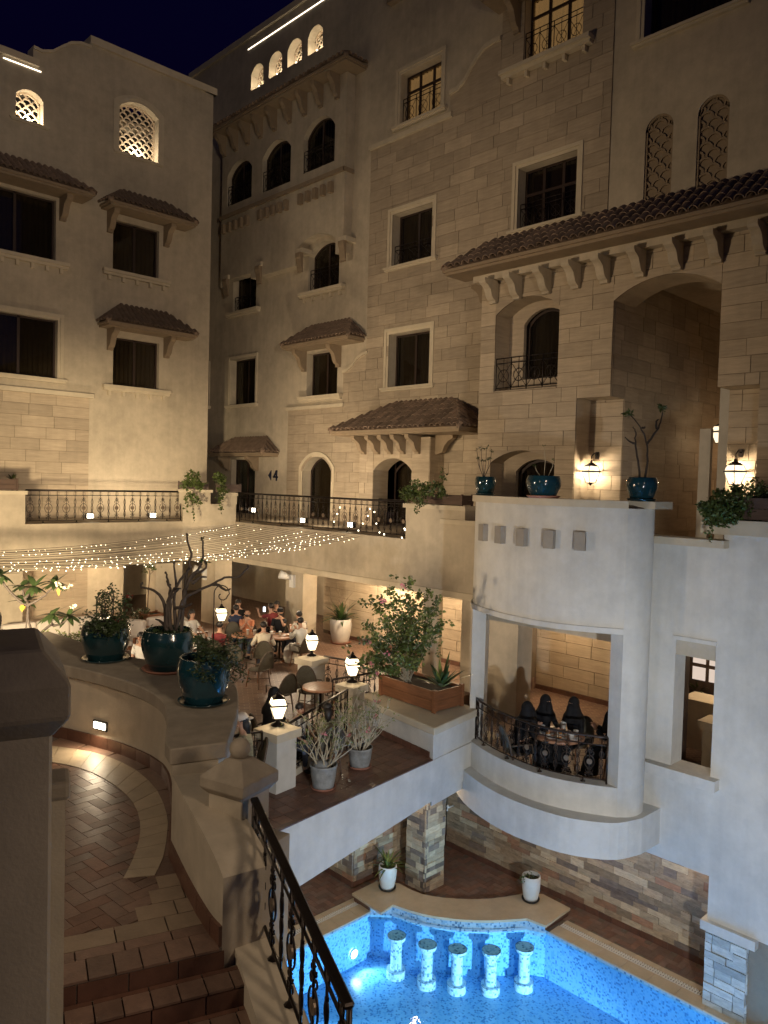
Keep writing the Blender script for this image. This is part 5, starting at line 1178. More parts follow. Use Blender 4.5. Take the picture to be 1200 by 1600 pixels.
railing('short railing between the nearest lamp pillar and the flowerpots', [V3(ca+Vector((.32, .12, 0)), F2+.12), V3(Vector((9.6, 11.35, 0)), F2+.12), V3(cb+Vector((-.3, -.2, 0)), F2+.12)], .9, 12, V3(ca, F2), thick=1.1, feet=3)
cv = [cc+Vector((.3, -.1, 0)), cc+Vector((.5, -.9, 0)), cc+Vector((.2, -2.0, 0)), cb+Vector((-.1, .5, 0))]
railing('curved railing between the two farther lamp pillars, its top rail shining', [V3(p, F2+.05) for p in cv], 1.0, 12, V3(cc, F2), thick=1.1, feet=3)
mb = MB(); seg(mb, (ca.x+.25, ca.y+.05), (9.6, 11.25), .18, F2, F2+.14); seg(mb, (9.6, 11.25), (11.3, 11.75), .18, F2, F2+.14); tag(mb.obj('railing_plinth', 'stucco_trim'), 'low cream kerb under the railing behind the flowerpots', 'kerb')
railing('railing piece left of the nearest lamp pillar, behind the woman in the cap', [V3(ca+Vector((-.32, .0, 0)), F2+.1), V3(ca+Vector((-2.2, .4, 0)), F2+.1)], .95, 7, V3(ca, F2), thick=1.1, feet=2)
# hanging crook lamps of the restaurant
def crook(label, px, py, d):
    q = dep(px, py, d); x, y = q.x, q.y; t = thing('crook_lamp', label, 'lamp post', (x-.1, y+.12, F2), 0, 'shepherd-crook lamps'); zl = q.z; top = zl+.75
    dx, dy = .2*_rh.x, .2*_rh.y; m = MB(); p0 = (x-dx, y-dy)
    path = [(p0[0], p0[1], F2), (p0[0], p0[1], zl+.3)]
    for k in range(9): a = math.pi*(1-k/8); path.append((x+dx*math.cos(a), y+dy*math.cos(a), zl+.5+.22*math.sin(a)))
    for k in range(8): a = -math.pi*k/7*1.3; r_ = 1-.1*k; path.append((x+dx*r_*math.cos(a)*.8, y+dy*r_*math.cos(a)*.8, zl+.45+.16*r_*math.sin(a)))
    m.tube(path, .016, 6); m.obj('crook', 'iron', t); m = MB(); m.tube([(x, y, zl+.22), (x, y, zl+.34)], .008, 4); m.obj('hook', 'iron', t)
    lantern(t, (x, y, zl-.26), .56, .36, 'hang', energy=30)
crook('shepherd-crook lamp post with lit lantern beside the corner column', 346, 957, 20.5)
crook('shepherd-crook lamp with lit lantern glowing through the shrub in the left blue pot', 163, 970, 19.5)
# wall lanterns by the passage
def wlamp(label, px, py):
    q = FR.st(px, py); P = Vector(FR.P(q[0], q[1], .30)); t = thing('wall_lantern', label, 'lantern', tuple(P), 0, 'wall lanterns beside the stone passage'); lantern(t, (P.x, P.y, P.z-.35), .72, .40, 'wall', energy=80, glass='lamp_glass_low')
    m = MB(); b = FR.P(q[0], q[1]+.42, 0.03); m.tube([b, (b[0]-.14, b[1], b[2]+.05), (b[0]-.27, b[1], b[2]-.03), (P.x, P.y, P.z+.32)], .014, 5); m.obox((b[0], b[1], b[2]), (.03, .1, .18)); m.obj('wall_arm', 'iron', t)
wlamp('left wall lantern glowing on the stone recess beside the passage', 933, 737); wlamp('right wall lantern glowing above the trailing green planter', 1157, 737)
q = dep(1127, 676, 21.5); t = thing('pendant_lantern', 'lantern hanging on a chain inside the passage opening', 'lantern', tuple(q)); lantern(t, (q.x, q.y, q.z-.35), .78, .46, 'hang', energy=14, glass='lamp_glass_low')
m = MB(); m.tube([(q.x, q.y, q.z+.38), (q.x, q.y, q.z+2.6)], .012, 4); m.obj('chain', 'iron', t)
# flood lights on the terrace and on the columns
def flood(label, p, face, e, rz, target, spread=120, col=WARM2, grp='small flood lights on the terrace floor'):
    t = thing('flood_light', label, 'flood light', tuple(p), 0, grp); m = MB(); m.obox((p[0], p[1], p[2]), (.10, .26, .18), rz); m.obj('housing', 'plastic_black', t)
    d = (Vector(target)-Vector(p)).normalized(); m = MB(); m.obox((p[0]+face[0]*.055, p[1]+face[1]*.055, p[2]), (.012, .2, .13), rz); m.obj('lens', 'flood_lens', t)
    light('flood_lamp', 'SPOT', tuple(Vector(p)+d*.14), e, col, .08, target, R(spread), .8)
q1, q2 = onY(140, 806, 24.6), onY(238, 805, 24.6)
for q, l, e in ((q1, 'flood light behind the left railing near the planter end', 120), (q2, 'flood light behind the left railing near the right end', 180)): flood(l, (q.x, q.y, q.z), (0, -1), e, R(90), (q.x+1.0, 27, 1.0), 150)
for px, py, l, e in ((398, 797, 'flood light behind the long railing under the awning door', 330), (475, 813, 'round flood light behind the middle of the long railing', 260), (549, 820, 'square flood light behind the right part of the long railing', 60)):
    q = onX(px, py, 15.8); flood(l, tuple(q), (-1, 0), e, 0, (19.4, q.y+.5, 1.5), 150)
for px, py, l in ((300, 893, 'white flood light fixed high on the corner column'), (452, 903, 'white flood light fixed high on the second column')):
    X_ = 14.9 if px < 400 else 15.15; q = onX(px if px > 400 else 316, py, X_); t = thing('column_flood', l, 'flood light', tuple(q), 0, 'white flood lights on the columns')
    m = MB(); m.tube([(q.x+.05, q.y, q.z), (q.x-.28, q.y+.12, q.z+.12)], [.07, .14], 12); m.obj('housing', 'plastic_white', t); m = MB(); m.obox((q.x+.08, q.y-.06, q.z-.1), (.1, .2, .4)); m.obj('wall_box', 'plastic_white', t)
# unseen fill spots added on the camera side also light the court
# ================================================================== POTS AND PLANTS
pr5 = random.Random(11)
def pot(name, label, c, R_, Hh, style, m='blue_glaze', saucer='blue_glaze', cat='flowerpot', group=None):
    t = thing(name, label, cat, tuple(c), 0, group); mb = MB()
    if style == 'bowl': pf = [(0, .0), (.66, 0), (.70, .04), (.82, .22), (.96, .5), (1.0, .68), (.97, .86), (.90, .97), (.90, 1.0), (.84, 1.0), (.86, .93), (.9, .8), (.6, .78), (0, .80)]
    elif style == 'tall': pf = [(0, 0), (.70, 0), (.78, .1), (.94, .45), (1.0, .75), (.98, .98), (.95, 1.0), (.88, 1.0), (.88, .9), (0, .88)]
    else: pf = [(0, 0), (.74, 0), (.78, .05), (.93, .6), (.97, .9), (1.02, .93), (1.02, 1.0), (.94, 1.0), (.93, .86), (0, .84)]
    ns = len(pf)-2; mb.lathe([(a*R_, b*Hh+.02) for a, b in pf[:ns]], tuple(c), 28); mb.obj('pot_body', m, t)
    so = MB(); so.lathe([(0, pf[-1][1]*Hh+.01), (R_*.9, pf[-1][1]*Hh)], tuple(c), 20); so.obj('soil', 'soil', t)
    if saucer: sa = MB(); sa.lathe([(0, 0), (R_*.82, 0), (R_*.95, .035), (R_*.95, .05), (R_*.86, .03), (0, .02)], tuple(c), 24); sa.obj('saucer', saucer, t)
    return t
def leafy(mb, c, r, n, size, asp=.5, rng=pr5, flat=0, squash=1):
    """n little pointed leaves round a point"""
    for _ in range(n):
        d = Vector((rng.gauss(0, 1), rng.gauss(0, 1), rng.gauss(0, squash))).normalized()*r*rng.random()**.5
        p = Vector(c)+d; a = Vector((rng.gauss(0, 1), rng.gauss(0, 1), rng.gauss(0, .6))).normalized(); b = a.cross(Vector((rng.gauss(0, 1), rng.gauss(0, 1), rng.gauss(0, 1)))).normalized(); s = size*rng.uniform(.6, 1.3)
        mb._a([p, p+a*s*.5+b*s*asp*.5, p+a*s, p+a*s*.5-b*s*asp*.5], [(0, 1, 2, 3)])
def blade(mb, p, d, L, w, droop, n=5):
    """long arching strap leaf"""
    d = Vector(d).normalized(); s = d.cross(Vector((0, 0, 1))); s = s.normalized() if s.length > .05 else Vector((1, 0, 0)); q = Vector(p); vs = []
    for i in range(n+1):
        t = i/n; ww = w*(1-t)**.6*(.55+.9*min(t*3, 1))*.6; vs += [q+s*ww, q-s*ww]; d = (d+Vector((0, 0, -droop/n))).normalized(); q = q+d*L/n
    mb._a(vs, [(2*i, 2*i+1, 2*i+3, 2*i+2) for i in range(n)])
def stems_px(mb, polys, px, d, r0=.022, r1=.008, wob=.25, rng=pr5):
    """branches traced as curves in the plant's own depth, bent towards and away from the viewer"""
    tips = []
    for pl in polys:
        n = len(pl); dz = rng.uniform(-wob, wob); P = [dep(*px(*q), d+dz*(i/(n-1))**1.2) for i, q in enumerate(pl)]; P = [Vector(v) for v in smooth([tuple(p) for p in P], 4)]; k = len(P)
        P = [p+Vector((rng.gauss(0, .006), rng.gauss(0, .006), 0)) for p in P]
        mb.tube(P, [r0+(r1-r0)*i/(k-1) for i in range(k)], 6); tips.append(P[-1])
    return tips
def grow(mb, p, d, L, r, lev, tips, spread=.6, up=.15, kids=(2, 3), rng=pr5, sh=.72):
    q = Vector(p); dd = Vector(d).normalized(); P = [q.copy()]
    for i in range(4): dd = (dd+Vector((rng.gauss(0, .12), rng.gauss(0, .12), rng.gauss(0, .08)+up*.25))).normalized(); q = q+dd*L/4; P.append(q.copy())
    mb.tube(P, [r*(1-.35*i/4) for i in range(5)], 5)
    tips.append((q.copy(), lev))
    if lev > 0:
        for _ in range(rng.randint(*kids)):
            nd_ = (dd+Vector((rng.gauss(0, spread), rng.gauss(0, spread), rng.gauss(0, spread*.5)+up))).normalized(); grow(mb, P[-1] if rng.random() < .6 else P[2], nd_, L*sh*rng.uniform(.8, 1.2), r*.65, lev-1, tips, spread, up, kids, rng, sh)
def plant(name, label, c, cat='plant', group=None): return thing(name, label, cat, tuple(c), 0, group)
ZC = -2.75
# --- three blue pots on the ramp wall
P1 = onZ(165, 1031, ZC); P1 = P1+Vector((P1.x, P1.y, 0)).normalized()*-.0; P2 = onZ(262, 1047, ZC); P3 = onZ(318, 1098, ZC)
pot('glazed_pot', 'dark teal glazed pot at the left end of the ramp wall, holding a leggy shrub', P1, .355, .52, 'bowl', saucer='blue_glaze')
pot('glazed_pot', 'largest teal glazed pot on a pink saucer, middle of the ramp wall', P2, .37, .56, 'bowl', saucer='terracotta')
pot('glazed_pot', 'teal glazed pot nearest the camera on the ramp wall, with blue reflections', P3, .325, .55, 'bowl', 'blue_glaze_b', 'blue_glaze')
c4 = lambda x, y: (100+x/4, 820+y/4)
t = plant('leggy_shrub', 'leggy small-leaved shrub growing out of the left blue pot', P1+Vector((0, 0, .4))); w = MB(); lf = MB()
polys = [[(270, 660), (260, 560), (250, 480), (240, 410)], [(270, 660), (300, 560), (310, 450), (290, 385)], [(280, 650), (350, 560), (370, 480), (410, 445)], [(260, 650), (200, 590), (130, 560)], [(260, 655), (180, 640), (100, 625)], [(275, 655), (330, 600), (390, 570)], [(265, 655), (230, 520), (215, 440)], [(300, 650), (350, 640), (420, 600)]]
stems_px(w, polys, c4, 11.1, .012, .004, .2)
for pl in polys:
    for i in range(1, len(pl)):
        for k in range(3): f = k/3; x = pl[i-1][0]+(pl[i][0]-pl[i-1][0])*f; y = pl[i-1][1]+(pl[i][1]-pl[i-1][1])*f; leafy(lf, dep(*c4(x, y), 11.1+pr5.uniform(-.15, .15)), .10, 26, .055)
leafy(lf, dep(*c4(270, 640), 11.1), .26, 260, .055, squash=.4)
w.obj('stem', 'bark_dark', t); lf.obj('foliage', 'leaf_dark', t, kind='stuff'); m = MB(); leafy(m, dep(*c4(405, 445), 11.1), .05, 14, .05); leafy(m, dep(*c4(330, 590), 11.1), .1, 14, .04); m.obj('blossom', 'petal_red', t)
t = plant('bare_branched_tree', 'bare dark many-stemmed tree spreading from the largest blue pot', P2+Vector((0, 0, .45)), 'tree'); w = MB()
polys = [[(730, 665), (745, 520), (765, 330), (792, 200), (776, 120), (770, 60)], [(700, 660), (740, 480), (800, 430), (910, 380), (1010, 330), (1090, 325), (1150, 260)], [(670, 660), (650, 480), (700, 390), (770, 290), (790, 265)], [(640, 660), (620, 480), (560, 410), (485, 390), (487, 365)], [(660, 650), (665, 500), (655, 370), (635, 300)], [(700, 640), (690, 480), (700, 350), (688, 240)], [(745, 520), (760, 380), (830, 300), (868, 200), (863, 85)], [(760, 400), (800, 310), (860, 290), (890, 262), (880, 228)], [(645, 655), (610, 610), (578, 590)], [(800, 365), (850, 328), (892, 328)], [(700, 520), (760, 512), (798, 490)], [(662, 380), (640, 350)], [(930, 372), (965, 378), (1010, 408), (1040, 400)], [(690, 400), (705, 400), (722, 398)], [(650, 640), (640, 520), (680, 440), (720, 400)]]
tips = stems_px(w, polys, c4, 10.75, .026, .011, .35); w.obj('trunk', 'bark_dark', t)
m = MB(); [m.ball(p, .02, 6) for p in tips[:8]]; m.obj('bud', 'bark_dark', t, kind='stuff'); m = MB(); leafy(m, dep(*c4(862, 90), 10.75), .04, 6, .07); leafy(m, dep(*c4(875, 235), 10.75), .05, 8, .08); m.obj('foliage', 'leaf_glossy', t)
m = MB(); leafy(m, P2+Vector((0, 0, .52)), .30, 420, .05, squash=.25); g_ = plant('pot_moss', 'fine greenery round the foot of the bare tree', P2+Vector((0, 0, .5))); m.obj('foliage', 'leaf_dark', g_, kind='stuff')
t = plant('fine_leaved_shrub', 'dark fine-leaved shrub spilling from the nearest blue pot', P3+Vector((0, 0, .5)), 'shrub'); w = MB(); lf = MB()
for k in range(34):
    a = pr5.uniform(0, 6.28); e = P3+Vector((0, 0, .5)); tgt = dep(pr5.uniform(300, 385), pr5.uniform(992, 1062), 9.2+pr5.uniform(-.3, .3)); mid = e.lerp(tgt, .5)+Vector((0, 0, .08)); w.tube([e, mid, tgt], [.007, .005, .003], 4)
    for f in (.3, .45, .6, .75, .9, 1): leafy(lf, e.lerp(tgt, f)+Vector((0, 0, .08*(1-abs(2*f-1)))), .07, 17, .052, .28)
w.obj('stem', 'bark_dark', t); lf.obj('foliage', 'leaf_dark', t, kind='stuff')
# --- frangipani and light shrub beyond the ramp wall
c75 = lambda x, y: (x/7.5, 860+y/7.5); D0 = 14.8
b0 = dep(*c75(390, 1090), D0); t = plant('frangipani_tree', 'young frangipani with long dark leaves and white flowers at the far left', (b0.x, b0.y, F2), 'tree'); w = MB(); lf = MB(); fw = MB()
polys = [[(395, 1150), (375, 960), (340, 840), (328, 650)], [(340, 660), (240, 600), (130, 500), (35, 380), (5, 300)], [(335, 650), (290, 560), (260, 420)], [(330, 640), (480, 560), (620, 440)], [(300, 560), (360, 480), (400, 420)], [(400, 1090), (500, 950), (600, 860), (605, 770)], [(600, 862), (640, 880), (740, 850), (800, 780)]]
stems_px(w, polys, c75, D0, .03, .016, .3); w.tube([dep(*c75(395, 1150), D0), (b0.x, b0.y, F2)], [.03, .04], 7); w.obj('trunk', 'bark_dark', t)
w = MB(); w.tube([dep(*c75(295, 1060), D0+.1), dep(*c75(325, 640), D0+.1)], .012, 5); w.obj('support_stake', 'bark_dark', t)
for (x, y, n) in ((10, 280, 15), (262, 410, 14), (300, 590, 12), (400, 420, 14), (640, 380, 20), (605, 745, 13), (800, 765, 20)):
    c = dep(*c75(x, y), D0+pr5.uniform(-.2, .2))
    for k in range(n):
        a = 6.28*k/n+pr5.uniform(-.2, .2); el = pr5.uniform(-.5, .9); blade(lf, c, (math.cos(a)*math.cos(el), math.sin(a)*math.cos(el), math.sin(el)), pr5.uniform(.26, .38), .085, .5, 4)
for (x, y) in ((820, 420), (740, 430), (850, 660), (690, 400)): leafy(fw, dep(*c75(x, y), D0-.2), .04, 12, .06, .8)
lf.obj('foliage', 'leaf_dark', t, kind='stuff'); fw.obj('blossom', 'petal_white', t, kind='stuff'); m = MB(); blade(m, dep(*c75(262, 640), D0-.1), (0, 0, -1), .13, .08, 0, 3); blade(m, dep(*c75(680, 450), D0-.1), (.2, .2, -1), .15, .05, 0, 3); m.obj('yellow_leaf', 'leaf_yellow', t)
t = plant('light_green_shrub', 'low light green shrub behind the coping at the far left', dep(95, 1010, 13.6), 'shrub'); lf = MB()
for k in range(70): leafy(lf, dep(pr5.uniform(48, 132), pr5.uniform(993, 1035)+0, 13.6+pr5.uniform(-.4, .4)), .13, 32, .06, .35)
lf.obj('foliage', 'leaf_light', t, kind='stuff')
# --- bougainvillea and sword plant in the planter
pcn = sum(((Vector((p.x, p.y, 0))) for p in pq), Vector())/4; zp = zt+.40 if zt < -4.5 else -4.26
zp = -4.24; B0 = Vector((pcn.x-.25, pcn.y+.15, zp))
t = plant('bougainvillea', 'large loose bougainvillea bush rising from the wooden planter box', B0, 'bush'); w = MB(); lf = MB(); lf2 = MB(); fw = MB()
r6 = random.Random(5)
ends = [(577, 940), (610, 918), (640, 906), (655, 928), (668, 925), (688, 935), (690, 972), (672, 985), (640, 950), (600, 965), (575, 975), (566, 1000), (585, 1000), (615, 990), (650, 985), (680, 950), (625, 935), (595, 935), (650, 1010), (620, 1030), (590, 1030), (572, 1025), (605, 1050), (640, 1040), (560, 1035), (580, 1048), (600, 1010), (632, 1000), (660, 960), (625, 965), (612, 945), (645, 965)]
for (x, y) in ends:
    e = dep(x, y, 15.4+r6.uniform(-.7, .7)); m1 = B0.lerp(e, .4)+Vector((r6.gauss(0, .1), r6.gauss(0, .1), .15)); m2 = B0.lerp(e, .75)+Vector((r6.gauss(0, .08), r6.gauss(0, .08), .10)); P = [Vector(v) for v in smooth([tuple(B0+Vector((r6.gauss(0, .05), r6.gauss(0, .05), 0))), tuple(m1), tuple(m2), tuple(e)], 5)]
    w.tube(P, [.014*(1-.75*i/(len(P)-1)) for i in range(len(P))], 4)
    for i, p in enumerate(P[5:]):
        g = lf if r6.random() < .72 else lf2; leafy(g, p, .085, 13, .075, .65, r6)
        if r6.random() < .5: q = p+Vector((r6.gauss(0, .14), r6.gauss(0, .14), r6.gauss(0, .1))); w.tube([p, q], .003, 3); leafy(g, q, .07, 11, .075, .65, r6)
for (x, y) in ((581, 1037), (597, 938), (575, 1003), (606, 1020), (590, 1052), (628, 915)): leafy(fw, dep(x, y, 14.9), .05, 12, .06, .8, r6)
w.obj('branches', 'bark_pale', t, kind='stuff'); lf.obj('foliage', 'leaf', t, kind='stuff'); lf2.obj('pale_foliage', 'leaf_light', t, kind='stuff'); fw.obj('blossom', 'petal', t, kind='stuff')
A0 = dep(690, 1072, 14.6); t = plant('sword_leaf_plant', 'green sword-leaved plant at the right end of the wooden planter', A0); 
for k in range(26):
    a = 6.28*k/26*3.1; el = R(20+60*(k/26)); lf = MB(); blade(lf, A0+Vector((0, 0, -.02)), (math.cos(a)*math.cos(el), math.sin(a)*math.cos(el), math.sin(el)), pr5.uniform(.35, .72), .07, .35, 6); lf.obj('leaf', 'leaf_glossy' if k % 3 else 'leaf_light', t)
# --- desert roses on the ledge
for i, (px, py, R_, hh, lab, sx) in enumerate(((505, 1231, .235, .40, 'paler grey pot standing left on the brown ledge', -1), (562, 1198, .23, .36, 'brown-grey pot standing right on the brown ledge, nearer the planter', 1))):
    b = onZ(px, py, F2+.01); pot('grey_pot', lab, b, R_, hh, 'plain', 'pot_grey', 'terracotta')
    top = b+Vector((0, 0, hh*.85)); t = plant('desert_rose', ['tangled pale desert rose in the left grey pot', 'taller desert rose with pink flowers in the right ledge pot'][i], top, 'plant'); w = MB(); lf = MB(); fw = MB(); tips = []
    rg_ = random.Random(20+i)
    if i == 0: m = MB(); m.ball(top+Vector((-.05, 0, .02)), .15, 14, (1, 1, .9)); m.obj('swollen_root', 'pot_grey', t)
    for k in range(11 if i == 0 else 14):
        a = rg_.uniform(0, 6.28); grow(w, top+Vector((.09*math.cos(a), .09*math.sin(a), 0)), (math.cos(a)*.5, math.sin(a)*.5, 1.0), .36, .018, 3, tips, .42, .16, (2, 2), rg_, .78)
    for p, l in tips:
        if l <= 1: leafy(lf, p, .03, 4, .05, .35, rg_)
    for k in range(5 if i else 1): p = rg_.choice(tips)[0]; leafy(fw, p, .04, 12, .055, .8, rg_)
    w.obj('branches', 'bark_pale', t, kind='stuff'); lf.obj('foliage', 'leaf_light', t, kind='stuff'); fw.obj('blossom', 'petal', t, kind='stuff')
# --- white pot with spider plant by the restaurant wall
b = onZ(532, 998, F2); b = Vector((16.6, 16.6*b.y/b.x, F2)); pot('white_pot', 'tall white pot on a pink saucer against the lit restaurant wall', b, .36, .78, 'tall', 'pot_white', 'terracotta')
t = plant('strap_leaf_plant', 'strap-leaved plant with dry flower stalks in the white wall pot', b+Vector((0, 0, .7)))
for k in range(34): a = 6.28*k/34*5.1; el = R(pr5.uniform(25, 80)); lf = MB(); blade(lf, b+Vector((0, 0, .68)), (math.cos(a)*math.cos(el), math.sin(a)*math.cos(el), math.sin(el)), pr5.uniform(.6, 1.0), .09, 1.1, 6); lf.obj('leaf', 'leaf_glossy', t)
w = MB(); tips = []
for k in range(6): a = pr5.uniform(0, 6.28); grow(w, b+Vector((0, 0, .7)), (math.cos(a)*.35, math.sin(a)*.35, 1), .42, .010, 3, tips, .4, .1, (2, 2))
w.obj('dry_stalks', 'bark', t, kind='stuff')
# --- trailing planters on the terrace pedestals
def trail(label, corners, z0, z1, mt, plab, spots, d, size=.075, hang=()):
    pb = planter(label, corners, z0, z1, mt, 2, posts=.05) if corners else None
    if spots:
        q = dep(spots[0][0], spots[0][1], d); t = plant('trailing_plant', plab, q); lf = MB(); w = MB(); rr_ = random.Random(int(spots[0][0]))
        for (x, y, rpx, n) in spots: leafy(lf, dep(x, y, d+rr_.uniform(-.15, .15)), rpx/FPX*d, n, size, .7, rr_)
        for (x0, y0, x1, y1) in hang:
            a, b = dep(x0, y0, d-.15), dep(x1, y1, d-.25); w.tube([a, a.lerp(b, .5)+Vector((.03, -.03, 0)), b], .006, 3)
            for k in range(7): leafy(lf, a.lerp(b, k/6), .06, 5, size, .7, rr_)
        if w.v: w.obj('runner', 'bark', t, kind='stuff')
        lf.obj('foliage', 'leaf', t, kind='stuff')
def quad_on(p, q, w):
    P, Q = Vector(p), Vector(q); e = (Q-P).normalized(); n = Vector((-e.y, e.x)); n = n if n.dot(P) > 0 else -n; return [tuple(P), tuple(Q), tuple(Q+n*w), tuple(P+n*w)]
trail('dark wooden planter on the corner pedestal, ivy hanging down its front', quad_on((13.6, 24.2), (14.5, 23.74), .35), -.46, -.20, 'wood_dark', 'ivy tumbling from the planter at the right end of the left railing', [(300, 748, 14, 240), (290, 758, 9, 110), (312, 758, 9, 110), (298, 775, 10, 90), (308, 783, 8, 50)], 26.2, .10, [(298, 780, 303, 812), (292, 775, 290, 795)])
trail('small dark wooden planter at the left end of the long railing', quad_on((14.75, 23.62), (15.5, 23.2), .35), -.54, -.24, 'wood_dark', 'ivy tumbling beside the small planter at the left end of the long railing', [(345, 750, 10, 150), (348, 765, 9, 130), (341, 742, 6, 60), (346, 778, 7, 60)], 26.2, .10, [(345, 780, 346, 798)])
trail('dark wooden planter on the right pedestal of the long railing', [(15.28, 12.85), (15.28, 14.8), (15.7, 14.8), (15.7, 12.85)], -.58, -.30, 'wood_dark', 'bushy mixed plants in the planter at the right end of the long railing', [(650, 768, 18, 520), (636, 772, 14, 240), (668, 765, 13, 240), (690, 770, 10, 110), (684, 758, 7, 60), (692, 745, 6, 30), (660, 785, 9, 60)], 20.2, .075, [(655, 785, 650, 802), (690, 765, 693, 733)])
trail('dark wooden planter on the white parapet at the right edge, almost covered in green', [(13.45, 1.5), (13.45, FW.st(1150, 800)[0]), (13.85, FW.st(1150, 800)[0]), (13.85, 1.5)], -.5, -.10, 'wood_dark', 'dense trailing green plant tumbling over the white parapet at the right edge', [(1130, 792, 26, 1100), (1155, 790, 26, 1000), (1185, 792, 26, 900), (1110, 797, 16, 450), (1112, 812, 11, 220), (1140, 808, 16, 420), (1170, 810, 14, 300), (1125, 818, 9, 120), (1150, 765, 9, 120), (1168, 762, 10, 70), (1125, 770, 8, 80), (1190, 765, 14, 140), (1180, 750, 6, 30), (1098, 790, 8, 60)], 13.25, .062, [(1112, 815, 1108, 845), (1100, 798, 1090, 790)])
planter('long dark wooden planter on the parapet at the far left edge', [(4, 24.2), (8.3, 24.2), (8.3, 24.6), (4, 24.6)], -.57, -.22, 'wood_dark', 2, posts=.05)
q = dep(19, 750, 25.6); t = plant('small_spiky_plant', 'small spiky plant in the far left planter', q)
for k in range(16): a = 6.28*k/16*3.1; lf = MB(); blade(lf, q, (math.cos(a), math.sin(a), pr5.uniform(.6, 2)), .28, .05, .3, 3); lf.obj('leaf', 'leaf', t)
# --- teal pots on the round balcony parapet
def cap_pt(px, back=.16):
    q, tg = drum_px(px); return Vector((q.x, q.y, 0))*(1+back/q.length)+Vector((0, 0, -.23))
pa_ = cap_pt(757, .3); pb_ = cap_pt(848); pc_ = cap_pt(980); pc_ = dep(1002, 785, (pc_.x*CF.x+pc_.y*CF.y)+.15); pc_.z = -.23
pot('glazed_pot', 'smallest teal pot, at the left end of the round balcony parapet', pa_, .215, .36, 'bowl'); pot('glazed_pot', 'wide teal bowl on a red saucer on the round balcony parapet', pb_, .32, .39, 'bowl', 'blue_glaze_b', 'terracotta'); pot('glazed_pot', 'teal pot with two tall bare stems at the right end of the round balcony parapet', pc_, .27, .40, 'bowl', 'blue_glaze_b')
t = plant('upright_succulent', 'thin upright stems with dark buds in the smallest teal pot', pa_+Vector((0, 0, .3))); w = MB(); lf = MB(); dA = pa_.dot(CF)
for (x, y) in ((745, 702), (752, 700), (760, 700), (748, 714), (764, 716), (756, 720), (768, 705)): w.tube([dep(756, 748, dA), dep((756+x)/2+(x-756)*.3, (748+y)/2, dA), dep(x, y, dA)], [.008, .007, .005], 4); leafy(lf, dep(x, y, dA), .035, 12, .06, .4)
w.obj('stem', 'bark_dark', t); lf.obj('foliage', 'leaf_dark', t)
t = plant('sparse_stems', 'two sparse thin stems in the wide teal bowl', pb_+Vector((0, 0, .3))); w = MB(); lf = MB(); dA = pb_.dot(CF)
for pl in ([(850, 745), (852, 720), (850, 697)], [(856, 745), (864, 728), (862, 718)], [(845, 745), (838, 735), (836, 728)]): w.tube([dep(x, y, dA) for x, y in pl], [.008, .006, .004], 4); leafy(lf, dep(*pl[-1], dA), .03, 5, .05, .5)
w.obj('stem', 'bark_pale', t); lf.obj('foliage', 'leaf', t)
t = plant('bare_desert_rose', 'tall bare desert rose with two leaf tufts in the right teal pot', pc_+Vector((0, 0, .3))); w = MB(); lf = MB(); dA = pc_.dot(CF); c3 = lambda x, y: (800+x/3, 400+y/3)
tips = stems_px(w, [[(600, 1055), (590, 960), (578, 870), (578, 820), (566, 800)], [(580, 880), (550, 870), (530, 848)], [(622, 1055), (636, 960), (630, 870), (600, 800), (548, 735)], [(632, 880), (670, 830), (695, 780), (708, 715)], [(605, 805), (620, 805), (622, 800)], [(680, 810), (676, 775), (690, 765)]], c3, dA, .024, .008, .1)
for p in (tips[2], tips[3]): leafy(lf, p, .07, 40, .09, .35)
w.obj('stem', 'bark_dark', t); lf.obj('foliage', 'leaf', t)
# --- white pots on the pool bar
b1 = onZ(605, 1388, zb); b2 = onZ(829, 1406, zb)
pot('white_pot', 'white pot with a spider plant on the left end of the pool bar', b1, .20, .50, 'tall', 'pot_white', 'plastic_black'); pot('white_pot', 'white pot with a low wilted plant on the right end of the pool bar', b2, .20, .52, 'tall', 'pot_white', 'plastic_black')
t = plant('spider_plant', 'spiky spider plant in the left poolside pot', b1+Vector((0, 0, .45)))
for k in range(26): a = 6.28*k/26*5.1; el = R(pr5.uniform(20, 85)); lf = MB(); blade(lf, b1+Vector((0, 0, .46)), (math.cos(a)*math.cos(el), math.sin(a)*math.cos(el), math.sin(el)), pr5.uniform(.3, .58), .04, .9, 5); lf.obj('leaf', 'leaf_light' if k % 3 == 0 else 'leaf', t)
t = plant('wilted_plant', 'low wilted greenery in the right poolside pot', b2+Vector((0, 0, .45))); lf = MB(); leafy(lf, b2+Vector((-.03, .05, .47)), .16, 60, .08, .5, squash=.3); leafy(lf, b2+Vector((-.2, .08, .52)), .05, 10, .08, .4); lf.obj('foliage', 'leaf', t, kind='stuff')
# hose on the wall behind the bar, white tap
q = dep(690, 1345, 17.2); mb = MB()
for k in range(4): mb.tube([(14.3+.02*k, q.y*14.4/q.x+.16*math.cos(a*.524)+.02*k, -8.62+.24*math.sin(a*.524)+.03*k) for a in range(12)], .018, 5, closed=True)
tag(mb.obj('garden_hose', 'hose'), 'coiled red hose hanging on the ledger-stone wall behind the pillar', 'hose')
mb = MB(); yq = onX(703, 1311, 14.4).y; mb.tube([(14.5, yq, -7.93), (14.28, yq, -7.93), (14.26, yq, -8.0)], .02, 6); mb.ball((14.28, yq, -7.89), .035, 8); tag(mb.obj('wall_tap', 'plastic_white'), 'small white tap on the ledger-stone wall above the hose', 'tap')
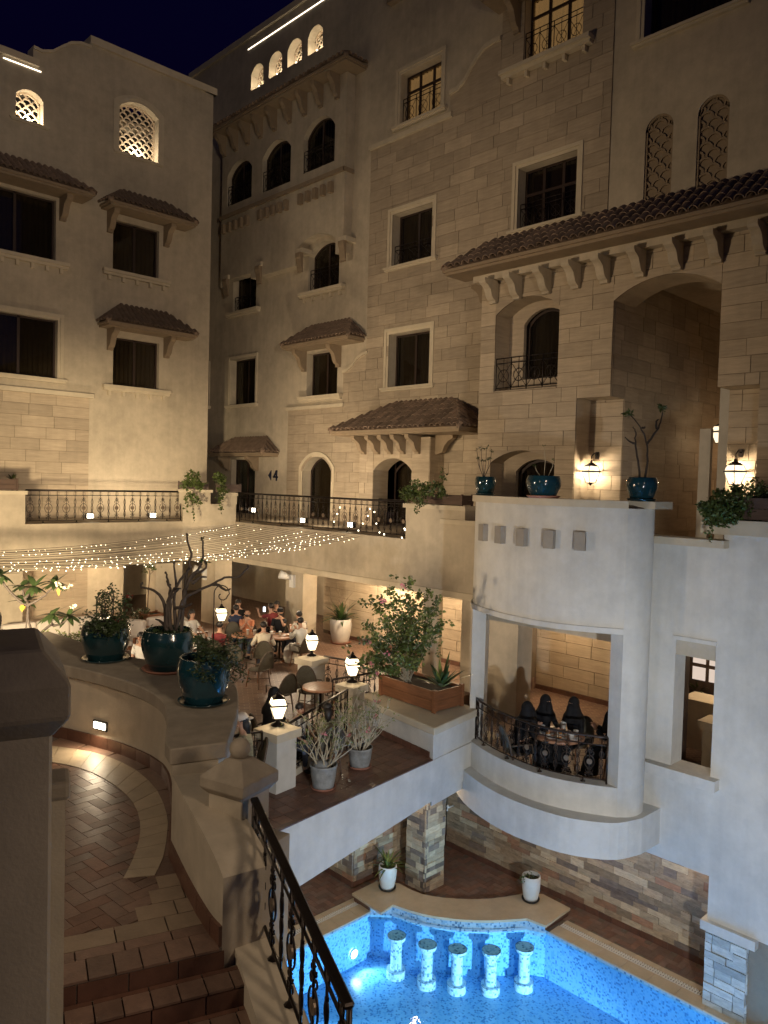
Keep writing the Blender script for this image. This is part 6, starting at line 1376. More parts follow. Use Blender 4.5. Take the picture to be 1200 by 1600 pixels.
# shrubs at the back of the lounge, palm behind the narrow window
t = plant('dark_lounge_shrub', 'dark spreading shrub in a wooden tub beside the lounge armchair', dep(222, 965, 25.5), 'shrub'); lf = MB(); 
for k in range(26): leafy(lf, dep(pr5.uniform(203, 243), pr5.uniform(955, 985), 25.5+pr5.uniform(-.3, .3)), .2, 26, .12, .3)
lf.obj('foliage', 'leaf_dark', t, kind='stuff')
q = dep(238, 985, 25.5); planter('light wooden tub glowing in the lounge corner', [(q.x-.3, q.y-.3), (q.x+.3, q.y-.3), (q.x+.3, q.y+.3), (q.x-.3, q.y+.3)], F2, -4.5, 'wood', 4)
t = plant('slim_tree', 'slim small-leaved tree against the plain lounge wall', dep(231, 985, 26.4), 'tree'); w = MB(); lf = MB(); q0 = dep(229, 985, 26.4); q0.z = F2; w.tube([q0, dep(231, 935, 26.4), dep(234, 895, 26.4), dep(232, 885, 26.4)], [.03, .02, .015, .01], 5); w.tube([dep(234, 898, 26.4), dep(244, 888, 26.4)], .008, 4)
for (x, y) in ((230, 884), (236, 886), (244, 888), (228, 892), (240, 880)): leafy(lf, dep(x, y, 26.4), .14, 18, .16, .3)
w.obj('trunk', 'bark', t); lf.obj('foliage', 'leaf', t, kind='stuff')
mb = MB()
for _ in range(16): q = onZ(pr5.uniform(530, 550), pr5.uniform(1205, 1232), F2+.02); leafy(mb, q, .04, 1, .04, .7)
tag(mb.obj('fallen_petals', 'petal_white'), 'few pale fallen petals on the brown ledge tiles', 'petals', kind='stuff')
# ================================================================== FURNITURE
def zpt(px, py, z): return onZ(px, py, z)
def make_chair(name='wicker_chair', label='wicker bistro chair', grp='wicker bistro chairs of the restaurant'):
    t = thing(name, label, 'chair', (0, 0, 0), 0, grp)
    m = MB(); m.lathe([(0, .43), (.22, .43), (.24, .445), (.22, .46), (0, .465)], (0, 0, 0), 18); m.obj('seat', 'rattan_mesh', t, local=True)
    m = MB(); m.tube([(.24*math.cos(a*math.pi/9), .25*math.sin(a*math.pi/9), .44) for a in range(18)], .018, 6, closed=True); m.obj('seat_frame', 'rattan', t, local=True)
    bp = []; 
    for i in range(15): a = math.pi*i/14; bp.append((-.22-.12*math.sin(a)-.02, -.255*math.cos(a), .46+.48*math.sin(a)**.8))
    m = MB(); m.tube(bp, .02, 6); m.obj('back_frame', 'rattan', t, local=True)
    m = MB(); vs = [(-.22, 0, .47)]+[(p[0]+.01, p[1]*.95, p[2]-.01) for p in bp]; m._a(vs, [(0, i, i+1) for i in range(1, len(vs)-1)]); m.obj('backrest', 'rattan_mesh', t, local=True)
    for s in (-1, 1):
        m = MB(); m.tube([(-.24, s*.25, .62), (-.05, s*.30, .66), (.16, s*.28, .64), (.2, s*.24, .46)], .017, 6); m.obj('armrest', 'rattan', t, local=True)
        for x in (-1, 1): m = MB(); m.tube([(x*.17, s*.17, .43), (x*.22, s*.21, 0)], [.019, .014], 6); m.obj('leg', 'wood' if x > 0 else 'wood_dark', t, local=True)
    m = MB(); m.tube([(-.2, -.2, .2), (.2, .2, .2)], .009, 4); m.tube([(-.2, .2, .21), (.2, -.2, .21)], .009, 4); m.obj('stretcher', 'rattan', t, local=True)
    return t
CH0 = make_chair(); _used = [False]
def chair(p, ang, label, z=None):
    if not _used[0]:
        _used[0] = True; CH0.location = (p[0], p[1], F2+.012); CH0.rotation_euler.z = ang; CH0['label'] = label; return CH0
    return clone(CH0, (p[0], p[1], (F2 if z is None else z)+.012), ang, label)
def table(label, c, r, zt_=.74, grp='round restaurant tables', boards=9, F2=F2):
    t = thing('round_table', label, 'table', (c[0], c[1], F2), 0, grp); x, y = c[0], c[1]
    for k in range(boards):       # slatted round top, one board at a time
        a, b = -r+2*r*k/boards+.003, -r+2*r*(k+1)/boards-.003; m = MB(); n = 6; pts = []
        for i in range(n+1): u = a+(b-a)*i/n; pts.append((x+u, y+math.sqrt(max(0, r*r-u*u))))
        for i in range(n, -1, -1): u = a+(b-a)*i/n; pts.append((x+u, y-math.sqrt(max(0, r*r-u*u))))
        m.slab(pts, F2+zt_-.025, F2+zt_); m.obj('table_board', 'wood_table', t)
    m = MB(); m.lathe([(r*.97, zt_-.055), (r*1.01, zt_-.05), (r*1.01, zt_-.01), (r*.98, zt_-.002)], (x, y, F2), 28); m.obj('rim', 'wood_table', t)
    m = MB(); m.lathe([(.03, .05), (.03, zt_-.06), (.12, zt_-.04)], (x, y, F2), 10); m.obj('stem', 'iron', t)
    m = MB()
    for k in range(4): a = k*math.pi/2+.4; m.tube([(x, y, F2+.06), (x+.27*math.cos(a), y+.27*math.sin(a), F2+.025)], .02, 5)
    m.obj('base', 'iron', t); return t
def cup(label, p, h=.11, r=.035, m_='paper'):
    t = thing('paper_cup', label, 'cup', tuple(p), 0); m = MB(); m.lathe([(0, 0), (r*.75, 0), (r, h), (r*1.05, h)], tuple(p), 12); m.obj('cup_body', m_, t); m = MB(); m.lathe([(r*1.08, h), (r*1.08, h+.012), (r*.6, h+.02), (0, h+.02)], tuple(p), 12); m.obj('lid', 'plastic_white', t)
def plate(label, p, r, food=True):
    t = thing('plate', label, 'plate', tuple(p), 0); m = MB(); m.lathe([(0, .004), (r*.6, .004), (r, .02), (r*1.0, .024), (r*.6, .01), (0, .01)], tuple(p), 16); m.obj('dish', 'plastic_white', t)
    if food: m = MB(); [m.ball((p[0]+rnd.uniform(-.4, .4)*r, p[1]+rnd.uniform(-.4, .4)*r, p[2]+.02), r*.25, 6, (1, 1, .6)) for _ in range(5)]; m.obj('food', 'food', t, kind='stuff')
ZT = F2+.74
T1 = zpt(382, 991, ZT); T2 = zpt(437, 993, ZT); T3 = zpt(501, 1072, ZT); ZT4 = F2b+.74; T4 = zpt(873, 1147, ZT4); T5 = zpt(492, 1122, ZT)
table('round slatted table between the man in orange and the man in maroon', T1, .38); table('round table full of dishes in front of the man in the black T-shirt', T2, .42)
table('small empty round table with pinkish slatted top behind the nearest lantern', T3, .40); table('round table with food behind the curved balcony railing', T4, .50, F2=F2b); table('round table half hidden behind the desert roses, beside the child', T5, .38)
cup('tall paper cup in front of the man in orange', (T1.x+.05, T1.y-.1, ZT), .14, .045); cup('paper cup on the near edge of the diners\' left table', (T1.x+.22, T1.y-.2, ZT), .12, .05)
cup('paper cup at the left of the dish-covered table', (T2.x-.2, T2.y+.12, ZT), .12, .042); cup('paper cup at the middle of the dish-covered table', (T2.x-.02, T2.y-.05, ZT), .12, .042)
plate('plate of leftovers on the dish-covered table', (T2.x+.15, T2.y-.15, ZT), .13); plate('small plate on the dish-covered table', (T2.x+.05, T2.y+.2, ZT), .1)
cup('white paper cup beside the leftmost woman\'s table edge', (T4.x-.08, T4.y+.33, ZT4), .10, .05); cup('large open paper cup at the far side of the balcony table', (T4.x+.25, T4.y+.06, ZT4), .17, .058, 'paper'); cup('white-lidded cup at the right of the balcony table', (T4.x+.2, T4.y-.26, ZT4), .09, .048); cup('flat cup near the front right of the balcony table', (T4.x-.02, T4.y-.3, ZT4), .07, .06)
plate('plate of food at the left of the balcony table', (T4.x-.15, T4.y+.18, ZT4), .15); plate('plate of bread in the middle of the balcony table', (T4.x+.05, T4.y-.05, ZT4), .14); plate('plate at the near right of the balcony table', (T4.x-.25, T4.y-.18, ZT4), .13)
for i, (dx, dy, rz) in enumerate(((.12, .24, .4), (-.3, .02, 1.2), (.0, -.38, .1), (-.1, .38, 2.0))): 
    m = MB(); m.obox((T4.x+dx, T4.y+dy, ZT4+.006), (.2, .13, .008), rz); tag(m.obj('napkin', 'paper'), ['crumpled white napkin behind the plate of food on the balcony table', 'white paper sheet at the front edge of the balcony table', 'white paper at the right edge of the balcony table', 'white napkin at the far left edge of the balcony table'][i], 'napkin')
def ang(a, b): return math.atan2(b[1]-a[1], b[0]-a[0])
# lounge sofa and armchairs
def lounge(name, label, p, az, w, cat, cushions):
    t = thing(name, label, cat, (p[0], p[1], F2), az); B = lambda m, x0, x1, y0, y1, z0, z1: m.box((x0, y0, z0), (x1, y1, z1))
    m = MB(); B(m, -.4, .4, -w/2, w/2, .22, .32); m.obj('base', 'wood', t, local=True)
    m = MB(); B(m, -.45, -.38, -w/2, w/2, .3, .78); m.obj('back_frame', 'wood', t, local=True)
    for s in (-1, 1):
        m = MB(); B(m, -.42, .4, s*w/2-.03, s*w/2+.03, .52, .57); m.obj('armrest', 'wood', t, local=True)
        for x in (-.38, .36): m = MB(); B(m, x-.03, x+.03, s*w/2-.03, s*w/2+.03, 0, .55); m.obj('leg', 'wood', t, local=True)
    for k in range(cushions):
        y0 = -w/2+.05+(w-.1)*k/cushions; y1 = -w/2+.05+(w-.1)*(k+1)/cushions
        m = MB(); B(m, -.36, .4, y0+.01, y1-.01, .32, .48); m.obj('seat_cushion', 'cushion', t, local=True, bevel=.05)
        m = MB(); B(m, -.38, -.16, y0+.01, y1-.01, .46, .98); m.obj('back_cushion', 'cushion', t, local=True, bevel=.07)
    return t
def at_floor(px, py, z): q = onZ(px, py, z); return q
q = at_floor(88, 985, F2+.7); lounge('lounge_sofa', 'long white-cushioned wooden sofa against the back wall at far left', (q.x, min(q.y, 26.4)), R(-90), 3.0, 'sofa', 3)
q = at_floor(204, 985, F2+.7); lounge('lounge_armchair', 'white-cushioned wooden armchair behind the left blue pot', q, R(-150), .75, 'armchair', 1)
q = at_floor(300, 978, F2+.7); lounge('lounge_armchair', 'wooden lounge armchair with the woman in white', q, R(-20), .75, 'armchair', 1); ARM2 = q
q = at_floor(250, 985, F2+.6); lounge('lounge_armchair', 'armchair almost hidden behind the bare tree stems', q, R(-90), .7, 'armchair', 1)
q = at_floor(100, 1003, F2+.3); mb = MB(); t = thing('coffee_table', 'low wooden coffee table in front of the white sofa', 'table', (q.x, q.y, F2)); mb.box((q.x-.8, q.y-.35, F2+.3), (q.x+.9, q.y+.35, F2+.36)); mb.obj('top', 'wood', t)
for sx in (-.7, .8):
    for sy in (-.28, .28): mb = MB(); mb.box((q.x+sx-.04, q.y+sy-.04, F2), (q.x+sx+.04, q.y+sy+.04, F2+.3)); mb.obj('leg', 'wood', t)
# empty chairs
def at_chair(px, py, tgt, label, off=0):
    q = onZ(px, py, F2+.45); chair(q, ang(q, tgt)+off, label); return q
at_chair(404, 1046, zpt(330, 1030, F2+.45), 'empty wicker chair with tall rounded back in the middle of the brick floor')
at_chair(366, 1030, T1, 'wicker chair with its back to the camera behind the nearest blue pot'); at_chair(345, 1058, zpt(400, 1040, F2), 'wicker chair half hidden behind the shrub of the nearest blue pot')
at_chair(484, 1080, T3, 'empty wicker chair drawn up to the small round table'); at_chair(438, 1083, zpt(400, 1100, F2), 'wicker armchair turned away behind the nearest lit lantern'); at_chair(530, 1090, T3, 'dark chair right of the small round table, under the middle lantern')

# ================================================================== PEOPLE
def skin_mesh(V, E_, rad, root=0, lv=1):
    me = bpy.data.meshes.new('tmp'); me.from_pydata([tuple(v) for v in V], E_, []); o = bpy.data.objects.new('tmp', me); COL.objects.link(o)
    sk = o.modifiers.new('s', 'SKIN'); sk.use_smooth_shade = True; sd = me.skin_vertices[0].data
    for i, r_ in enumerate(rad): sd[i].radius = (r_, r_) if not hasattr(r_, '__len__') else r_; sd[i].use_root = (i == root)
    su = o.modifiers.new('u', 'SUBSURF'); su.levels = su.render_levels = lv
    dg = bpy.context.evaluated_depsgraph_get(); ev = o.evaluated_get(dg); m2 = ev.to_mesh(); mb = MB(); mb.v = [tuple(v.co) for v in m2.vertices]; mb.f = [tuple(p.vertices) for p in m2.polygons]; mb.sm = [True]*len(mb.f); ev.to_mesh_clear()
    bpy.data.objects.remove(o); bpy.data.meshes.remove(me); return mb
def ik(s, h, l1, l2, pole):
    s, h = Vector(s), Vector(h); d = h-s; L = min(d.length, l1+l2-.01); d.normalize(); h = s+d*L; a = (l1*l1-l2*l2+L*L)/(2*L); k = math.sqrt(max(0, l1*l1-a*a)); p = Vector(pole); p = (p-d*p.dot(d)).normalized(); return s+d*a+p*k, h
def person(label, head, facing, shirt='cloth_white', trousers='cloth_denim', skin='skin', hair='short', lh=(.35, .16, .70), rh=(.35, -.16, .70), sleeve='short', robe=False, veil=False, lean=.05, hold=None, sc=1.0, tilt=0, cap=None, beard=False, grp='people seated in the restaurant', z=F2):
    loc = (head[0], head[1], z+.01); t = thing('person', label, 'person', loc, facing, grp); t.scale = (sc, sc, sc)
    lx = lean; zs = .04
    pel, sp, ch, nk = Vector((-.06, 0, .55)), Vector((-.07+lx*.3, 0, .74)), Vector((-.06+lx*.8, 0, .96)), Vector((-.04+lx, 0, 1.12))
    hb, hc, ht = nk+Vector((.02, 0, .06)), nk+Vector((.03, 0, .15)), nk+Vector((.01, 0, .235))
    V = [pel, sp, ch, nk, hb, hc, ht]; rad = [.13, .115, .13, .05, .055, .088, .07]; E_ = [(0, 1), (1, 2), (2, 3), (3, 4), (4, 5), (5, 6)]
    legs = []; arms = []
    for s in (1, -1):
        i = len(V); hip = pel+Vector((.04, s*.10, -.02)); kn = Vector((.40, s*.13, .50)); an = Vector((.42+.04*s, s*.12, .10)); to = an+Vector((.15, s*.02, -.06)); V += [hip, kn, an, to]; rad += [.085, .058, .038, .035]; E_ += [(0, i), (i, i+1), (i+1, i+2), (i+2, i+3)]; legs.append((hip, kn, an, to))
    for s, h in ((1, lh), (-1, rh)):
        sh = ch+Vector((0, s*.17, .06)); el, wr = ik(sh, h, .29, .25, (-.25, s*.55, -.9)); i = len(V); V += [sh, el, wr]; rad += [.055, .04, .027]; E_ += [(2, i), (i, i+1), (i+1, i+2)]; arms.append((sh, el, wr, s))
    b = skin_mesh(V, E_, rad)
    for sh, el, wr, s in arms:    # hands: palm, four bent fingers of unequal length and a thumb
        d = (wr-el).normalized(); side = d.cross(Vector((0, 0, 1))).normalized() if abs(d.z) < .95 else Vector((0, 1, 0)); dn = side.cross(d).normalized(); c = wr+d*.045
        b.tube([wr, c, c+d*.04], [.024, .036, .034], 8)
        for k, L in enumerate((.062, .072, .068, .052)): o = c+d*.035+side*(.011*(k-1.5)*2); b.tube([o, o+d*L*.5+dn*-.006, o+d*L*.8-dn*.03], [.009, .0085, .006], 5)
        o = c+side*s*.03; b.tube([o, o+side*s*.02+d*.025, o+side*s*.012+d*.05-dn*.01], [.011, .009, .007], 5)
    # face: nose, brow, mouth, ears, jaw
    f0_ = hc+Vector((.082, 0, 0)); b.tube([f0_+Vector((-.005, 0, .02)), f0_+Vector((.02, 0, -.015)), f0_+Vector((.004, 0, -.025))], [.008, .014, .009], 6)
    for s in (1, -1): b.ball(hc+Vector((-.005, s*.088, -.005)), .022, 8, (.6, .4, 1))
    b.ball(hc+Vector((.04, 0, -.075)), .042, 10, (1, 1, .7))
    b.obj('body', 'skin_b' if skin == 'skin_b' else 'skin', t, local=True)
    e = MB(); [e.ball(hc+Vector((.078, s*.032, .02)), .012, 6) for s in (1, -1)]; e.obj('eyes', 'hair', t, local=True)
    if not veil: e = MB(); e.obox(hc+Vector((.082, 0, -.05)), (.012, .045, .008)); e.obj('mouth', 'cloth_maroon', t, local=True)
    if beard: e = MB(); e.ball(hc+Vector((.035, 0, -.065)), .066, 12, (1, 1.05, .62)); e.obj('beard', 'hair', t, local=True)
    # clothes follow the same bones
    long_ = sleeve == 'long' or robe or veil; V = [pel+Vector((0, 0, -.04)), pel+Vector((0, 0, .04)), sp, ch, ch+Vector((0, 0, .09)), nk+Vector((-.005, 0, -.02))]; rad = [.155, .158, .14, .155, .12, .065]; E_ = [(0, 1), (1, 2), (2, 3), (3, 4), (4, 5)]
    for sh, el, wr, s in arms:
        i = len(V); V += [sh, sh.lerp(el, .75)]; rad += [.074, .06]; E_ += [(3, i), (i, i+1)]
        if long_: V += [el, el.lerp(wr, .93)]; rad += [.055, .045 if not veil else .06]; E_ += [(i+1, i+2), (i+2, i+3)]
    skin_mesh(V, E_, rad).obj('robe' if (robe or veil) else 'shirt', shirt, t, local=True)
    V = [pel]; rad = [.15]; E_ = []
    wide = robe or veil
    for hip, kn, an, to in legs: i = len(V); V += [hip, kn, an+Vector((0, 0, -.02 if wide else .02))]; rad += [.11, .085 if not wide else .12, .055 if not wide else .11]; E_ += [(0, i), (i, i+1), (i+1, i+2)]
    skin_mesh(V, E_, rad).obj('skirt' if wide else 'trousers', trousers, t, local=True)
    if wide: m = MB(); m.tube([(.12, 0, .50), (.36, 0, .48), (.42, 0, .3), (.45, 0, .06)], [.13, .14, .15, .17], 12); m.obj('skirt_fold', trousers, t, local=True)
    for hip, kn, an, to in legs: m = MB(); m.ball(an.lerp(to, .6)+Vector((.01, 0, .0)), .06, 8, (2.0, .75, .7)); m.obj('shoe', 'cloth_black' if not robe else 'wood', t, local=True)
    if veil:
        m = MB(); m.ball(hc+Vector((-.012, 0, .01)), .118, 16, (1, .93, 1.18)); m.obj('head_veil', shirt, t, local=True)
        m = MB(); m.lathe([(.10, .02), (.115, -.06), (.15, -.15), (.21, -.25), (.225, -.34), (.2, -.36)], tuple(hc+Vector((-.02, 0, 0))), 16); m.obj('veil_drape', shirt, t, local=True)
        m = MB(); m.ball(hc+Vector((.062, 0, .028)), .05, 10, (.95, 1.35, .28)); m.obj('eye_opening', 'skin', t, local=True); m = MB(); [m.ball(hc+Vector((.106, s*.028, .03)), .010, 6) for s in (1, -1)]; m.obj('eyes', 'hair', t, local=True)
        m = MB(); m.tube([hc+Vector((.085, 0, .005)), hc+Vector((.10, 0, -.06)), hc+Vector((.10, 0, -.18)), hc+Vector((.11, 0, -.28))], [.05, .065, .085, .10], 10); m.obj('face_veil', shirt, t, local=True)
    elif hair in ('short', 'long'):
        m = MB(); m.ball(hc+Vector((-.032, 0, .045)), .100, 16, (.95, .97, .92)); m.obj('hair', 'hair', t, local=True)
        if hair == 'long': m = MB(); m.tube([hc+Vector((-.06, 0, .03)), hc+Vector((-.10, 0, -.10)), hc+Vector((-.12, .02, -.26))], [.085, .085, .04], 10); m.obj('long_hair', 'hair', t, local=True)
    if cap: m = MB(); m.ball(hc+Vector((-.018, 0, .065)), .108, 16, (1, .95, .75)); m.obj('cap_crown', cap, t, local=True); m = MB(); m.ball(hc+Vector((-.14, 0, .04)), .07, 10, (1.1, 1.2, .15)); m.obj('cap_peak', cap, t, local=True)
    return t
HZ = F2+1.27
def hp(x, y): return onZ(x, y, HZ)
def sit(label, px, py, tgt, chair_label=None, **k):
    zf = k.get('z', F2); q = onZ(px, py, zf+1.27); a = ang(q, tgt); p = person(label, q, a, **k)
    if chair_label: chair((q.x-.04*math.cos(a), q.y-.04*math.sin(a)), a, chair_label, zf)
    return q
G = 'people seated in the restaurant'
sit('bald bearded man in an orange T-shirt, hands clasped at his chin', 387, 958, T1, 'wicker chair under the man in orange', shirt='cloth_orange', hair='none', beard=True, lh=(.26, .03, 1.02), rh=(.26, -.03, 1.0), lean=.08)
sit('man in a maroon T-shirt seen in profile behind the crook lamp', 345, 978, T1, 'wicker chair under the man in maroon', shirt='cloth_maroon', trousers='cloth_khaki', beard=True, lean=-.04, lh=(.3, .16, .62), rh=(.34, -.14, .60))
sit('man in a cream shirt sitting with his back to the camera', 412, 979, (T2+T1)/2, 'wicker chair under the man in the cream shirt', shirt='cloth_cream', sleeve='long', lh=(.25, .25, .75), rh=(.25, -.25, .75))
sit('man in a black T-shirt and black cap covering his mouth', 438, 957, T2, 'wicker chair under the man in black T-shirt', shirt='cloth_black', trousers='cloth_black', beard=True, cap='cloth_black', lh=(.2, .02, 1.12), rh=(.34, -.2, .76))
sit('man in a long white robe sitting sideways with a hand near his chin', 470, 972, T2, 'wicker chair under the man in the white robe', shirt='cloth_white', trousers='cloth_white', robe=True, beard=True, lh=(.3, .1, .95), rh=(.22, -.02, 1.04))
sit('man in white and dark glasses behind the man in the robe', 468, 962, zpt(440, 955, HZ), None, shirt='cloth_white', trousers='cloth_denim', lh=(.3, .1, .9), rh=(.25, -.1, .95))
sit('woman with black hair resting back in a black top by the far wall', 374, 944, zpt(400, 960, HZ), 'dark chair under the woman in black by the far wall', shirt='cloth_black', trousers='cloth_black', hair='long', lh=(.3, .08, .85), rh=(.3, -.05, .88), lean=-.08)
sit('person in a navy shirt with back turned beside the woman in black', 369, 952, zpt(400, 930, HZ), 'dark chair under the person in navy', shirt='cloth_navy', trousers='cloth_navy')
qq = sit('man in a dark red shirt holding up a glowing phone', 424, 949, zpt(400, 945, HZ), 'dark chair under the man in dark red', shirt='cloth_maroon', trousers='cloth_black', lh=(.42, .15, 1.12), rh=(.3, -.16, .8))
sit('woman in dark clothes with headscarf at the back table', 433, 945, zpt(405, 955, HZ), None, shirt='cloth_black', trousers='cloth_black', hair='long')
m = MB(); qp = dep(413, 952, qq.dot(CF)-.1); m.obox((qp.x, qp.y, qp.z), (.012, .075, .15), AZ); tag(m.obj('smartphone', 'phone_screen'), 'lit smartphone held up by the man in dark red', 'phone')
sit('woman in a white top with dark hair reclining in the lounge armchair', 303, 960, zpt(330, 965, HZ), None, shirt='cloth_white', trousers='cloth_black', hair='long', lean=-.06)
sit('man in a white printed shirt bending over his phone behind the blue pots', 222, 995, zpt(195, 1010, HZ), 'wicker chair under the man in the white printed shirt', shirt='cloth_white', trousers='cloth_black', lean=.12, lh=(.3, .06, .66), rh=(.3, -.06, .66))
sit('woman in a khaki patterned shirt and pale cap just behind the ball finial', 380, 1127, zpt(340, 1130, HZ), 'dark chair under the woman in the pale cap', shirt='cloth_khaki', trousers='cloth_black', hair='long', cap='cushion')
sit('person wrapped in a black cloak with back turned behind the nearest lantern', 426, 1086, T5, 'dark chair under the person in the black cloak', shirt='cloth_black', trousers='cloth_black', veil=True)
sit('small child in a pale shirt beside the nearest lantern', 468, 1092, zpt(520, 1110, HZ), None, shirt='cloth_white', trousers='cloth_denim', sc=.85, hair='short')
sit('dark-haired child behind the desert rose branches', 512, 1098, T5, 'dark chair under the dark-haired child', shirt='cloth_khaki', trousers='cloth_black', sc=.9, hair='long')
GV = dict(shirt='cloth_black', trousers='cloth_black', veil=True, grp='women in black around the balcony table', z=F2b)
sit('woman in black leaning over the table, leftmost on the round balcony', 815, 1108, T4, 'dark chair under the leftmost woman on the round balcony', lean=.14, lh=(.34, .05, .92), rh=(.34, -.05, .90), **GV)
sit('woman in black sitting upright, second from left on the round balcony', 851, 1096, T4, 'dark chair under the second woman on the round balcony', lh=(.3, .2, .76), rh=(.34, -.12, .78), **GV)
sit('woman in black facing the camera behind the cups, third on the round balcony', 898, 1100, T4, 'dark chair under the third woman on the round balcony', lh=(.3, .14, .77), rh=(.3, -.14, .77), **GV)
sit('woman in black cut off by the opening edge, rightmost on the round balcony', 962, 1116, T4, 'dark chair under the rightmost woman on the round balcony', lh=(.34, .08, .95), rh=(.36, -.06, .98), **GV)

# ================================================================== STRING LIGHTS over the courtyard
r9 = random.Random(3)
BU = (0, 4, 9, 11, 13, 14, 15, 16, 17)
for i in range(18):
    f = i/17; A = dep(-70, 864+26*f+r9.uniform(-2, 2), 17.5-1.5*f); B = onX(372+190*f, 824+14*f, 15.22); B.z = -1.62-.02*r9.random(); t = thing('string_light', ({0: 'topmost strand of lit bulbs over the restaurant court, nearest the railing foot', 4: 'lit bulb strand in the upper part of the net, among unlit wires', 17: 'lowest strand of lit bulbs over the restaurant court', 16: 'lit bulb strand second from the bottom of the net', 15: 'lit bulb strand third from the bottom of the net', 13: 'lit bulb strand fourth from the bottom of the net', 11: 'lit bulb strand just below the middle of the net', 9: 'lit bulb strand at the middle of the net', 14: 'lit bulb strand in the dense lower band, above three others'}[i] if i in BU else 'thin dark wire without lit bulbs, one of several in the net over the court'), 'string light', tuple(A), 0, 'string lights over the court')
    n = 26; P = []
    for k in range(n+1): s = k/n; p = A.lerp(B, s); p.z -= .22*4*s*(1-s)*(.8+.4*f); P.append(p)
    m = MB(); m.tube(P, .006, 3); m.obj('wire', 'iron', t)
    if i in BU:
        m = MB(); s = r9.random()*.02
        while s < 1:
            if r9.random() < .62: k = min(n-1, int(s*n)); p = P[k].lerp(P[k+1], s*n-k); m.ball(p+Vector((0, 0, -.02-.04*r9.random())), .0105, 5)
            s += .016
        m.obj('bulbs', 'bulb', t, kind='stuff')
t = thing('string_light', 'short tangle of warm bulbs hanging on the long railing near its right end', 'string light', (15.3, 16.5, F1)); m = MB(); w = MB()
for pl in ([(517, 833), (522, 815), (527, 803), (531, 793)], [(560, 829), (567, 818), (575, 806), (578, 795)], [(585, 800), (588, 818), (593, 832), (600, 835)], [(628, 840), (633, 828), (632, 826)]):
    P = [onX(x, y, 15.33) for x, y in pl]; w.tube(P, .004, 3)
    for p in P: m.ball(p, .02, 6)
w.obj('wire', 'iron', t, kind='stuff'); m.obj('bulbs', 'bulb', t, kind='stuff')
# ================================================================== what is seen through the narrow window
ND = thing('glazed_lattice_door', 'dark brown door with small lit panes seen through the narrow window opening', 'door', (16.6, 6.4, F2))
FD = Fac('X', 16.6); d0 = FD.st(1068, 1050)[0]; d1 = FD.st(1122, 1050)[0]; zt1, zb1 = -2.95, FD.st(1095, 1105)[1]
m = MB(); m.box((16.62, min(d0, d1)-.3, F2), (16.66, max(d0, d1)+.6, -2.95)); m.obj('door_leaf', 'window_wood', ND)
zp0 = FD.st(1090, 1062)[1]
for i in range(3):
    for j in range(3):
        a = d0-.12-(i+1)*.36; z1 = zp0+j*.36; m = MB(); FD.box(m, a, a+.28, z1, z1+.28, -.01, .0); m.obj('pane', 'window_lit', ND)
t = thing('dark_post', 'dark brown post just inside the narrow window', 'post', (14.3, 6.0, F2)); m = MB(); q = onX(1066, 1100, 14.6); m.box((14.6, q.y-.05, F2), (14.75, q.y+.12, -2.6)); m.obj('post', 'window_wood', t)
t = thing('inner_low_wall', 'cream stepped low walls inside, seen through the narrow window', 'wall', (15, 5.5, F2))
q = onZ(1095, 1092, -4.3); m = MB(); m.box((q.x-.2, q.y-1.5, F2), (q.x+.5, q.y+.35, -4.3)); m.obj('wall', 'stucco', t)
q = onZ(1106, 1125, -4.4); m = MB(); m.box((q.x-.1, q.y-1.6, F2), (q.x+.3, q.y+.05, -4.55)); m.box((q.x-.18, q.y-1.7, -4.55), (q.x+.38, q.y+.13, -4.4)); m.obj('capped_pier', 'stucco', t)
q = dep(1090, 1082, 17.0); t = plant('palm_plant', 'green palm fronds in front of the lattice door', q)
for k in range(24): a = 6.28*k/24*5.1; lf = MB(); blade(lf, q, (math.cos(a), math.sin(a), pr5.uniform(.5, 2.2)), pr5.uniform(.35, .6), .035, .6, 5); lf.obj('leaf', 'leaf', t)
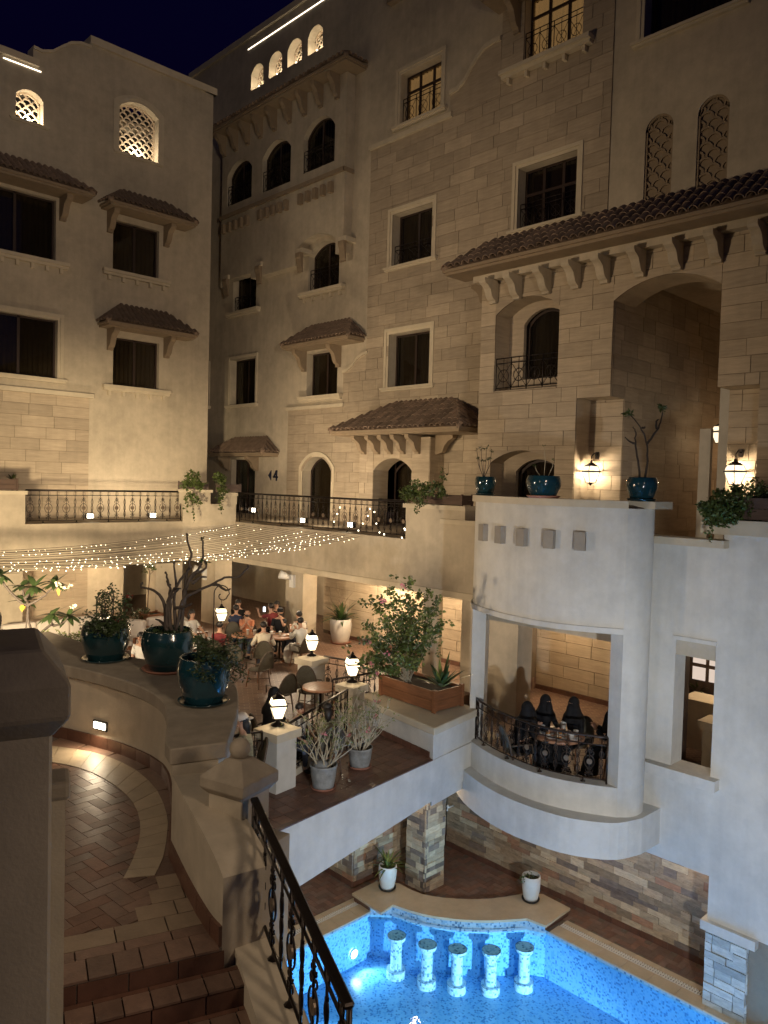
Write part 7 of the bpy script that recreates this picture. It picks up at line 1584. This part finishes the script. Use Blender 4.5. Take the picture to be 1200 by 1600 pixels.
# ================================================================== LIGHT OF THE COURT: unseen fill spots added beside and behind the photographer, fill points in the arcade
light('court_fill', 'SPOT', (-4.5, 17.0, -1.6), 6400, (1, .76, .50), .5, (19.4, 15.0, 1.4), R(66), .9)
light('court_fill', 'SPOT', (2.5, -3.0, 3.0), 6000, (1, .80, .58), .5, (9.5, 25.5, 6.5), R(78), 1.0)
light('court_fill', 'SPOT', (-2.5, 6.0, 1.5), 650, (1, .79, .56), .5, (3.9, 7.0, -3.6), R(78), .8)
light('court_fill', 'SPOT', (4.2, -3.0, 1.0), 720, (1, .77, .55), .6, (3.9, 7.5, -3.7), R(72), .8)
light('court_fill', 'SPOT', (-4.0, 12.5, -3.2), 4200, (1, .78, .47), .5, (14.8, 18.5, -1.7), R(38), .8)
light('court_fill', 'SPOT', (1.0, 9.0, -2.2), 15000, (1, .78, .48), .4, (9.3, 24, -2.2), R(40), .7)
light('pool_court_flood', 'SPOT', (2.2, -2.2, -3.2), 3900, (.97, .97, .96), .12, (12.8, 7.2, -7.0), R(75), .9)
for x, y, e in ((12, 25.6, 90), (16.6, 22.5, 90), (16.3, 17, 300), (16.3, 14.0, 80), (16.9, 11.0, 90), (8, 25.5, 90), (16.0, 6.3, 60)):
    light('arcade_fill', 'POINT', (x, y, -3.05), e, (1, .74, .46), .15)  # points without fixtures, added to brighten the arcade
for px, py, tx, ty in ((316, 893, 9, 17), (452, 903, 12, 13)):
    q = onX(px, py, 14.75); light('column_flood_lamp', 'SPOT', (q.x-.2, q.y-.1, q.z-.05), 210, (1, .80, .56), .3, (tx, ty, F2), R(130), 1.0)
light('passage_fill', 'POINT', (23.5, 8.4, 1.0), 30, (1, .62, .34), .1)  # unseen point added to light the depth of the passage
light('soffit_lamp', 'POINT', (11.95, 10.9, -6.5), 22, (1, .72, .42), .1)
light('soffit_lamp', 'POINT', (13.7, 8.3, -6.6), 22, (1, .72, .42), .1)
light('soffit_lamp', 'POINT', (13.9, 5.9, -6.8), 16, (1, .72, .42), .1)
light('soffit_lamp', 'POINT', (9.0, 12.0, -6.6), 22, (1, .72, .42), .1)
# ================================================================== end
